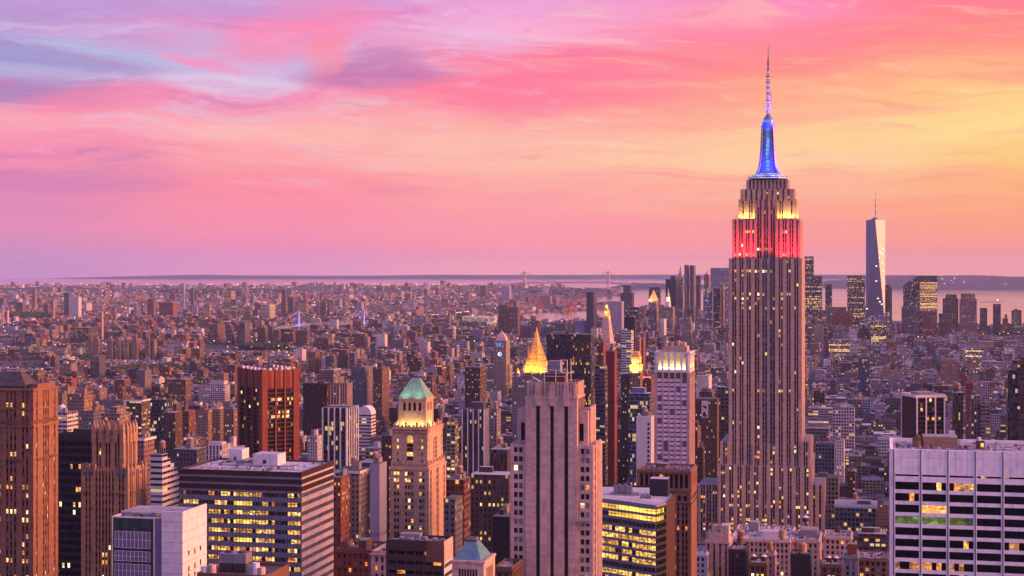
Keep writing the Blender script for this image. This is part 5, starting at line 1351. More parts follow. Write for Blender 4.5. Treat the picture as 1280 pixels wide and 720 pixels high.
# left middle distance
T(AT, 84, 105, 115.5, 493, 1600, 'tan', 'punched', 'tan apartment tower with sunlit orange flank above the white balcony block', pent=(99, 106, 486), pb=530)
T(AT, 71, 84, 93, 516, 1150, 'white', 'balcony', 'white rounded apartment block with balconies beside the brown brick office tower', tank=(74, 82, 506), pb=545)
T(AT, 105, 117, 124, 514, 1420, 'grey', 'punched', 'grey apartment block behind the gothic pinnacles, orange flank', pb=540, pent=(117, 123, 509))
T(AT, 127, 150, 163, 517, 1240, 'pink', 'punched', 'pinkish stepped apartment block rising right behind the gothic pinnacles', pb=545, step=(138, 146, 509), pent=(128, 140, 513))
T(AT, 158, 177, 187.5, 502, 1700, 'brown', 'balcony', 'brown balconied tower with pale flat cap and penthouse', cap=1, pent=(168, 179, 495), pb=560)
T(OT, 188, 208, 215, 500, 1650, 'teal', 'glass', 'teal glass block beside the brown balconied tower', pb=525)
T(BB, 171, 180, 188.5, 551, 1080, 'pink', 'punched', 'pinkish brick block with pale roof cap behind the white cube building', cap=1, pb=600)
T(AT, 202, 219, 227.5, 516, 1480, 'brown', 'small', 'brown brick slab with dark roof edge above the white stepped block', pb=560)
T(AT, 228, 236, 244.5, 514, 1520, 'brick', 'small', 'brick slab with sunlit orange flank beside the brown slab', pb=545, pent=(225, 232, 505))
T('low_building', 229, 240, 244.5, 547, 1300, 'grey', 'wide', 'small grey block at the foot of the orange flanked slab', pb=560)
T(AT, 210, 232, 238.5, 474, 2750, 'brown', 'small', 'wide brown housing slab with stair turret before the tree belt', pent=(220, 226, 467), pb=498)
T('hospital', 248, 281, 287.5, 481, 2900, 'white', 'grid', 'long white hospital block with an open window grid', pent=(264, 280, 476), pb=500)
T(AT, 246, 260, 264, 513, 1950, 'tan', 'punched', 'first tan courtyard apartment house left of the red fluted tower', pb=538)
T(AT, 264, 275, 279, 512, 1960, 'tan', 'punched', 'middle tan courtyard apartment house left of the red fluted tower', pb=538)
T(AT, 281, 292, 297, 511, 1970, 'tan', 'punched', 'last tan courtyard apartment house touching the red fluted tower', pb=538)
T('low_building', 188, 203, 214, 568, 1000, 'white', 'strip', 'white office block stepping down terrace by terrace', steps=1, pb=620)
T(OT, 257, 278, 284, 557, 1010, 'white', 'pier', 'white ornate stone block with tall bays behind the broad flat roofed office', pb=575, pent=(258, 277, 553))
T('low_building', 284, 294, 301, 560, 1060, 'white', 'loft', 'white stepped block with tall chimney shaft beside the ornate stone block', pent=(285, 292, 546), pb=578)
T(OT, 216, 246, 247, 562, 1150, 'slate', 'punched', 'slate grey block behind the white stepped office', pb=590)
T(OT, 380, 408, 412, 479, 2000, 'umber', 'pier', 'dark brown slab of bold vertical ribs right of the red fluted tower', pb=520, stripes=7)
T(AT, 413.5, 424, 425, 482, 1900, 'pink', 'balcony', 'left half of a twin bay apartment tower behind the green glass block', pb=505, ribs=1)
T(AT, 425.4, 434, 437, 479, 1900, 'pink', 'balcony', 'right half of a twin bay apartment tower behind the green glass block', pb=505, ribs=1)
T(OT, 403, 417, 425, 463, 2600, 'grey', 'grid', 'grey block with white roof grid above the dark ribbed slab', cap=1, pb=480, pent=(405, 412, 459))
T(AT, 439, 456, 466, 459, 2450, 'grey', 'small', 'grey apartment house with sunlit orange flank and low gable', pb=480, pent=(445, 452, 455))
T(AT, 466.5, 477.5, 486.5, 460, 2420, 'brown', 'small', 'brown slab with bright orange flank above the white barrel roofed hall', pb=495, pent=(472, 477, 453))
T(AT, 423, 433.5, 437, 437, 3900, 'brown', 'small', 'left brick housing tower of a river estate pair', pb=457, group='estate towers in the middle distance')
T(AT, 436.5, 443, 447, 441, 3880, 'slate', 'small', 'dark housing tower with red flank beside the brick estate tower', pb=457)
T(AT, 407, 417, 421, 445, 3500, 'slate', 'small', 'slate housing tower with pink flank by a yellow lamp', pb=460)
T(AT, 385, 394, 400, 440, 3700, 'brown', 'small', 'brown housing tower with sunlit flank over the red fluted tower', pb=463)
T(OT, 464, 469.5, 470.5, 421, 4400, 'blue', 'glass', 'slim pale blue glass tower standing alone among low houses', pb=446)
T('sports_hall', 446, 464, 468, 508, 1720, 'white', 'strip', 'white barrel roofed hall with blue bands right of the green glass block', pb=528, barrel=1)
T(OT, 403.5, 433, 447, 510, 1230, 'teal', 'glass', 'dark green glass tower with pale ribbed flank', pb=585, ribs=1, pent=(407, 440, 508))
T('hotel', 419, 449, 462.5, 592, 950, 'stone', 'punched', 'grey hotel with overhanging cornice and pale pink flank', cap=1, pb=665, pent=(440, 449, 577))
T(BB, 416.5, 426, 434, 597, 930, 'red', 'small', 'narrow red brick block between the broad office and the grey hotel', pb=665)
T(OT, 462.5, 474.5, 476, 580, 1080, 'lilac', 'blank', 'blank lilac party wall tower beside the grey hotel', pb=640)
T(OT, 477, 489.5, 490, 545, 1100, 'umber', 'small', 'dark block with a column of orange lamps left of the green roofed tower', pb=660, litk=.3, lampcol=1)
T(OT, 578, 605, 610, 512, 1490, 'slate', 'pier', 'slate blue tower with thin white piers and bright flank edge', ribs=1, pent=(588, 604, 503), pb=585)
T(OT, 581, 600, 608, 459, 2000, 'umber', 'small', 'dark brown tower behind the slate blue pier tower', pb=505)
T(OT, 613, 621, 626, 512, 1580, 'stone', 'punched', 'stone tower squeezed between slate pier tower and art deco slots', pb=560)
T(OT, 612.5, 634, 638, 562, 1060, 'umber', 'pier', 'dark brown block with ribbed top left of the slotted tower', pb=595)
T(OT, 588, 636, 639, 594, 930, 'umber', 'punched', 'wide dark block with many small lit windows left of the slotted tower', litk=2.2, pb=650)
T(BB, 557, 580, 588.5, 600, 1000, 'brick', 'loft', 'red brown brick block right of the green roofed tower', pb=650)
T('low_building', 555, 569, 576, 624, 880, 'grey', 'punched', 'small grey block with light roof at the foot of the red brown brick block', pb=655, pent=(560, 573, 622))
T(OT, 615.5, 637, 639, 646, 755, 'dark', 'blank', 'windowless black slab beside the teal copper roof', pb=720)
T('low_building', 558, 569, 574, 528, 1480, 'cream', 'wide', 'cream block with yellow lit top behind the green roofed tower', litk=6, pb=548)
# centre and the canyon
T(OT, 683, 738.5, 740, 418, 2094, 'dark', 'glass', 'broad black slab with rows of orange lights behind the golden pyramid', litk=.8, warm=0, pb=465)
T(OT, 746, 754, 759.5, 427, 1650, 'umber', 'small', 'dark red tower with bright red flank under the gold crowned clock tower', pb=460, red=1)
T(OT, 757.5, 768, 770.5, 439, 1500, 'umber', 'blank', 'plain maroon slab right of the slotted art deco tower', pb=595, red=1)
T(AT, 743.5, 756, 757, 458, 1470, 'slate', 'strip', 'slate balcony block leaning on the maroon slab', pb=590)
T(OT, 776.7, 789, 792, 413, 2300, 'white', 'strip', 'white and dark banded office tower behind the small gold lantern', pb=445)
T(OT, 780, 793.5, 795, 396, 2700, 'dark', 'blank', 'plain black tower above the white banded tower', pb=413)
T(AT, 795, 799.5, 802, 422, 2200, 'pink', 'small', 'slim pink tower left of its taller twin by the gold lantern', pb=440)
T(AT, 801.5, 804, 806.5, 425, 2150, 'red', 'small', 'slim orange red tower right of the small gold lantern', pb=445)
T(AT, 785.5, 812, 814.5, 492, 1450, 'blue', 'glass', 'light blue glass tower left of the pink residential tower', pb=610, pent=(790, 806, 485))
T(AT, 795.5, 814, 818, 521, 1280, 'white', 'blank', 'tall blank white slab with one window column left of the pink residential tower', pb=600, slit=1)
T(AT, 776, 800, 806, 468, 1800, 'brown', 'small', 'brown brick tower carrying the small gold lantern', pb=500)
T(AT, 803, 814, 817.5, 472, 1600, 'brick', 'small', 'brick block with a red lit roof edge behind the light blue glass tower', pb=495, redlamp=1)
T('low_building', 870, 886, 893, 470, 2250, 'white', 'small', 'wide white block with small windows left of the great limestone tower', pb=485)
T('low_building', 874, 890, 893, 490, 2000, 'brown', 'loft', 'brown loft block with a row of orange windows left of the great tower', litk=4, pb=520)
T(OT, 896, 911, 912.5, 484, 1580, 'slate', 'grid', 'slate grey grid facade slab touching the great limestone tower', pb=560)
T(AT, 866.5, 872, 876, 535, 1500, 'brick', 'punched', 'gabled brick block right behind the pink residential tower', pb=590, pent=(868, 873, 527))
T(OT, 872, 878, 881, 560, 1350, 'brown', 'small', 'brown block lining the dark avenue canyon', pb=620)
# right middle distance
T(OT, 1073, 1087, 1087.6, 447, 2850, 'blue', 'glass', 'tower block with bright blue glass top among low roofs', pb=490)
T('low_building', 1041, 1068, 1069, 510, 2000, 'white', 'loft', 'white loft building of even square windows right of the great tower', pb=530)
T('low_building', 1008, 1036, 1037, 536, 1850, 'grey', 'loft', 'grey loft building with bright top cornice right of the great tower', pb=555, cap=1)
T('low_building', 1043, 1055, 1056, 552, 1700, 'white', 'punched', 'narrow white block among grey lofts right of the great tower', pb=580)
T('low_building', 1019, 1043, 1044, 556, 1720, 'stone', 'loft', 'stone loft joined to the narrow white block', pb=580)
T('low_building', 1017, 1048, 1049, 598, 1420, 'cream', 'loft', 'cream loft with large square windows beside the great tower foot', pb=635)
T('low_building', 1044, 1095, 1096, 636, 1300, 'grey', 'loft', 'long grey loft with glazed top floor above the red scaffold roof', pb=660, cap=1)
T('low_building', 1072, 1108, 1109, 668, 1180, 'umber', 'wide', 'brown frame building with pinkish roof left of the white concrete office', pb=700)
T(OT, 1191, 1204, 1213.5, 491, 1380, 'umber', 'pier', 'dark brown tower with ribbed front right of the white piered office', pb=545)
T(AT, 1208, 1216, 1222.5, 479, 1500, 'red', 'small', 'red brick tower top with conical tank roof', pb=495, tank=(1210, 1220, 478))
T(AT, 1213.8, 1225, 1226, 495, 1330, 'grey', 'punched', 'plain grey half of a balcony block behind the white concrete roof', pb=545)
T(AT, 1226.3, 1238, 1239, 503, 1325, 'stone', 'balcony', 'curved balcony half of the grey block behind the white concrete roof', pb=545)
T(OT, 1259.5, 1272, 1273, 463, 1250, 'dark', 'glass', 'black tower cut by the photo edge behind the white concrete office', pb=545)
T(OT, 1266, 1300, 1300, 451, 1420, 'umber', 'grid', 'brown tower with pale window grid at the photo edge', pb=500)
T('low_building', 1176, 1198, 1199, 452, 2900, 'pink', 'small', 'pinkish block with three roof turrets beyond the white piered office', pent=(1178, 1196, 449), pb=475)
T('low_building', 1210, 1224, 1225, 470, 2500, 'cream', 'small', 'cream block with orange flank behind the red brick tower top', pb=480)
T('low_building', 1207, 1227, 1228, 436, 3700, 'cream', 'loft', 'cream block with lit upper row far beyond the white concrete office', litk=5, pb=447)
T('low_building', 1036, 1062, 1064, 425, 4200, 'cream', 'loft', 'cream warehouse with lit roof row right of the great tower', litk=4, pb=440)
T('low_building', 1089, 1108, 1109, 402, 4700, 'brown', 'loft', 'brown warehouse with an orange lit front below the tallest glass tower', litk=5, pb=420)
# downtown towers
T(OT, 733, 742, 752, 365, 5600, 'slate', 'stripe', 'tall blank telephone slab with pale flank before the bay', pb=405)
T(OT, 775.5, 790, 792.5, 366, 6300, 'slate', 'punched', 'dark stepped downtown tower standing against the bay water', step=(779, 788, 357), pb=385)
T(OT, 811, 824, 826, 359, 6300, 'slate', 'grid', 'dark square downtown tower behind the gold tipped courthouse', pb=370)
T(OT, 759, 777, 780, 377, 5200, 'lilac', 'punched', 'lilac grey office block right of the gold crowned clock tower', pb=412, litk=1.5)
T(OT, 780, 797, 799, 384, 5400, 'slate', 'glass', 'low slate downtown block beside the lilac office block', pb=398)
T(OT, 832, 845, 846.5, 349, 6200, 'dark', 'stripe', 'dark downtown tower with pale vertical lines', pent=(838, 844, 345), pb=385)
T(OT, 846, 853.5, 855, 346, 6300, 'stone', 'pier', 'slender downtown tower with steep pointed spire', spire=332, pb=390)
T(AT, 855.5, 859, 861.5, 331, 5600, 'grey', 'small', 'left shaft of the twin rippled steel tower downtown', pb=390)
T(AT, 862, 867, 869.5, 331.7, 5600, 'slate', 'small', 'right shaft of the twin rippled steel tower downtown', pb=390)
T(OT, 870, 874, 876, 345, 6400, 'umber', 'small', 'dark brown downtown tower right of the rippled shafts', pb=375)
T(OT, 880, 886, 888, 343, 6400, 'pink', 'pier', 'pinkish stepped downtown tower with pointed top', spire=338, pb=370)
T(OT, 888, 911, 913.5, 335, 6200, 'lilac', 'pier', 'broad lilac downtown bank tower with one bright band', pb=362, mastline=(906, 329))
T(OT, 879, 890.5, 891.5, 362, 5500, 'lilac', 'strip', 'lilac federal block with fine bands left of its dark neighbour', pb=400)
T(OT, 892, 900, 901.5, 361, 5450, 'dark', 'glass', 'dark federal tower right of the lilac federal block', pb=403, cap=1)
T(OT, 901.5, 904.5, 905.5, 355, 5500, 'pink', 'blank', 'thin pinkish shaft between dark federal tower and great tower', pb=400)
T(OT, 906, 914, 915, 360, 5400, 'lilac', 'grid', 'lilac block half hidden by the great limestone tower', pb=405)
T('courthouse', 810.5, 820, 823.5, 376, 5350, 'stone', 'pier', 'courthouse tower with a gold lit pyramid tip', pyr=362, gold=1, pb=410)
T('municipal_tower', 826.5, 841, 844, 384, 5300, 'stone', 'pier', 'wide municipal building topped by a white lit stepped spire', cupola=360, pb=410)
T(OT, 824.5, 830, 833, 399, 4800, 'white', 'small', 'slim white tower below the municipal spire', pb=415)
T('low_building', 852, 864, 868, 402, 4700, 'stone', 'punched', 'stepped stone block below the rippled steel shafts', step=(855, 863, 396), pb=418)
T(OT, 1005.5, 1017, 1019.5, 320.5, 5800, 'slate', 'glass', 'tall slate hotel tower just right of the great tower', pb=345, litk=1.6)
T(OT, 1004.5, 1027.5, 1029, 345, 5600, 'slate', 'glass', 'slate glass office tower with glowing middle floors right of the great tower', litk=2, pb=390)
T(OT, 1031.5, 1040, 1041, 355.5, 5900, 'slate', 'glass', 'slim slate tower standing before the bay', pb=382)
T(OT, 1059, 1081, 1083, 344.5, 5500, 'slate', 'glass', 'dark glass tower with glowing floors left of the tallest glass tower', litk=2, pb=392)
T(OT, 1104.5, 1115, 1117, 359.5, 6100, 'umber', 'punched', 'dark round topped tower behind the tallest glass tower', pb=385, step=(1106, 1113, 356))
T(OT, 1081, 1112, 1113.5, 391, 4900, 'lilac', 'strip', 'lilac office block with sloping stepped shoulder', steps=2, pb=405)
T(OT, 1040, 1066, 1068, 390, 5000, 'brick', 'small', 'reddish brick block before the bay right of the great tower', pb=402, pent=(1048, 1058, 384))
T(OT, 1033, 1049, 1050, 384, 5100, 'grey', 'wide', 'grey block left of the reddish brick block', pb=397)
T(OT, 1144.5, 1171.5, 1173.7, 345, 6000, 'slate', 'glass', 'big rounded riverside tower with a golden lit glass front', litk=9, warm=0, pb=385, shoulder=1)
T(OT, 1127, 1150, 1152, 383, 5700, 'slate', 'punched', 'dark block at the foot of the golden riverside tower', pb=415)
T(OT, 1153, 1171, 1173, 389, 5600, 'brick', 'punched', 'reddish block below the golden lit glass front', pb=418)
T(OT, 1178.5, 1198, 1199.5, 373, 5950, 'brown', 'punched', 'brown riverside tower with chamfered shoulders', step=(1182, 1196, 368), pb=410)
T(OT, 1199.5, 1221, 1224, 374, 5900, 'pink', 'grid', 'pinkish riverside tower with a mitred flat roof', step=(1201, 1219, 367), pb=412)
T(OT, 1225, 1234, 1235.5, 385, 6000, 'slate', 'punched', 'low slate riverside tower right of the mitred roof', pb=405)
T(AT, 1241.5, 1251, 1254, 380, 5900, 'umber', 'punched', 'dark riverside tower under construction carrying a crane', pb=415)
T(AT, 1253.5, 1260, 1262.5, 398, 5700, 'brick', 'punched', 'short brick riverside tower, last before open water', step=(1256, 1259, 393), pb=418)
T(AT, 1173.5, 1190, 1191, 392, 5500, 'umber', 'small', 'dark apartment block before the chamfered riverside tower', pb=415)
# the east side and the far borough
for i, (a, b, c, t) in enumerate(((108, 115, 117, 425), (117, 123, 125.5, 424), (134, 140, 143.5, 424), (144, 150, 153, 426), (154, 160, 163, 425), (164, 171, 174.5, 424), (181, 187, 189.5, 426), (190, 193, 195, 425))):
    T(AT, a, b, c, t, 4450, 'tan', 'small', ('tan estate tower with ribbed sunlit flanks by the river', 'tan estate tower, one of eight by the river power station')[0], pb=447, group='tan estate towers by the river', pent=(a+2, b-1, t-4))
T(AT, 113, 124, 132, 445, 3700, 'slate', 'small', 'dark slab with orange flank rising from low white roofs', pb=472, pent=(124, 129, 441))
for i, (a, b, c, t) in enumerate(((0, 8, 14, 446), (15, 24, 27.5, 445), (30, 43, 46, 446))): T(BB, a, b, c, t, 4400, 'brick', 'small', 'low brick estate block with orange end wall at the photo edge', pb=457, group='low brick estate blocks')
for i, (a, b, c, t) in enumerate(((261, 272, 281, 405), (283, 290, 292.5, 411), (296, 305, 312, 414), (322, 331, 335, 409), (335, 340, 343, 410), (344, 348.5, 351, 412), (299, 306, 311, 402))):
    T(AT, a, b, c, t, 5300-i*25, ('brown', 'brown', 'brick', 'brown', 'slate', 'brown', 'slate')[i], 'small', ('brown housing tower by the bridge, one of a loose line', 'dark housing tower by the bridge')[0], pb=436, group='housing towers by the bridge')
T(AT, 348, 366, 369, 411, 5200, 'brick', 'loft', 'wide brick housing block left of the blue lit bridge tower', pb=430)
T(AT, 370, 384, 386, 413, 5150, 'brown', 'small', 'brown housing block below the blue lit bridge tower', pb=430)
T(AT, 623, 634, 635.5, 381, 5900, 'brown', 'small', 'left half of the dark brick housing tower at the river mouth', pb=415)
T(AT, 636, 647, 650, 384, 5880, 'brown', 'small', 'right half of the dark brick housing tower at the river mouth', pb=415)
for i, (a, b, c, t) in enumerate(((650, 661, 664, 407), (664, 672, 675, 403), (676, 690, 692, 409), (694, 706, 708, 405), (709, 717, 718, 404), (719, 731, 733, 401))): T(AT, a, b, c, t, 5700-i*12, ('brick', 'brown', 'slate', 'slate', 'tan', 'lilac')[i], 'small', 'low housing slab on the near shore of the pink river', pb=420, group='housing slabs on the near shore')
FAR = [(40, 44, 46, 361, 9000, 'pink', 'tall pinkish tower at the far left before the sea'), (64, 67, 68.5, 374, 7600, 'cream', 'slim cream tower left of the white stepped tower'), (80, 86, 87, 366, 8000, 'slate', 'dark slab left of the white stepped tower'),
       (87.5, 98, 102, 371, 7900, 'white', 'white stepped riverside tower in the far borough'), (167, 171, 173, 379, 7600, 'cream', 'lone cream tower right of the tall chimney'), (184, 192, 195.5, 374, 7600, 'brick', 'brick tower with a small turret in the far borough'),
       (199, 216, 222, 378, 7700, 'red', 'wide red brick group right of the turreted brick tower'), (226.5, 230, 231.5, 354, 8600, 'lilac', 'tallest far tower with a red lit cap'), (238.5, 241.5, 242.5, 360, 8600, 'slate', 'slim tower right of the red capped far tower'),
       (280, 289, 294, 364, 8200, 'tan', 'far tower with a bright lit top floor'), (288.5, 295, 297, 374, 7600, 'slate', 'dark pointed tower below the lit top tower'), (325, 337, 344.5, 381, 7400, 'cream', 'cream office tower with brightly lit windows before the bridge'),
       (352, 357, 358.5, 362, 8300, 'brown', 'slim brown tower left of a red and blue group'), (360, 366, 368, 371, 8200, 'umber', 'dark tower with red lamps above the bridge'), (374, 383, 385, 375, 8000, 'brick', 'red tower with lit crown above the bridge cables'),
       (395, 399, 401, 377, 7800, 'pink', 'pinkish housing tower, left of a row of three'), (402, 406, 408, 376, 7800, 'brown', 'brown housing tower, middle of a row of three'), (409, 412, 413.5, 378, 7800, 'slate', 'dark housing tower, right end of a row of three'),
       (445, 452, 455, 378, 8000, 'lilac', 'lilac tower behind the second bridge tower'), (454, 457, 458, 375, 8100, 'pink', 'pink lit tower beside the lilac tower'), (600, 607, 609, 357, 12500, 'brown', 'brown block alone on the far shore'), (627, 637, 639, 358, 12500, 'lilac', 'lilac block alone on the far shore'),
       (674, 688, 690, 370, 10800, 'pink', 'pinkish warehouse glowing by the port'), (55, 60, 62, 380, 7800, 'brick', 'brick block below the tall pinkish tower'), (20, 28, 31, 378, 8200, 'brown', 'brown block left of the tall pinkish tower'), (140, 144, 145, 384, 7600, 'pink', 'pinkish slab right of the tall chimney'), (255, 262, 264, 380, 7600, 'tan', 'tan slab left of the lit top tower'), (305, 313, 316, 384, 7600, 'brown', 'brown slab between two lit towers')]
for a, b, c, t, Y, wk, lb in FAR: T(AT, a, b, c, t, Y, wk, 'small', lb, pb=t+14, litk=5 if 'lit ' in lb else 1.2)
T('power_station', 88, 112, 131, 410, 5100, 'umber', 'pier', 'brick power station with tall arched bays below the chimney', pb=425)
T('stadium_hall', 0, 19, 21, 408, 6450, 'lilac', 'blank', 'low white shed roof at the photo edge, upper one', pb=415)
T('stadium_hall', 0, 15, 16.5, 423, 5480, 'lilac', 'blank', 'low white shed roof at the photo edge, lower one', pb=430)
T('arena', 578, 618, 621, 395, 7000, 'white', 'strip', 'long low ferry terminal with a band of yellow lights', litk=9, pb=405)

def table_building(e):
    kind, pl, pr, ps, pt, Y, wk, gk, label, k = e
    r = random.Random(int(pl*31+pt*7)); S = Site(pl, Y); w = S.x(pr); zt = S.z(pt, w)
    dpt = S.depth(w, ps) if ps > pr+.3 else 0
    d = min(max(dpt, 16 if w < 30 else 24), 70)
    if pr > 1000: d = min(d, 34)
    if kind == 'low_building': d = min(d, 42)
    wall = vary(WALLS[wk], r, .08); g = GRID[gk]; roof = vary(r.choice(ROOFS[1:]), r)
    n = len(BLOCKED); claim(S, -1, w+1, -1, d+1)
    root = S.root(kind, label, kind.replace('_', ' ').replace('apartment tower', 'tower').replace('office tower', 'tower').replace('brick building', 'building').replace('low building', 'building').replace('courthouse', 'courthouse'), k.get('group'))
    B = GRID['blank']; litk = k.get('litk', 1.0); warm = k.get('warm')
    def box(x0, x1, y0, y1, z0, z1, wl=None, gr=None, rf=None, lk=None): return brec((x0+x1)/2, (y0+y1)/2, x1-x0, y1-y0, z0, z1, 0.0, wl or wall, rf or roof, gr or g, r, litk if lk is None else lk, warm)
    body = []
    if k.get('red'): wall = (.13, .032, .026)
    if k.get('shoulder'):
        x0 = S.x(1150); body.append(box(0, w, 0, d, 0, zt-14, lk=1.0)); body.append(box(0.1, w-.1, 1, d-1, zt-14, zt, (.06, .06, .07), B))
        body.append(box(x0-.2, w+.3, -1.2, -.02, zt-128, zt-24, (.2, .12, .04), (2.4, 3.9, .82, .66, .95, .05), lk=1.0))  # gold sky reflection on the front, imitated by glowing panes
        for i in range(6): xa = S.x(1129)+(0-S.x(1129))*i/6; body.append(box(xa, xa-S.x(1129)/6-.05, 2, d-4, 0, S.z(360, 0)+(zt-10-S.z(360, 0))*((i+1)/6.0)**.6, lk=.8))
    elif k.get('steps') == 1:
        for i in range(6): body.append(box(0, w, i*d*.15, i*d*.15+(d*.15-.02) if i < 5 else d*1.1, 0, zt-(5-i)*3.6 if i else zt-20))
        body = [box(0, w, 0, d*.45, 0, zt)] + [box(0.2, w-.2, d*.45+i*5, d*.45+i*5+4.98, 0, zt-3.6*(i+1)) for i in range(5)]
    elif k.get('steps') == 2:
        for i in range(7): body.append(box(w*i/8, w*(i+1)/8 if i < 6 else w, 0, d, 0, zt-(6-i)*5.5))
    elif k.get('barrel'):
        body.append(box(0, w, 0, d, 0, zt-9))
    else: body.append(box(0, w, 0, d, 0, zt))
    if k.get('step'):
        a, b, t = k['step']; yo = d*.15; body.append(box(S.x(a, yo), S.x(b, yo), yo, d*.85, zt, S.z(t, S.x(b, yo), yo)))
    root_wall = link('wall', boxes_mesh('wall', body), root)
    if k.get('barrel'):
        mb = MB(); n = 10; y0, y1 = -.3, d+.3
        for i in range(n):
            a0, a1 = pi*i/n, pi*(i+1)/n; c0 = (w/2-w/2*1.02*cos(a0), zt-9+9*sin(a0)); c1 = (w/2-w/2*1.02*cos(a1), zt-9+9*sin(a1))
            mb.poly([(c0[0], y0, c0[1]), (c1[0], y0, c1[1]), (c1[0], y1, c1[1]), (c0[0], y1, c0[1])], 'white_panel')
        mb.poly([(w/2-w/2*1.02*cos(pi*i/n), y0, zt-9+9*sin(pi*i/n)) for i in range(n, -1, -1)], 'white_panel'); mb.build('roof', root)
    if k.get('cap'): link('roof', boxes_mesh('roof', [box(-1.0, w+1.0, -1.0, d+1.0, zt+.01, zt+1.6, vary(WALLS['white' if wk != 'dark' else 'slate'], r), B)]), root)
    zc = zt+(1.6 if k.get('cap') else 0)
    if k.get('pent'):
        a, b, t = k['pent']; yo = d*.25; x0, x1 = max(.3, S.x(a, yo)), min(w-.3, S.x(b, yo)); link('penthouse', boxes_mesh('penthouse', [box(x0, x1, yo, min(d-1, yo+max(5, (x1-x0)*.8)), zc-.3, S.z(t, x1, yo), vary(wall, r), B)]), root)
    elif Y < 3000 and not k.get('barrel') and not k.get('steps'):
        for q in range(r.choice((1, 2))):
            pw, pd = w*r.uniform(.2, .45), d*r.uniform(.2, .45); x = r.uniform(.5, w-pw-.5); y = r.uniform(1, d-pd-1)
            link('penthouse', boxes_mesh('penthouse', [box(x, x+pw, y, y+pd, zc-.2-q*.05, zc+r.uniform(2, 4), vary(WALLS[r.choice((wk, 'grey', 'stone'))], r), B)]), root)
    if k.get('tank'):
        a, b, t = k['tank']; yo = d*.4; x = (S.x(a, yo)+S.x(b, yo))/2; rr = (S.x(b, yo)-S.x(a, yo))/2; ztk = S.z(t, x, yo)
        mb = MB(); mb.cyl(x, yo, zt, ztk-rr*.5, rr, rr, 'white_panel' if wk == 'white' else 'red_brick', 14); tk = mb.build('water_tank', root)
        mb = MB(); mb.cyl(x, yo, ztk-rr*.5, ztk+rr*.2, rr*1.05, rr*.15, 'white_panel' if wk == 'white' else 'umber_brick', 14); mb.build('tank_roof', tk)
    elif Y < 2300 and r.random() < .35 and wk not in ('dark', 'blue', 'teal'): water_tank(root, w*r.uniform(.25, .75), d*r.uniform(.3, .7), zc, 2.0)
    if k.get('ribs') or k.get('stripes'):
        n = k.get('stripes') or max(3, int(w/4.2)); mb = MB(); t = (0, w, 0, d)
        for sd, L in (('front', w), ('right', d)):
            m = n if sd == 'front' else max(2, int(n*d/w))
            for i in range(m+1): fbox(mb, side_frame(t, sd), L*i/m-(.45 if k.get('ribs') else 1.1), L*i/m+(.45 if k.get('ribs') else 1.1), 0, zt-.02, 0, .8, {'pink': 'pale_stone', 'umber': 'bronze_panel', 'slate': 'white_panel'}.get(wk, 'steel_white'))
        fl_, ml_ = mb.f, mb.m
        for q0 in range(0, len(fl_), 5):
            q = MB(); q.v = mb.v[q0//5*8:q0//5*8+8]; q.f = [tuple(i-q0//5*8 for i in f) for f in fl_[q0:q0+5]]; q.m = [q.mi(mb.slots[m]) for m in ml_[q0:q0+5]]; q.build('pier', root)
    if k.get('spire'):
        mb = MB(); z1 = S.z(k['spire'], w/2, d/2); q = lambda f: [(w*(.5-f), d*(.5-f)), (w*(.5+f), d*(.5-f)), (w*(.5+f), d*(.5+f)), (w*(.5-f), d*(.5+f))]
        h = z1-zt; mb.frustum(q(.36), zt, q(.3), zt+h*.25, 'limestone'); mb.frustum(q(.26), zt+h*.25, q(.13), zt+h*.6, 'limestone'); mb.frustum(q(.1), zt+h*.6, q(.012), z1, 'copper_teal'); mb.build('spire', root)
    if k.get('pyr'):
        mb = MB(); z1 = S.z(k['pyr'], w/2, d/2); q = lambda f: [(w*.5-w*f, d*.5-d*f), (w*.5+w*f, d*.5-d*f), (w*.5+w*f, d*.5+d*f), (w*.5-w*f, d*.5+d*f)]
        mb.frustum(q(.5), zt, q(.34), zt+(z1-zt)*.3, 'limestone'); mb.frustum(q(.34), zt+(z1-zt)*.3, q(.01), z1, 'gilded_tile'); mb.build('roof', root)
        for dx in (-.6, 1.6): flood(root, 'floodlight', (w*.5+w*dx*.6, -12, zt+2), (w*.5, d*.5, zt+16), (1, .45, .08), 9000, 4, 4, 120)
    if k.get('cupola'):
        mb = MB(); z1 = S.z(k['cupola'], w/2, d/2); h = z1-zt
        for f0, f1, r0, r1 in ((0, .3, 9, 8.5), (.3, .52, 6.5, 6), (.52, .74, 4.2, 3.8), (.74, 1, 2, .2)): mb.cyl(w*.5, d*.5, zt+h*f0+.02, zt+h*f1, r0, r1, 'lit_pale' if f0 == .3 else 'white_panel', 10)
        mb.build('spire', root)
    if k.get('mastline'):
        px, t = k['mastline']; mb = MB(); mb.bar((S.x(px), d/2, zt), (S.x(px), d/2, S.z(t, 0, d/2)), 1.2, 'steel_grey'); mb.build('mast', root)
    if k.get('lampcol'):
        for i in range(13): mb = MB(); zz = zt-8-i*8.2*.55*1.6; xx = w*.84; fbox(mb, side_frame((0, w, 0, d), 'front'), xx-.5, xx+.5, zz, zz+1.3, .02, .3, 'lit_orange'); mb.build('lamp', root)
    if k.get('slit'):
        for i in range(17): mb = MB(); zz = zt-7-i*3.6; fbox(mb, side_frame((0, w, 0, d), 'front'), w-3.0, w-1.4, zz, zz+2.0, .02, .06, 'glass_black'); mb.build('window', root)
    if k.get('redlamp'):
        mb = MB(); mb.box(0.5, w-.5, -.25, .25, zt, zt+.7, 'lamp_red'); mb.build('roof_light', root)
    GUARD.append((pl-1, max(pr, ps)+1, k.get('pb', pt+20), Y-20))
    return S
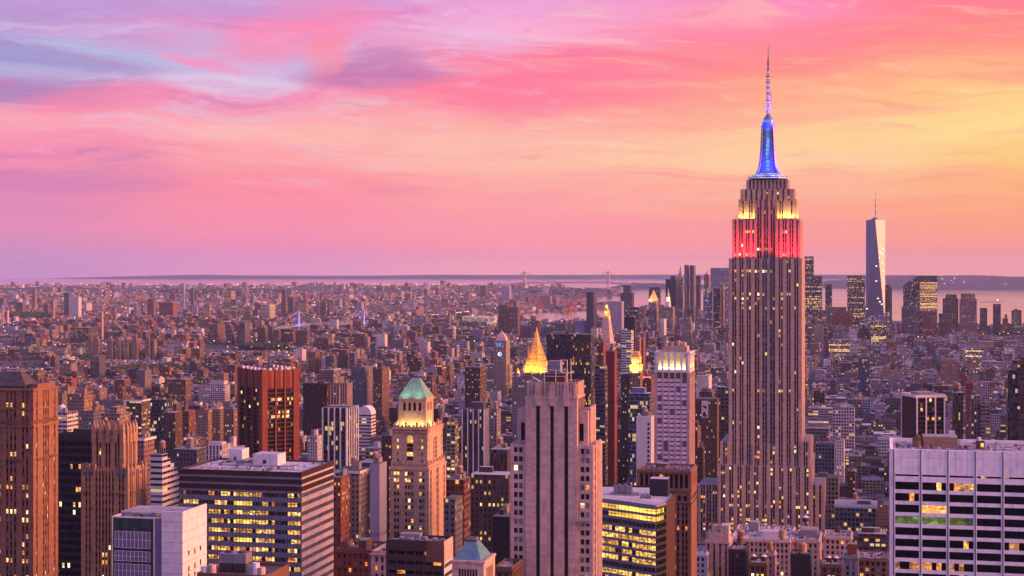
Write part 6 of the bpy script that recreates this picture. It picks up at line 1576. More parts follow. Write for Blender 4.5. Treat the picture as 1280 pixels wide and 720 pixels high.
for e in TB: table_building(e)

# ------------------------------------------------------------------ landmarks further off
def tower_glass_mat():
    m, g = newmat('tower_glass')
    p = wpos(g); s = g.sep(p); h = g.m('ADD', s[0], g.m('MULTIPLY', s[1], .8))
    w, wc = g.white(g.comb(g.m('FLOOR', g.m('DIVIDE', h, 5.0)), g.m('FLOOR', g.m('DIVIDE', s[2], 4.2)), 2.0))
    on = g.m('MULTIPLY', g.m('LESS_THAN', w, 0.025), g.m('LESS_THAN', s[2], 330.0))
    seam = g.m('LESS_THAN', g.m('FRACT', g.m('DIVIDE', s[2], 8.4)), 0.16)
    c = g.mix(seam, (0.13, 0.125, 0.19, 1), (0.08, 0.078, 0.12, 1))
    principled(g, c, 0.10, 0.0, 0.62, (1.0, .82, .55, 1), g.m('MULTIPLY', on, 1.1))
tower_glass_mat()
def sqp(x, y, r, rot=0.0, n=4): return [(x+r*cos(rot+2*pi*i/n), y+r*sin(rot+2*pi*i/n)) for i in range(n)]

def glass_supertall():
    Y = 5855; cx = (1094.6-640)/FPX*Y; rz = -R(15)
    root = link('skyscraper', None, None, (cx, Y, 0), 0); tag(root, 'tallest glass tower far off, tapering facets and a needle spire over the bay', 'skyscraper')
    b = 33.5; z0, z1 = 60.0, row_z(275, Y)
    mb = MB(); mb.frustum(sqp(0, 0, b*1.414, rz+pi/4), 0, sqp(0, 0, b*1.414, rz+pi/4), z0, 'grey_panel'); mb.build('base', root)
    mb = MB(); lo = sqp(0, 0, b*1.414, rz+pi/4); hi = sqp(0, 0, b*1.03, rz)
    for i in range(4):
        j = (i+1) % 4
        mb.poly([(*lo[i], z0), (*lo[j], z0), (*hi[j], z1)], 'tower_glass'); mb.poly([(*lo[i], z0), (*hi[j], z1), (*hi[i], z1)], 'tower_glass')
    mb.poly([(*q, z1) for q in hi], 'grey_roof'); mb.build('glass_wall', root)
    mb = MB(); mb.cyl(0, 0, z1, z1+5, 17, 17, 'steel_grey', 20); mb.cyl(0, 0, z1+5.01, z1+9, 12, 10, 'steel_grey', 16); mb.build('crown_ring', root)
    mb = MB(); zt = row_z(240, Y)
    for i in range(8): f = i/8; mb.cyl(0, 0, z1+9+(zt-z1-9)*f+.02, z1+9+(zt-z1-9)*(i+1)/8, 3.0*(1-f*.75), 3.0*(1-(i+1)/8*.75), 'steel_grey' if i % 2 else 'steel_white', 8)
    for i in range(1, 7): z = z1+9+(zt-z1-9)*i/8; mb.cyl(0, 0, z, z+1.5, 3.8*(1-i/11), 3.8*(1-i/11), 'lamp_red' if i == 6 else 'steel_grey', 8)
    mb.build('antenna', root); GUARD.append((1082, 1107, 392, 5840)); BLOCKED.append([(cx-36, Y-36), (cx+36, Y-36), (cx+36, Y+36), (cx-36, Y+36)])
glass_supertall()

def golden_pyramid():
    S = Site(640, 1900); w = S.x(690); d = w*.9; zt = S.z(472, w)
    root = S.root('office_tower', 'stone tower with a steep golden floodlit pyramid roof', 'tower')
    r = random.Random(5); g = GRID['punched']; st = vary(WALLS['stone'], r, .02); rf = (.2, .2, .2); B = GRID['blank']
    x0, x1 = S.x(653, 6), S.x(682.5, 6); cx, cyy = (x0+x1)/2, 6+(x1-x0)/2; zb = S.z(458, cx, cyy); za = S.z(408, cx, cyy); hw = (x1-x0)/2
    link('wall', boxes_mesh('wall', [brec(w/2, d/2, w, d, 0, zt, 0, st, rf, g, r), brec(cx, cyy, 2*hw, 2*hw, zt, zb-7, 0, st, rf, g, r)]), root)
    for sx in (.12, .88):
        for sy in (.12, .88): q = MB(); q.cyl(w*sx, d*sy, zt, zt+6, 2.6, 2.4, 'limestone', 8); q.cyl(w*sx, d*sy, zt+6.01, zt+11, 2.6, .2, 'gilded_tile', 8); q.build('turret', root)
    q = MB(); q.frustum(sqp(cx, cyy, hw*1.02, pi/8, 8), zb-7, sqp(cx, cyy, hw*1.0, pi/8, 8), zb, 'gilded_tile')
    for i in range(16): a = 2*pi*i/16; q.bar((cx+hw*1.08*cos(a), cyy+hw*1.08*sin(a), zb-7), (cx+hw*1.08*cos(a), cyy+hw*1.08*sin(a), zb+1.5), .5, 'limestone')
    q.build('colonnade', root)
    q = MB(); h = za-zb; lev = [(0, .95), (.33, .56), (.62, .27), (.66, .235), (.7, .25), (.73, .2), (.9, .08), (1.0, .01)]
    for (f0, r0), (f1, r1) in zip(lev, lev[1:]): q.frustum(sqp(cx, cyy, hw*r0*1.04, pi/8, 8), zb+h*f0, sqp(cx, cyy, hw*r1*1.04, pi/8, 8), zb+h*f1, 'gilded_tile')
    for i in range(8):                                     # ribs on the hips
        a = pi/8+i*pi/4; q.bar((cx+hw*.99*cos(a), cyy+hw*.99*sin(a), zb), (cx+hw*.29*cos(a), cyy+hw*.29*sin(a), zb+h*.62), .35, 'gilded_tile')
    for f, n_ in ((.14, 3), (.30, 2), (.47, 1)):            # dormers in rows on every face
        rr = hw*1.04*(.95-(.95-.27)*f/.62)*cos(pi/8)
        for i in range(8):
            a = i*pi/4; ux, uy = cos(a), sin(a)
            for j in range(n_):
                t = (j-(n_-1)/2)*2.3; x, y = cx+ux*rr-uy*t, cyy+uy*rr+ux*t; q.bar((x-ux*1.2, y-uy*1.2, zb+h*f+.4), (x+ux*.5, y+uy*.5, zb+h*f+.4), .75, 'dark_stone'); q.bar((x-ux*1.4, y-uy*1.4, zb+h*f+1.1), (x+ux*.7, y+uy*.7, zb+h*f+1.1), .85, 'gilded_tile')
    q.build('roof', root)
    for i in range(8): a = i*pi/4-pi/2; flood(root, 'floodlight', (cx+hw*1.75*cos(a), cyy+hw*1.75*sin(a), zb-6.5), (cx, cyy, zb+h*.42), (1, .50, .07), 4200, 3, 2, 110)
    for i in range(4): a = i*pi/2-pi/4; flood(root, 'floodlight', (cx+hw*1.3*cos(a), cyy+hw*1.3*sin(a), zb-6.8), (cx+hw*.8*cos(a), cyy+hw*.8*sin(a), zb), (1, .6, .2), 1500, 3, 1, 150)
    claim(S, -2, w+2, -2, d+2); GUARD.append((638, 692, 500, 1880))
golden_pyramid()

def clock_tower_gold():
    S = Site(748, 1890); w = S.x(763.3); d = max(S.depth(w, 768.5), w*.9); zt = S.z(438, w); st = 'pale_stone'
    root = S.root('clock_tower', 'pale stone clock tower with steep roof and glowing gold cupola', 'tower')
    r = random.Random(6); link('wall', boxes_mesh('wall', [brec(w/2, d/2, w, d, 0, zt, 0, WALLS['cream'], (.3, .3, .3), GRID['punched'], r)]), root)
    cx, cyy = w/2, d/2; q = MB(); z1 = S.z(397, cx, cyy)
    rc = lambda f: [(cx-w*f, cyy-d*f), (cx+w*f, cyy-d*f), (cx+w*f, cyy+d*f), (cx-w*f, cyy+d*f)]
    q.frustum(rc(.54), zt, rc(.54), zt+2, st); q.frustum(rc(.5), zt+2, rc(.235), z1, st)
    for k in range(4):
        for f in (.2, .45, .68): z = zt+2+(z1-zt-2)*f; hw = w*(.5-.265*f); q.box(cx-1.0, cx+1.0, cyy-hw*1.03-.2, cyy-hw*.9, z, z+2.6, 'dark_stone') if k == 0 else None
    q.build('roof', root)
    q = MB(); za = S.z(380.5, cx, cyy); h = za-z1
    q.cyl(cx, cyy, z1, z1+h*.12, 4.3, 4.3, 'gilded_tile', 8); 
    for i in range(8): a = 2*pi*i/8; q.bar((cx+3.4*cos(a), cyy+3.4*sin(a), z1+h*.12), (cx+3.4*cos(a), cyy+3.4*sin(a), z1+h*.5), .4, 'gilded_tile')
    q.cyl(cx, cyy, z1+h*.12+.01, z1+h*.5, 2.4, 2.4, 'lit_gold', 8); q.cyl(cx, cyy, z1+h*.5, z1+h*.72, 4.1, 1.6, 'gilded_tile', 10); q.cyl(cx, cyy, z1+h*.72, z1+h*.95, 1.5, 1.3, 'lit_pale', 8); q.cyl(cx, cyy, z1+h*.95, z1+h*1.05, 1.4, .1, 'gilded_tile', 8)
    q.build('cupola', root)
    for a in (-pi/2, 0, pi, pi/2): flood(root, 'floodlight', (cx+6.5*cos(a), cyy+6.5*sin(a), z1-2), (cx, cyy, z1+h*.6), (1, .6, .14), 900, 2, 1, 120)
    claim(S, -2, w+2, -2, d+2); GUARD.append((747, 769, 440, 1870))
clock_tower_gold()

def clock_tower_blue():
    S = Site(597, 2890); r = random.Random(3); w = S.x(632.5); x0 = S.x(617); d = 50; zl = S.z(457, w); zt = S.z(426, w)
    root = S.root('clock_tower', 'white stone clock tower with blue lit windows above a broad base', 'tower')
    dd = max(S.depth(w, 637.5), 16)
    link('wall', boxes_mesh('wall', [brec(w/2, d/2+2, w, d, 0, zl, 0, WALLS['cream'], (.3, .3, .3), GRID['punched'], r, 2), brec((x0+w)/2, dd/2, w-x0, dd, 0, zt, 0, WALLS['cream'], (.3, .3, .3), GRID['punched'], r, .4)]), root)
    cx, cyy = (x0+w)/2, dd/2; q = MB(); hw = (w-x0)/2; z2 = S.z(415, cx, cyy)
    q.frustum(sqp(cx, cyy, hw*1.2, pi/4), zt, sqp(cx, cyy, hw*1.0, pi/4), zt+6, 'pale_stone'); q.frustum(sqp(cx, cyy, hw*1.0, pi/4), zt+6, sqp(cx, cyy, hw*.25, pi/4), z2, 'pale_stone'); q.cyl(cx, cyy, z2, z2+5, .8, .1, 'gilded_tile', 6); q.build('roof', root)
    for i in range(3): q = MB(); xx = x0+hw*(.55+.45*i); q.box(xx-1.1, xx+1.1, -.25, 0, zt-11, zt-4, 'lit_blue'); q.build('belfry_window', root)
    q = MB(); zc = zt-24
    n = 16; q.poly([(cx+4.0*cos(2*pi*i/n), -.3, zc+4.0*sin(2*pi*i/n)) for i in range(n)], 'lit_lilac'); ck = q.build('clock_face', root)
    q = MB(); q.bar((cx, -.45, zc), (cx, -.45, zc+3.2), .22, 'black_metal'); q.build('clock_hand', ck); q = MB(); q.bar((cx, -.5, zc), (cx+2.0, -.5, zc-1.2), .28, 'black_metal'); q.build('clock_hand', ck)
    claim(S, -2, w+2, -2, d+4); GUARD.append((596, 639, 480, 2870))
clock_tower_blue()

def gold_lantern_tower():
    S = Site(787.5, 1785); w = S.x(800.5); d = max(S.depth(w, 803), 13); zt = S.z(463, w); r = random.Random(2)
    root = S.root('office_tower', 'brown tower ending in a small stepped gold lantern between striped and pink towers', 'tower')
    link('wall', boxes_mesh('wall', [brec(w/2, d/2, w, d, 0, zt, 0, WALLS['tan'], (.2, .2, .2), GRID['punched'], r)]), root)
    q = MB(); z0 = zt; tot = S.z(439, w/2, d/2)-zt
    for f0, f1, k in ((0, .22, .50), (.22, .30, .54), (.30, .62, .42), (.62, .69, .46)): q.box(w*.5-w*k, w*.5+w*k, d*.5-d*k, d*.5+d*k, z0+tot*f0+.004, z0+tot*f1, 'gilded_tile')
    q.frustum([(w*.1, d*.1), (w*.9, d*.1), (w*.9, d*.9), (w*.1, d*.9)], z0+tot*.69, [(w*.26, d*.26), (w*.74, d*.26), (w*.74, d*.74), (w*.26, d*.74)], z0+tot, 'gilded_tile'); la = q.build('lantern', root)
    for k in range(3): q = MB(); xx = w*(.25+.25*k); q.box(xx-1.0, xx+1.0, d*.08-.3, d*.08, z0+tot*.32, z0+tot*.6, 'lit_pale'); q.build('window', la)
    flood(root, 'floodlight', (w*.5, -5, zt-2), (w*.5, d*.4, zt+tot*.5), (1, .62, .14), 7000, 5, 1, 130); flood(root, 'floodlight', (w+5, d*.5, zt-2), (w*.6, d*.5, zt+tot*.5), (1, .6, .14), 4000, 5, 1, 130)
    claim(S, -2, w+2, -2, d+2); GUARD.append((786, 804, 470, 1770))
gold_lantern_tower()

# ------------------------------------------------------------------ bridges, chimneys, port cranes
def suspension_bridge(name, label, A, Bp, zdeck, ztop, back, col, cable_r, lights, wid, lamp=1.6, blue=False):
    A = Vector((*A, 0)); Bv = Vector((*Bp, 0)); u = (Bv-A).normalized(); n = Vector((-u.y, u.x, 0)); L = (Bv-A).length
    root = link(name, None, None, tuple(A), 0); tag(root, label, 'bridge')
    q = lambda s, o, z: tuple(u*s+n*o+Vector((0, 0, z)))
    D = MB()
    for s0, s1, z0, z1 in ((-back, 0, zdeck*.55, zdeck), (0, L, zdeck, zdeck), (L, L+back, zdeck, zdeck*.55)):
        for o in (-wid/2, wid/2):
            D.bar(q(s0, o, z0), q(s1, o, z1), wid*.13, col); D.bar(q(s0, o, z0+wid*.28), q(s1, o, z1+wid*.28), wid*.05, col)
            m = max(6, int((s1-s0)/25))
            for i in range(m): f0, f1 = i/m, (i+1)/m; D.bar(q(s0+(s1-s0)*f0, o, z0+(z1-z0)*f0), q(s0+(s1-s0)*f1, o, z0+(z1-z0)*f1+wid*.28), wid*.03, col)
    D.build('deck', root)
    for s in (0, L):
        t = MB()
        for o in (-wid*.5, wid*.5): t.bar(q(s, o, -3), q(s, o, ztop), wid*.12, col)
        for f in (.3, .55, .8, .98): t.bar(q(s, -wid*.5, ztop*f), q(s, wid*.5, ztop*f), wid*.10, col)
        for f0, f1 in ((.32, .53), (.57, .78), (.82, .96)): t.bar(q(s, -wid*.5, ztop*f0), q(s, wid*.5, ztop*f1), wid*.05, col); t.bar(q(s, wid*.5, ztop*f0), q(s, -wid*.5, ztop*f1), wid*.05, col)
        t.build('tower', root)
        if blue:
            for sg in (-1, 1): flood(root, 'blue_floodlight', q(s-10*sg*0+sg*18, -wid*1.6, zdeck), q(s, 0, ztop*.8), (.1, .2, 1), 14000, 6, 6, 100)
    C = MB(); Lm = MB()
    def cab(s): 
        if 0 <= s <= L: f = (s/L-.5)*2; return zdeck+6+(ztop-zdeck-6)*f*f
        e = (-s if s < 0 else s-L)/back; return ztop+(zdeck*.6-ztop)*min(1, e*1.15)**.92
    N = 44; ss = [-back*.85+(L+1.7*back)*i/N for i in range(N+1)]
    for o in (-wid/2, wid/2):
        for a, b in zip(ss, ss[1:]): C.bar(q(a, o, cab(a)), q(b, o, cab(b)), cable_r, col)
        for a in ss[1:-1]:
            if 0 < a < L: C.bar(q(a, o, zdeck), q(a, o, cab(a)), cable_r*.35, col)
    C.build('cable', root)
    if lights:
        for a in ss: x, y, z = q(a, -wid/2, cab(a)+lamp); Lm.cyl(x, y, z, z+lamp*1.2, lamp*.6, lamp*.6, 'lamp_soft', 6)
        o = Lm.build('cable_light', root); tag(o, kind='stuff')
P1 = ((370.5-640)/FPX*5900, 5900); P2 = ((452-640)/FPX*6150, 6150)
suspension_bridge('suspension_bridge', 'blue lit suspension bridge with strings of cable lights among dark housing towers', P1, P2, 37, row_z(389, 5900), 190, 'steel_grey', 1.0, True, 26, 1.0, True)
P1 = ((655.5-640)/FPX*17000, 17000); P2 = ((760.3-640)/FPX*17400, 17400)
suspension_bridge('suspension_bridge', 'faint long suspension bridge on the horizon with two tall portal towers', P1, P2, 74, row_z(339.5, 17000), 330, 'steel_grey', 1.6, False, 40)
GUARD.append((352, 480, 408, 5800))
def chimney(px, Y, pt, r0, label, mt='pale_stone'):
    z = row_z(pt, Y); root = link('chimney', None, None, ((px-640)/FPX*Y, Y, 0), 0); tag(root, label, 'chimney', 'tall power station chimneys')
    q = MB(); q.cyl(0, 0, 0, z, r0*1.3, r0, mt, 12); q.build('shaft', root); q = MB(); q.cyl(0, 0, z-3, z+.3, r0*1.12, r0*1.12, 'dark_stone', 12); q.build('chimney_cap', root)
chimney(4, 6900, 386, 5.2, 'pale chimney, first of a pair at the photo edge'); chimney(9.6, 6900, 386.5, 5.2, 'pale chimney, second of a pair at the photo edge'); chimney(127.8, 5150, 388, 3.2, 'single tall slim chimney above the brick power station')
GUARD += [(0, 14, 405, 6800), (124, 132, 420, 5100)]
def gantry(px, Y, pt, label):
    root = link('gantry_crane', None, None, ((px-640)/FPX*Y, Y, 0), rng.uniform(-.5, .2)); tag(root, label, 'crane', 'red gantry cranes in the port')
    h = row_z(pt, Y); q = MB()
    for x in (-11, 11):
        for y in (-9, 9): q.bar((x, y, 0), (x*.75, y, h*.62), 1.1, 'red_steel')
        q.bar((x, -9, h*.22), (x, 9, h*.22), .9, 'red_steel'); q.bar((x*.9, -9, h*.45), (x*.9, 9, h*.45), .8, 'red_steel')
    q.build('leg_frame', root)
    q = MB(); q.bar((-26, 0, h*.62), (14, 0, h*.62), 1.8, 'red_steel'); q.bar((14, 0, h*.62), (38, 0, h), 1.2, 'red_steel'); q.bar((0, 0, h*.62), (4, 0, h*.92), .9, 'red_steel'); q.bar((4, 0, h*.92), (34, 0, h*.93), .5, 'red_steel'); q.bar((4, 0, h*.92), (-24, 0, h*.64), .5, 'red_steel'); q.build('boom', root)
    q = MB(); q.box(-10, -3, -3, 3, h*.63, h*.70, 'white_panel'); q.build('cabin', root)
for px, pt, lb in ((671.5, 374, 'left'), (676.5, 375.5, 'second'), (707, 373.5, 'third'), (712.5, 371.5, 'tallest'), (716, 376, 'right')): gantry(px, 9350, pt, 'red port gantry crane with raised boom, %s of five on the far quay' % lb)
def tower_crane():
    Y = 5890; root = link('tower_crane', None, None, ((1246-640)/FPX*Y, Y, row_z(380, Y)), 0); tag(root, 'tower crane with long jib on the unfinished riverside tower', 'crane')
    q = MB(); q.bar((0, 0, -12), (0, 0, 14), 1.1, 'steel_grey'); q.build('mast', root); q = MB(); q.bar((-62, 0, 5.5), (22, 0, 7.5), .8, 'steel_grey'); q.bar((0, 0, 13), (-58, 0, 6.5), .3, 'steel_grey'); q.build('jib', root)
    q = MB(); q.cyl(2, -1, 14, 16, 1.2, 1.2, 'lamp_warm', 8); q.build('lamp', root)
tower_crane()

# ------------------------------------------------------------------ the near roofs round the great tower's foot
def near_block(pl, pr, pt, Y, d, wall, label, kind='low_building', cols=('even', 3.0, 1.7), fl=3.8, wh=2.2, litp=.06, tanks=(), pent=(), lip=1.2, roof='grey_roof', pb=724, span=None, wrow=None, crown=None):
    S = Site(pl, Y); w = S.x(pr); zt = S.z(pt, w/2); root = S.root(kind, label, 'building')
    W = MB(); wins = []; t = (0, w, 0, d); W.box(0, w, 0, d, 0, zt, wall, roof); roof_lip(W, 0, w, 0, d, zt, lip, .5, wall)
    lf = lit_random(litp, .04, int(pl), .3, pal=('lit_yellow', 'lit_orange', 'lit_dim', 'lit_pale'), blind=.12)
    for sd, L in (('front', w), ('right', d), ('left', d)):
        c = cols_even(L, cols[1], cols[2], .9) if cols[0] == 'even' else cols_groups(L, [cols[1]]*max(1, int(L/(cols[1]*1.7+1.6))), 1.25, .45, 1.2)
        facade(W, wins, t, sd, 20, zt, c, rows_even(20, zt, fl, wh, top=1.5), .4, .22, wall, span or wall, lf)
        fr = side_frame(t, sd); e = .9 if sd == 'front' else 0; fbox(W, fr, -e, L+e, zt-.7, zt-.02, .4, .9, wall)
    W.build('wall', root)
    for (a, b, y0, y1, h, mt, rf) in pent: q = MB(); q.box(S.x(a, y0), S.x(b, y0), y0, y1, zt, zt+h, mt, rf); q.build('penthouse', root)
    for (a, y, r_, h, leg, wd, cn) in tanks: water_tank(root, S.x(a, y), y, zt, r_, h, leg, wd, cn)
    q = MB(); r = random.Random(int(pl))
    for i in range(int(w*d/90)+2): x, y, s = r.uniform(1, w-2.5), r.uniform(1, d-2.5), r.uniform(.5, 1.6); q.box(x, x+s, y, y+s*r.uniform(.7, 1.6), zt, zt+r.uniform(.4, 1.5), r.choice(('steel_grey', 'grey_panel', 'white_panel', 'dark_stone')))
    q.build_each('roof_unit', root)
    if w*d > 300: roof_clutter(root, .8, w-.8, .8, d-.8, zt, int(w*d/28), int(pr), [(S.x(a, y0), S.x(b, y0), y0, y1) for a, b, y0, y1, _, _, _ in pent]+[(S.x(a, y)-2.6, S.x(a, y)+2.6, y-2.6, y+2.6) for a, y, *_ in tanks])
    add_windows(root, S, wins, 60); claim(S, -1, w+1, -1, d+1); GUARD.append((pl-1, pr+2, pb, Y-10)); return S
near_block(882, 911, 678, 1040, 22, 'pale_stone', 'pale pier fronted block with stepped attic left of the wide pale roof', cols=('grp', 1, 0), span='umber_brick', pent=((884, 902, 3, 16, 6, 'pale_stone', 'grey_roof'), (901, 911, 4, 14, 10.5, 'pale_stone', 'pale_roof'), (890, 897, 5, 12, 10, 'pale_stone', 'grey_roof')), tanks=((893, 14, 1.9, 3, 6, 'dark_stone', 'dark_stone'),))
near_block(914, 987.5, 676, 1085, 62, 'pale_stone', 'wide grey block with pale railed roof at the great tower foot', cols=('even', 2.9, 1.6), roof='pale_roof', lip=1.0, pent=((954, 978, 14, 24, 4.2, 'white_panel', 'pale_roof'), (936, 948, 34, 44, 7, 'grey_panel', 'grey_roof')), tanks=((978, 8, 2.6, 4.6, 1.2, 'tan_brick', 'tan_brick'), (926, 7, 2.3, 3.2, 1.5, 'red_brick', 'tan_brick')))
near_block(989.5, 1024, 677, 1082, 40, 'limestone', 'grey block with dark roof and a tall white capped tank stand', cols=('even', 3.2, 1.6), roof='grey_roof', pent=((1000, 1022, 18, 34, 5, 'grey_panel', 'grey_roof'),), tanks=((1007, 22, 2.4, 3.0, 10, 'dark_stone', 'white_panel'),))
near_block(911.5, 932, 689, 1010, 22, 'dark_stone', 'dark narrow block below the wide pale roof', cols=('even', 2.8, 1.5), tanks=((925, 8, 2.2, 3.4, 3.0, 'umber_brick', 'dark_stone'),))
near_block(957, 968, 694, 1005, 14, 'limestone', 'slim grey stair block carrying a brown water tank', cols=('even', 2.8, 1.4), tanks=((962.5, 6, 1.9, 4.2, 2.4, 'wood_tank', 'tan_brick'),))
near_block(989, 1012.5, 695, 985, 16, 'black_metal', 'windowless black block carrying a pink water tank', cols=('even', 40, .2), tanks=((1003.5, 8, 2.6, 5.0, 1.0, 'tan_brick', 'tan_brick'),), pent=((994, 996, 5, 7, 8, 'red_brick', 'dark_roof'),))
near_block(1030, 1064, 673, 1130, 30, 'pale_stone', 'cream block with lit windows right of the great tower foot', cols=('even', 3.2, 1.9), litp=.14, tanks=((1047, 12, 2.2, 3.2, 2.5, 'dark_stone', 'dark_stone'),))
near_block(1054, 1072, 697, 1010, 24, 'grey_panel', 'small grey block with a red sided tank house at the bottom edge', cols=('even', 3.4, 1.6), pent=((1059, 1071, 6, 14, 7.5, 'red_brick', 'grey_roof'),))
near_block(936, 958, 706, 960, 20, 'umber_brick', 'brown low roof with two small white coned tanks', cols=('even', 3, 1.5), tanks=((942, 6, 1.8, 2.6, 1.6, 'dark_stone', 'white_panel'), (955, 6, 1.9, 2.6, 1.6, 'dark_stone', 'white_panel')))
near_block(1026, 1052, 708, 980, 22, 'umber_brick', 'brown low roof with a pair of white coned tanks near the bottom edge', cols=('even', 3, 1.5), litp=.2, tanks=((1036, 6, 1.8, 2.6, 1.8, 'dark_stone', 'white_panel'), (1045, 6, 1.8, 2.6, 1.8, 'dark_stone', 'white_panel')))
near_block(1072, 1110, 700, 1060, 30, 'brown_brick', 'brown block with bright doorway lamps left of the white concrete office', cols=('even', 3.6, 2.2), litp=.3)
near_block(868, 883, 694, 1030, 30, 'white_panel', 'small white roofed block left of the stepped attic block', cols=('even', 3.4, 1.6), roof='pale_roof')
near_block(465, 484, 692, 720, 20, 'limestone', 'low grey block left of the dark brown flat roofed block', cols=('even', 2.6, 1.3))
near_block(419, 470, 690, 900, 30, 'red_brick', 'low red brick houses below the grey hotel', cols=('even', 3, 1.5), roof='dark_roof', pent=((425, 434, 8, 18, 4, 'brown_brick', 'dark_roof'), (448, 458, 4, 14, 6, 'umber_brick', 'grey_roof')))
near_block(618, 640, 712, 690, 20, 'umber_brick', 'dark low roof wedged between teal roof and slotted tower', cols=('even', 3, 1.5))
def cooling_roof():
    S = Site(246, 590); w = S.x(332); zt = S.z(721, w/2); root = S.root('office_building', 'near roof with big cooling towers at the bottom edge before the broad office', 'building')
    W = MB(); W.box(0, w, 0, 24, 0, zt, 'umber_brick', 'dark_roof'); roof_lip(W, 0, w, 0, 24, zt, 1, .5, 'umber_brick'); W.build('wall', root)
    for k in range(2):
        q = MB(); a, b = S.x(274+k*17, 8), S.x(290+k*17, 8); q.box(a, b, 8, 14, zt, zt+3.4, 'dark_stone'); q.box(a-.1, b+.1, 7.9, 14.1, zt+3.403, zt+6.9, 'steel_grey'); q.cyl((a+b)/2, 11, zt+6.9, zt+7.5, 1.6, 1.6, 'dark_stone', 14)
        for i in range(6): q.box(a-.15, b+.15, 7.8, 7.9, zt+3.6+i*.45, zt+3.8+i*.45, 'grey_panel')
        q.build('cooling_tower', root)
    for a, b, h, mt in ((252, 259, 2.4, 'white_panel'), (260, 271, 3.2, 'pale_stone'), (310, 316, 3.6, 'grey_panel'), (317, 323, 4.6, 'white_panel'), (324, 330, 3, 'pale_stone')): q = MB(); q.cyl(S.x((a+b)/2, 5), 5, zt, zt+h, 1.5, 1.4, mt, 10); q.build('roof_vent', root)
    claim(S, -2, w+2, -2, 26); GUARD.append((246, 332, 724, 580))
cooling_roof()
def billboard():
    S = Site(869, 1565); w = S.x(896.5); zt = S.z(499, w); r = random.Random(1); root = S.root('office_building', 'dark block carrying a tall white billboard left of the great tower', 'building')
    link('wall', boxes_mesh('wall', [brec(w/2, 12, w, 24, 0, zt, 0, WALLS['brown'], (.1, .1, .1), GRID['small'], r)]), root); claim(S, -1, w+1, -1, 25); GUARD.append((868, 897, 560, 1550))
    x0, x1 = S.x(877.2), S.x(885.2); z0, z1 = S.z(522), S.z(500.8)
    bx = S.L[0]+((x0+x1)/2)*S.s[0]-.8*S.a[0]; by = S.L[1]+((x0+x1)/2)*S.s[1]-.8*S.a[1]; hw = (x1-x0)/2
    b = link('billboard', None, None, (bx, by, z0), -S.rot); tag(b, 'tall white billboard with dark rounded shapes on a dark wall', 'billboard')
    q = MB(); q.box(-hw, hw, -.2, .5, 0, z1-z0, 'white_panel', bottom=True); q.build('panel', b)
    for (cx, cz, rx, rz) in ((-.1, .66, .55, .07), (.35, .6, .3, .07), (-.2, .22, .5, .13), (.1, .12, .7, .06)):
        q = MB(); h = z1-z0; n = 18; q.poly([(hw*(cx+rx*cos(2*pi*i/n)), -.25-.01*cz, h*(cz+rz*sin(2*pi*i/n))) for i in range(n)], 'dark_stone'); q.build('print_patch', b)
    q = MB(); 
    for x in (-hw*.8, hw*.8): q.bar((x, .5, 1), (x, .8, 1), .2, 'steel_grey')
    q.build('bracket', b)
billboard()

# ------------------------------------------------------------------ the mass of the city on its lots
LANDP = LAND
def in_poly(x, y, P):
    c = False; j = len(P)-1
    for i in range(len(P)):
        xi, yi = P[i]; xj, yj = P[j]
        if (yi > y) != (yj > y) and x < (xj-xi)*(y-yi)/(yj-yi)+xi: c = not c
        j = i
    return c
BB_ = [(min(p[0] for p in q)-4, max(p[0] for p in q)+4, min(p[1] for p in q)-4, max(p[1] for p in q)+4) for q in BLOCKED]
OPEN_WATER = [(630, 742, 406, 7000), (735, 792, 398, 7600), (1228, 1300, 416, 6000), (1043, 1059, 388, 7500), (1116, 1128, 402, 7400), (1175, 1260, 402, 7000)]
GR = np.array(GUARD+OPEN_WATER)
# green patches (photo px, row) as ellipses on the ground
PARKS = [(210, 467, 66, 4.6), (168, 468, 36, 3.6), (97, 441, 14, 4.5), (583, 436, 24, 9), (1152, 461, 20, 6), (590, 412, 20, 4.5), (175, 447, 40, 1.6), (275, 366.5, 80, 2.2), (40, 398, 40, 2.5), (110, 452, 25, 3), (1265, 420, 16, 1.6), (560, 400, 22, 2.0), (690, 366, 44, 2.4), (330, 436, 30, 2.0)]
def park(px, py):
    for a, b, ra, rb in PARKS:
        if ((px-a)/ra)**2+((py-b)/rb)**2 < 1: return True
    return False
CAND = []        # (dist, body, pent, tanks, meta)
def try_lot(cx, cyy, w, d, rot, h, wk, gk, r, tank, detail, litk=1.0):
    dist = cyy - (w+d)*.35
    if dist < 600: return
    px = 640+FPX*cx/cyy; hw = FPX*(w+d)*.5/cyy
    if px+hw < -25 or px-hw > 1305: return
    if HZ+FPX*(HC-h)/cyy > 735: return
    for (a, b, c, e), q in zip(BB_, BLOCKED):
        if a-(w)*.5 < cx < b+w*.5 and c-d*.5 < cyy < e+d*.5: return
    m = (GR[:, 0] < px+hw) & (GR[:, 1] > px-hw) & (GR[:, 3] > dist)
    if m.any():
        hm = HC-(GR[m, 2].max()+1.5-HZ)*dist/FPX-5.5
        if hm < 9: return
        h = min(h, hm*r.uniform(.82, 1.0))
    py = HZ+FPX*HC/cyy
    if park(px, py) or not in_poly(cx, cyy, LANDP): return
    b, p, t = compose(cx, cyy, w, d, h, rot, wk, gk, r, tank, detail, litk)
    CAND.append((cyy, b, p, t, (cx, cyy, w, d, h, rot, wk)))
def pick(r, tbl):
    s = r.random()*sum(v for _, v in tbl)
    for k, v in tbl:
        s -= v
        if s <= 0: return k
    return tbl[-1][0]
EAST = (('brick', 4), ('brown', 3), ('red', 2), ('tan', 2), ('pink', 2.5), ('cream', 1.2), ('grey', 1.6), ('white', 1.3), ('umber', 1.2))
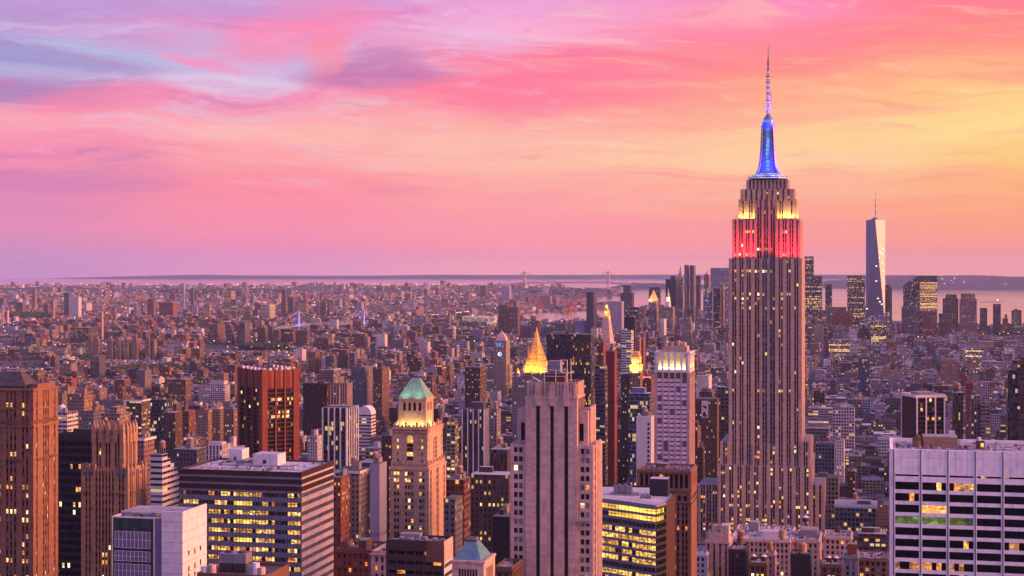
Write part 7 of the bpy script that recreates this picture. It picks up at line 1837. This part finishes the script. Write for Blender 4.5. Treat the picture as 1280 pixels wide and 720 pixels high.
WEST = (('grey', 3), ('stone', 2.2), ('brown', 2), ('umber', 1.5), ('lilac', 2.4), ('cream', 1.3), ('white', 1.4), ('slate', 2.2), ('brick', 1.3), ('pink', .9), ('tan', 1))
GRD = (('punched', 4), ('small', 3), ('loft', 2.4), ('wide', 1.3), ('strip', .6), ('pier', 1), ('grid', 1.2))
S_, A_ = (cos(TH), -sin(TH)), (sin(TH), cos(TH))
AVE = [-3300+230*i for i in range(10)]+[-1060, -850, -660, -530, -400, -272, -146, 140, 420, 690, 940, 1200, 1460]
r = random.Random(2024)
v = 820.0
while v < 6900:
    far = v > 2900
    for ua, ub in zip(AVE, AVE[1:]):
        if ub-ua < 60: continue
        u0, u1 = ua+14, ub-14
        for half in (0, 1):
            u = u0
            while u < u1-8:
                ym = v*A_[1]+u*S_[1]
                w = r.uniform(12, 34) if ym < 2600 else (r.uniform(11, 30) if ym < 4300 else r.uniform(14, 40))
                if r.random() < .10: w *= 1.7
                w = min(w, u1-u)
                d = r.uniform(23, 30.5)
                uc = u+w/2; vc = v+9+(d/2 if half == 0 else 62-d/2)
                u += w+r.choice((0.05, 0.05, 0.05, .8))
                x = uc*S_[0]+vc*A_[0]; y = uc*S_[1]+vc*A_[1]
                if y < 640: continue
                px = 640+FPX*x/y
                if px < -40 or px > 1320: continue
                east = px < 560+r.uniform(-120, 120)
                # height by district
                q = r.random()
                if y < 1350: h = r.uniform(38, 72) if q < .85 else r.uniform(75, 105)
                elif y < 2000: h = r.uniform(22, 52) if q < .80 else r.uniform(55, 92)
                elif y < 2900: h = r.uniform(18, 40) if q < .82 else r.uniform(44, 80)
                elif y < 4600: h = r.uniform(13, 24) if q < .86 else r.uniform(26, 55)
                elif px > 700: h = r.uniform(18, 46) if q < .72 else r.uniform(50, 95)
                else: h = r.uniform(13, 25) if q < .84 else r.uniform(34, 60)
                if px > 1000 and y < 2400: h *= .82
                if px < 320 and y > 2900: h *= .8
                wk = pick(r, EAST if east else WEST); gk = pick(r, GRD)
                if h < 26 and gk in ('pier', 'strip'): gk = 'small'
                try_lot(x, y, w-.1, d, TH, h, wk, gk, r, .42 if y < 3000 else .12, 2 if y < 3300 else 1)
    v += 80
# across the river: patches of differently turned streets
y = 5000.0
while y < 20300:
    s = 1.0+max(0, (y-5000))/6500.0
    ld, lw = 25*s, 17*s
    x0, x1 = -.34*y, min(.34*y, 800+(y-5000)*.2 if y > 6800 else 800)
    x = x0
    while x < x1:
        w = lw*r.uniform(.55, 1.5); px = 640+FPX*x/y
        if (y > 6700 or px < 345):
            rot = (.35, -.2, .8, .1, -.55)[int((x+9000)/900+int(y/1400)*2) % 5]
            q = r.random(); h = r.uniform(7, 13) if q < .90 else (r.uniform(14, 26) if q < .985 else r.uniform(30, 58))
            if y > 11000: h *= 1.25
            if y < 6900 or px < 360: h *= .9
            wk = pick(r, (('brick', 3), ('brown', 2.5), ('pink', 2), ('tan', 2), ('cream', 1.5), ('grey', 2.6), ('white', 1.6), ('slate', 1.6), ('lilac', 2)))
            try_lot(x, y+r.uniform(-.3, .3)*ld, w*.92, ld*r.uniform(.5, .85), rot, h, wk, 'small' if h > 14 else pick(r, (('small', 2), ('wide', 1))), r, 0, 1 if h > 22 or y < 8000 else 0, .8)
        x += w*1.12
    y += ld*1.22
# which ones show, and how large: a painter's pass over the picture grid
CAND.sort(key=lambda c: -c[0])
buf = np.full((720, 1280), -1, np.int32)
def paint(idv, cx, cyy, w, d, h, rot):
    c, s = cos(rot), sin(rot); xs = []; ys = []
    for sx, sy in ((-.5, -.5), (.5, -.5), (.5, .5), (-.5, .5)):
        X = cx+sx*w*c+sy*d*s; Y = max(50., cyy-sx*w*s+sy*d*c); xs.append(640+FPX*X/Y); ys.append(HZ+FPX*(HC-h)/Y)
    a, b = int(max(0, min(xs))), int(min(1280, max(xs)+1)); t = int(max(0, (min(ys)+max(ys))/2)); u = int(min(720, HZ+FPX*HC/cyy))
    if b > a and u > t: buf[t:u, a:b] = idv
seq = [(c[0], i, c[4]) for i, c in enumerate(CAND)]
gi = sorted(GUARD, key=lambda g: -g[3]); k = 0
for dist, i, (cx, cyy, w, d, h, rot, wk) in seq:
    while k < len(gi) and gi[k][3] > dist: pass_g = gi[k]; k += 1; 
    paint(i, cx, cyy, w, d, h, rot)
for g in gi:                                                # placed towers hide what is behind them
    m = buf[:int(g[2]), int(max(0, g[0])):int(max(0, g[1]))]
    if m.size:
        top = max(0, int(g[2])-(60 if g[3] > 1500 else 160)); sub = buf[top:int(g[2]), int(max(0, g[0])):int(max(0, min(1280, g[1])))]
        ds = np.array([c[0] for c in CAND]+[0.0]); sub[ds[sub] > g[3]] = -1
vis = np.bincount(buf[buf >= 0].ravel(), minlength=len(CAND))
order = [i for i in np.argsort(-vis) if vis[i] > 5 and CAND[i][0] < 4200][:285]
LAND_MARKS = [(957, 560, 'the great limestone tower'), (667, 430, 'the golden pyramid'), (695, 560, 'the slotted art deco tower'), (522, 560, 'the green roofed tower'), (335, 520, 'the red fluted tower'), (300, 570, 'the broad flat roofed office'), (143, 560, 'the pinnacled brown tower'), (20, 520, 'the brown tower at the edge'),
              (843, 500, 'the pink windowed residential tower'), (1163, 520, 'the white piered dark office'), (1195, 640, 'the white concrete office'), (627, 440, 'the blue clock tower'), (710, 440, 'the black slab with orange lights'), (425, 550, 'the dark green glass tower'), (594, 545, 'the slate blue pier tower'), (1094, 400, 'the tallest far glass tower'),
              (195, 660, 'the white panelled cube'), (800, 450, 'the small gold lantern'), (757, 400, 'the gold cupola clock tower'), (1080, 465, 'the bright blue glass top'), (268, 490, 'the white hospital block'), (1230, 520, 'the curved balcony block'), (397, 500, 'the dark ribbed slab'), (455, 520, 'the barrel roofed hall'), (447, 620, 'the grey hotel'), (795, 680, 'the curved yellow lit office'), (833, 640, 'the brown tall windowed block'), (120, 500, 'the tan tower with orange flank'), (905, 530, 'the slate grid slab'), (1055, 520, 'the white loft of square windows')]
used = {}
solo = set(order)
bulk = []; tank_mb = MB()
def name_of(i, body, pent, tanks, meta):
    cx, cyy, w, d, h, rot, wk = meta; px = 640+FPX*cx/cyy; py = HZ+FPX*(HC-h)/cyy
    kind = 'high_rise' if h > 55 else ('mid_rise' if h > 27 else 'low_building')
    noun = {'high_rise': 'tower block', 'mid_rise': 'mid-rise block', 'low_building': 'low building'}[kind]
    size = 'wide' if w > 33 else ('narrow' if w < 16 else '')
    feat = 'with rooftop water tank' if tanks else ('with setbacks' if len(body) > 2 and h > 55 else ('with bare roof' if not pent else 'with roof hut' if len(pent) == 1 else 'with cluttered roof'))
    lm = sorted((((px-a)**2+((py-b)*1.3)**2), a, b, n) for a, b, n in LAND_MARKS)
    opts = []
    for _, a, b, n in lm[:4]:
        dx, dy = px-a, py-b
        rel = ('left of' if dx < 0 else 'right of') if abs(dx) > abs(dy)*.6 else ('above and beyond' if dy < 0 else 'below and before')
        opts.append(f'{rel} {n}')
    base = ' '.join(x for x in (size, WORD[wk], noun) if x)
    cand = [f'{base} {feat}, {o}' for o in opts]+[f'{base} {feat}, well {o}' for o in opts]
    cand = [c for c in cand if len(c.split()) <= 16]
    lead = ('second', 'third', 'fourth', 'fifth', 'sixth', 'seventh', 'eighth', 'ninth', 'tenth')
    cand += [c for c in (f'{q} {base} {feat}, {o}' for q in lead for o in opts) if len(c.split()) <= 16]
    for c in cand:
        if c not in used: used[c] = 1; return kind, c
    return kind, f'{base} {feat} seen at column {int(px)}'
for i, (dist, body, pent, tanks, meta) in enumerate(CAND):
    if i in solo:
        kind, lb = name_of(i, body, pent, tanks, meta)
        cx, cyy, w, d, h, rot, wk = meta
        root = link(kind, None, None, (cx, cyy, 0), -rot); tag(root, lb, 'building', {'high_rise': 'tower blocks of the ordinary city', 'mid_rise': 'mid-rise blocks of the ordinary city', 'low_building': 'low buildings of the ordinary city'}[kind])
        cs, sn = cos(rot), sin(rot)
        def loc(rec): dx, dy = rec[0]-cx, rec[1]-cyy; return (dx*cs-dy*sn, dx*sn+dy*cs, *rec[2:6], 0.0, *rec[7:])
        link('wall', boxes_mesh('wall', [loc(b) for b in body]), root)
        for p in pent: link('penthouse' if p[3]*p[2] > 14 else 'roof_vent', boxes_mesh('penthouse', [loc(p)]), root)
        for (X, Y, z, rr, dark) in tanks: dx, dy = X-cx, Y-cyy; water_tank(root, dx*cs-dy*sn, dx*sn+dy*cs, z, rr, rr*1.7, 3.0, 'wood_tank' if dark else 'dark_stone', 'tank_cone' if dark else 'dark_stone')
    else:
        bulk += body+pent
        if vis[i] > 0 and dist < 3500:
            for (X, Y, z, rr, dark) in tanks: tank_mb.cyl(X, Y, z+.3, z+2.5+rr*1.7, rr, rr*.95, 'wood_tank', 8); tank_mb.cyl(X, Y, z+2.5+rr*1.7, z+2.5+rr*2.5, rr, .1, 'tank_cone', 8)
tag(link('city_buildings', boxes_mesh('city_buildings', bulk)), kind='stuff')
if tank_mb.f: tag(tank_mb.build('roof_tanks'), kind='stuff')
print('LOTS', len(CAND), 'SOLO', len(order), 'BOXES', len(bulk))

# ------------------------------------------------------------------ trees of the parks, street lamps
def trees():
    mb_v = []; mb_f = []; rr = random.Random(5)
    t = (1+5**.5)/2; ico = [Vector(p).normalized() for p in ((-1,t,0),(1,t,0),(-1,-t,0),(1,-t,0),(0,-1,t),(0,1,t),(0,-1,-t),(0,1,-t),(t,0,-1),(t,0,1),(-t,0,-1),(-t,0,1))]
    icf = ((0,11,5),(0,5,1),(0,1,7),(0,7,10),(0,10,11),(1,5,9),(5,11,4),(11,10,2),(10,7,6),(7,1,8),(3,9,4),(3,4,2),(3,2,6),(3,6,8),(3,8,9),(4,9,5),(2,4,11),(6,2,10),(8,6,7),(9,8,1))
    def blob(x, y, z, r):
        n = len(mb_v)
        for p in ico: k = r*rr.uniform(.6, 1.25); mb_v.append((x+p.x*k, y+p.y*k, z+p.z*k*.85))
        mb_f.extend((n+a, n+b, n+c) for a, b, c in icf)
    def tree(x, y, h): 
        for _ in range(4): blob(x+rr.uniform(-.3, .3)*h, y+rr.uniform(-.3, .3)*h, h*rr.uniform(.45, .8), h*rr.uniform(.2, .34))
    for a, b, ra, rb in PARKS:
        n = 300 if b > 430 else 420
        for _ in range(n):
            q = rr.random()*2*pi; k = math.sqrt(rr.random()); X, Y = gp(a+ra*k*cos(q), b+rb*k*sin(q)); sc = 1+max(0, (Y-4500)/6000)
            tree(X, Y, rr.uniform(10, 19)*min(sc, 2.2))
    for _ in range(1500):                                   # street and yard trees among the low houses
        px, py = rr.uniform(-20, 620), 352+rr.random()**1.5*120
        if py < 358: continue
        X, Y = gp(px, py); tree(X, Y, rr.uniform(9, 15)*(1+max(0, (Y-6000)/8000)))
    me = bpy.data.meshes.new('park_trees'); me.from_pydata(mb_v, [], mb_f); me.materials.append(MATS['tree_leaf']); me.update()
    tag(link('park_trees', me), kind='stuff')
trees()
def lamps():
    rr = random.Random(8); mb = MB()
    def lamp(X, Y, z, s, mt):
        n = len(mb.v); mb.v += [(X, Y, z+s), (X+s, Y, z), (X, Y+s, z), (X-s, Y, z), (X, Y-s, z), (X, Y, z-s)]
        mb.f += [(n,n+1,n+2),(n,n+2,n+3),(n,n+3,n+4),(n,n+4,n+1),(n+5,n+2,n+1),(n+5,n+3,n+2),(n+5,n+4,n+3),(n+5,n+1,n+4)]; mb.m += [mb.mi(mt)]*8
        mb.bar((X, Y, 0), (X, Y, z-s), .12, 'steel_grey', 3)
    for _ in range(2600):
        px = rr.uniform(-10, 1290); py = 357.5+90*rr.random()**2.2
        if px > 640 and py < 405 or px > 1010 and py < 420: continue
        X, Y = gp(px, py)
        if not in_poly(X, Y, LANDP): continue
        s = .45+Y/15000; lamp(X, Y, rr.uniform(14, 26) if Y < 9000 else rr.uniform(20, 34), s*rr.uniform(.7, 1.35), rr.choice(('lamp_warm', 'lamp_warm', 'lamp_white', 'lamp_warm', 'lamp_red') if rr.random() < .5 else ('lamp_warm',)))
    for a in AVE:                                           # lamps down the avenues
        for k in range(90):
            vv = 1300+k*38+rr.uniform(-9, 9); X, Y = (a-9)*S_[0]+vv*A_[0], (a-9)*S_[1]+vv*A_[1]; lamp(X, Y, 10, .3*rr.uniform(.6, 1.2), 'lamp_soft' if rr.random() < .7 else 'lamp_warm')
    for _ in range(60):                                     # the hillside town across the bay
        px = rr.gauss(1210, 50); X, Y = (px-640)/FPX*18300, 18300+rr.uniform(-600, 900)
        if X > 4100: lamp(X, Y, 30+max(0, (Y-17500))*.075, 2.4*rr.uniform(.5, 1.4), rr.choice(('lamp_soft', 'lamp_soft', 'lamp_warm')))
    for px, py in [(540+i*2.4, 396.5-i*.28) for i in range(22)]+[(478+i*3.1, 407-.2*i) for i in range(26)]+[(500+i*2.6, 404-i*.28) for i in range(14)]:
        X, Y = gp(px, py+6); lamp(X, Y, 32, 1.6, 'lamp_warm')
    tag(mb.build('street_lamps'), kind='stuff')
lamps()
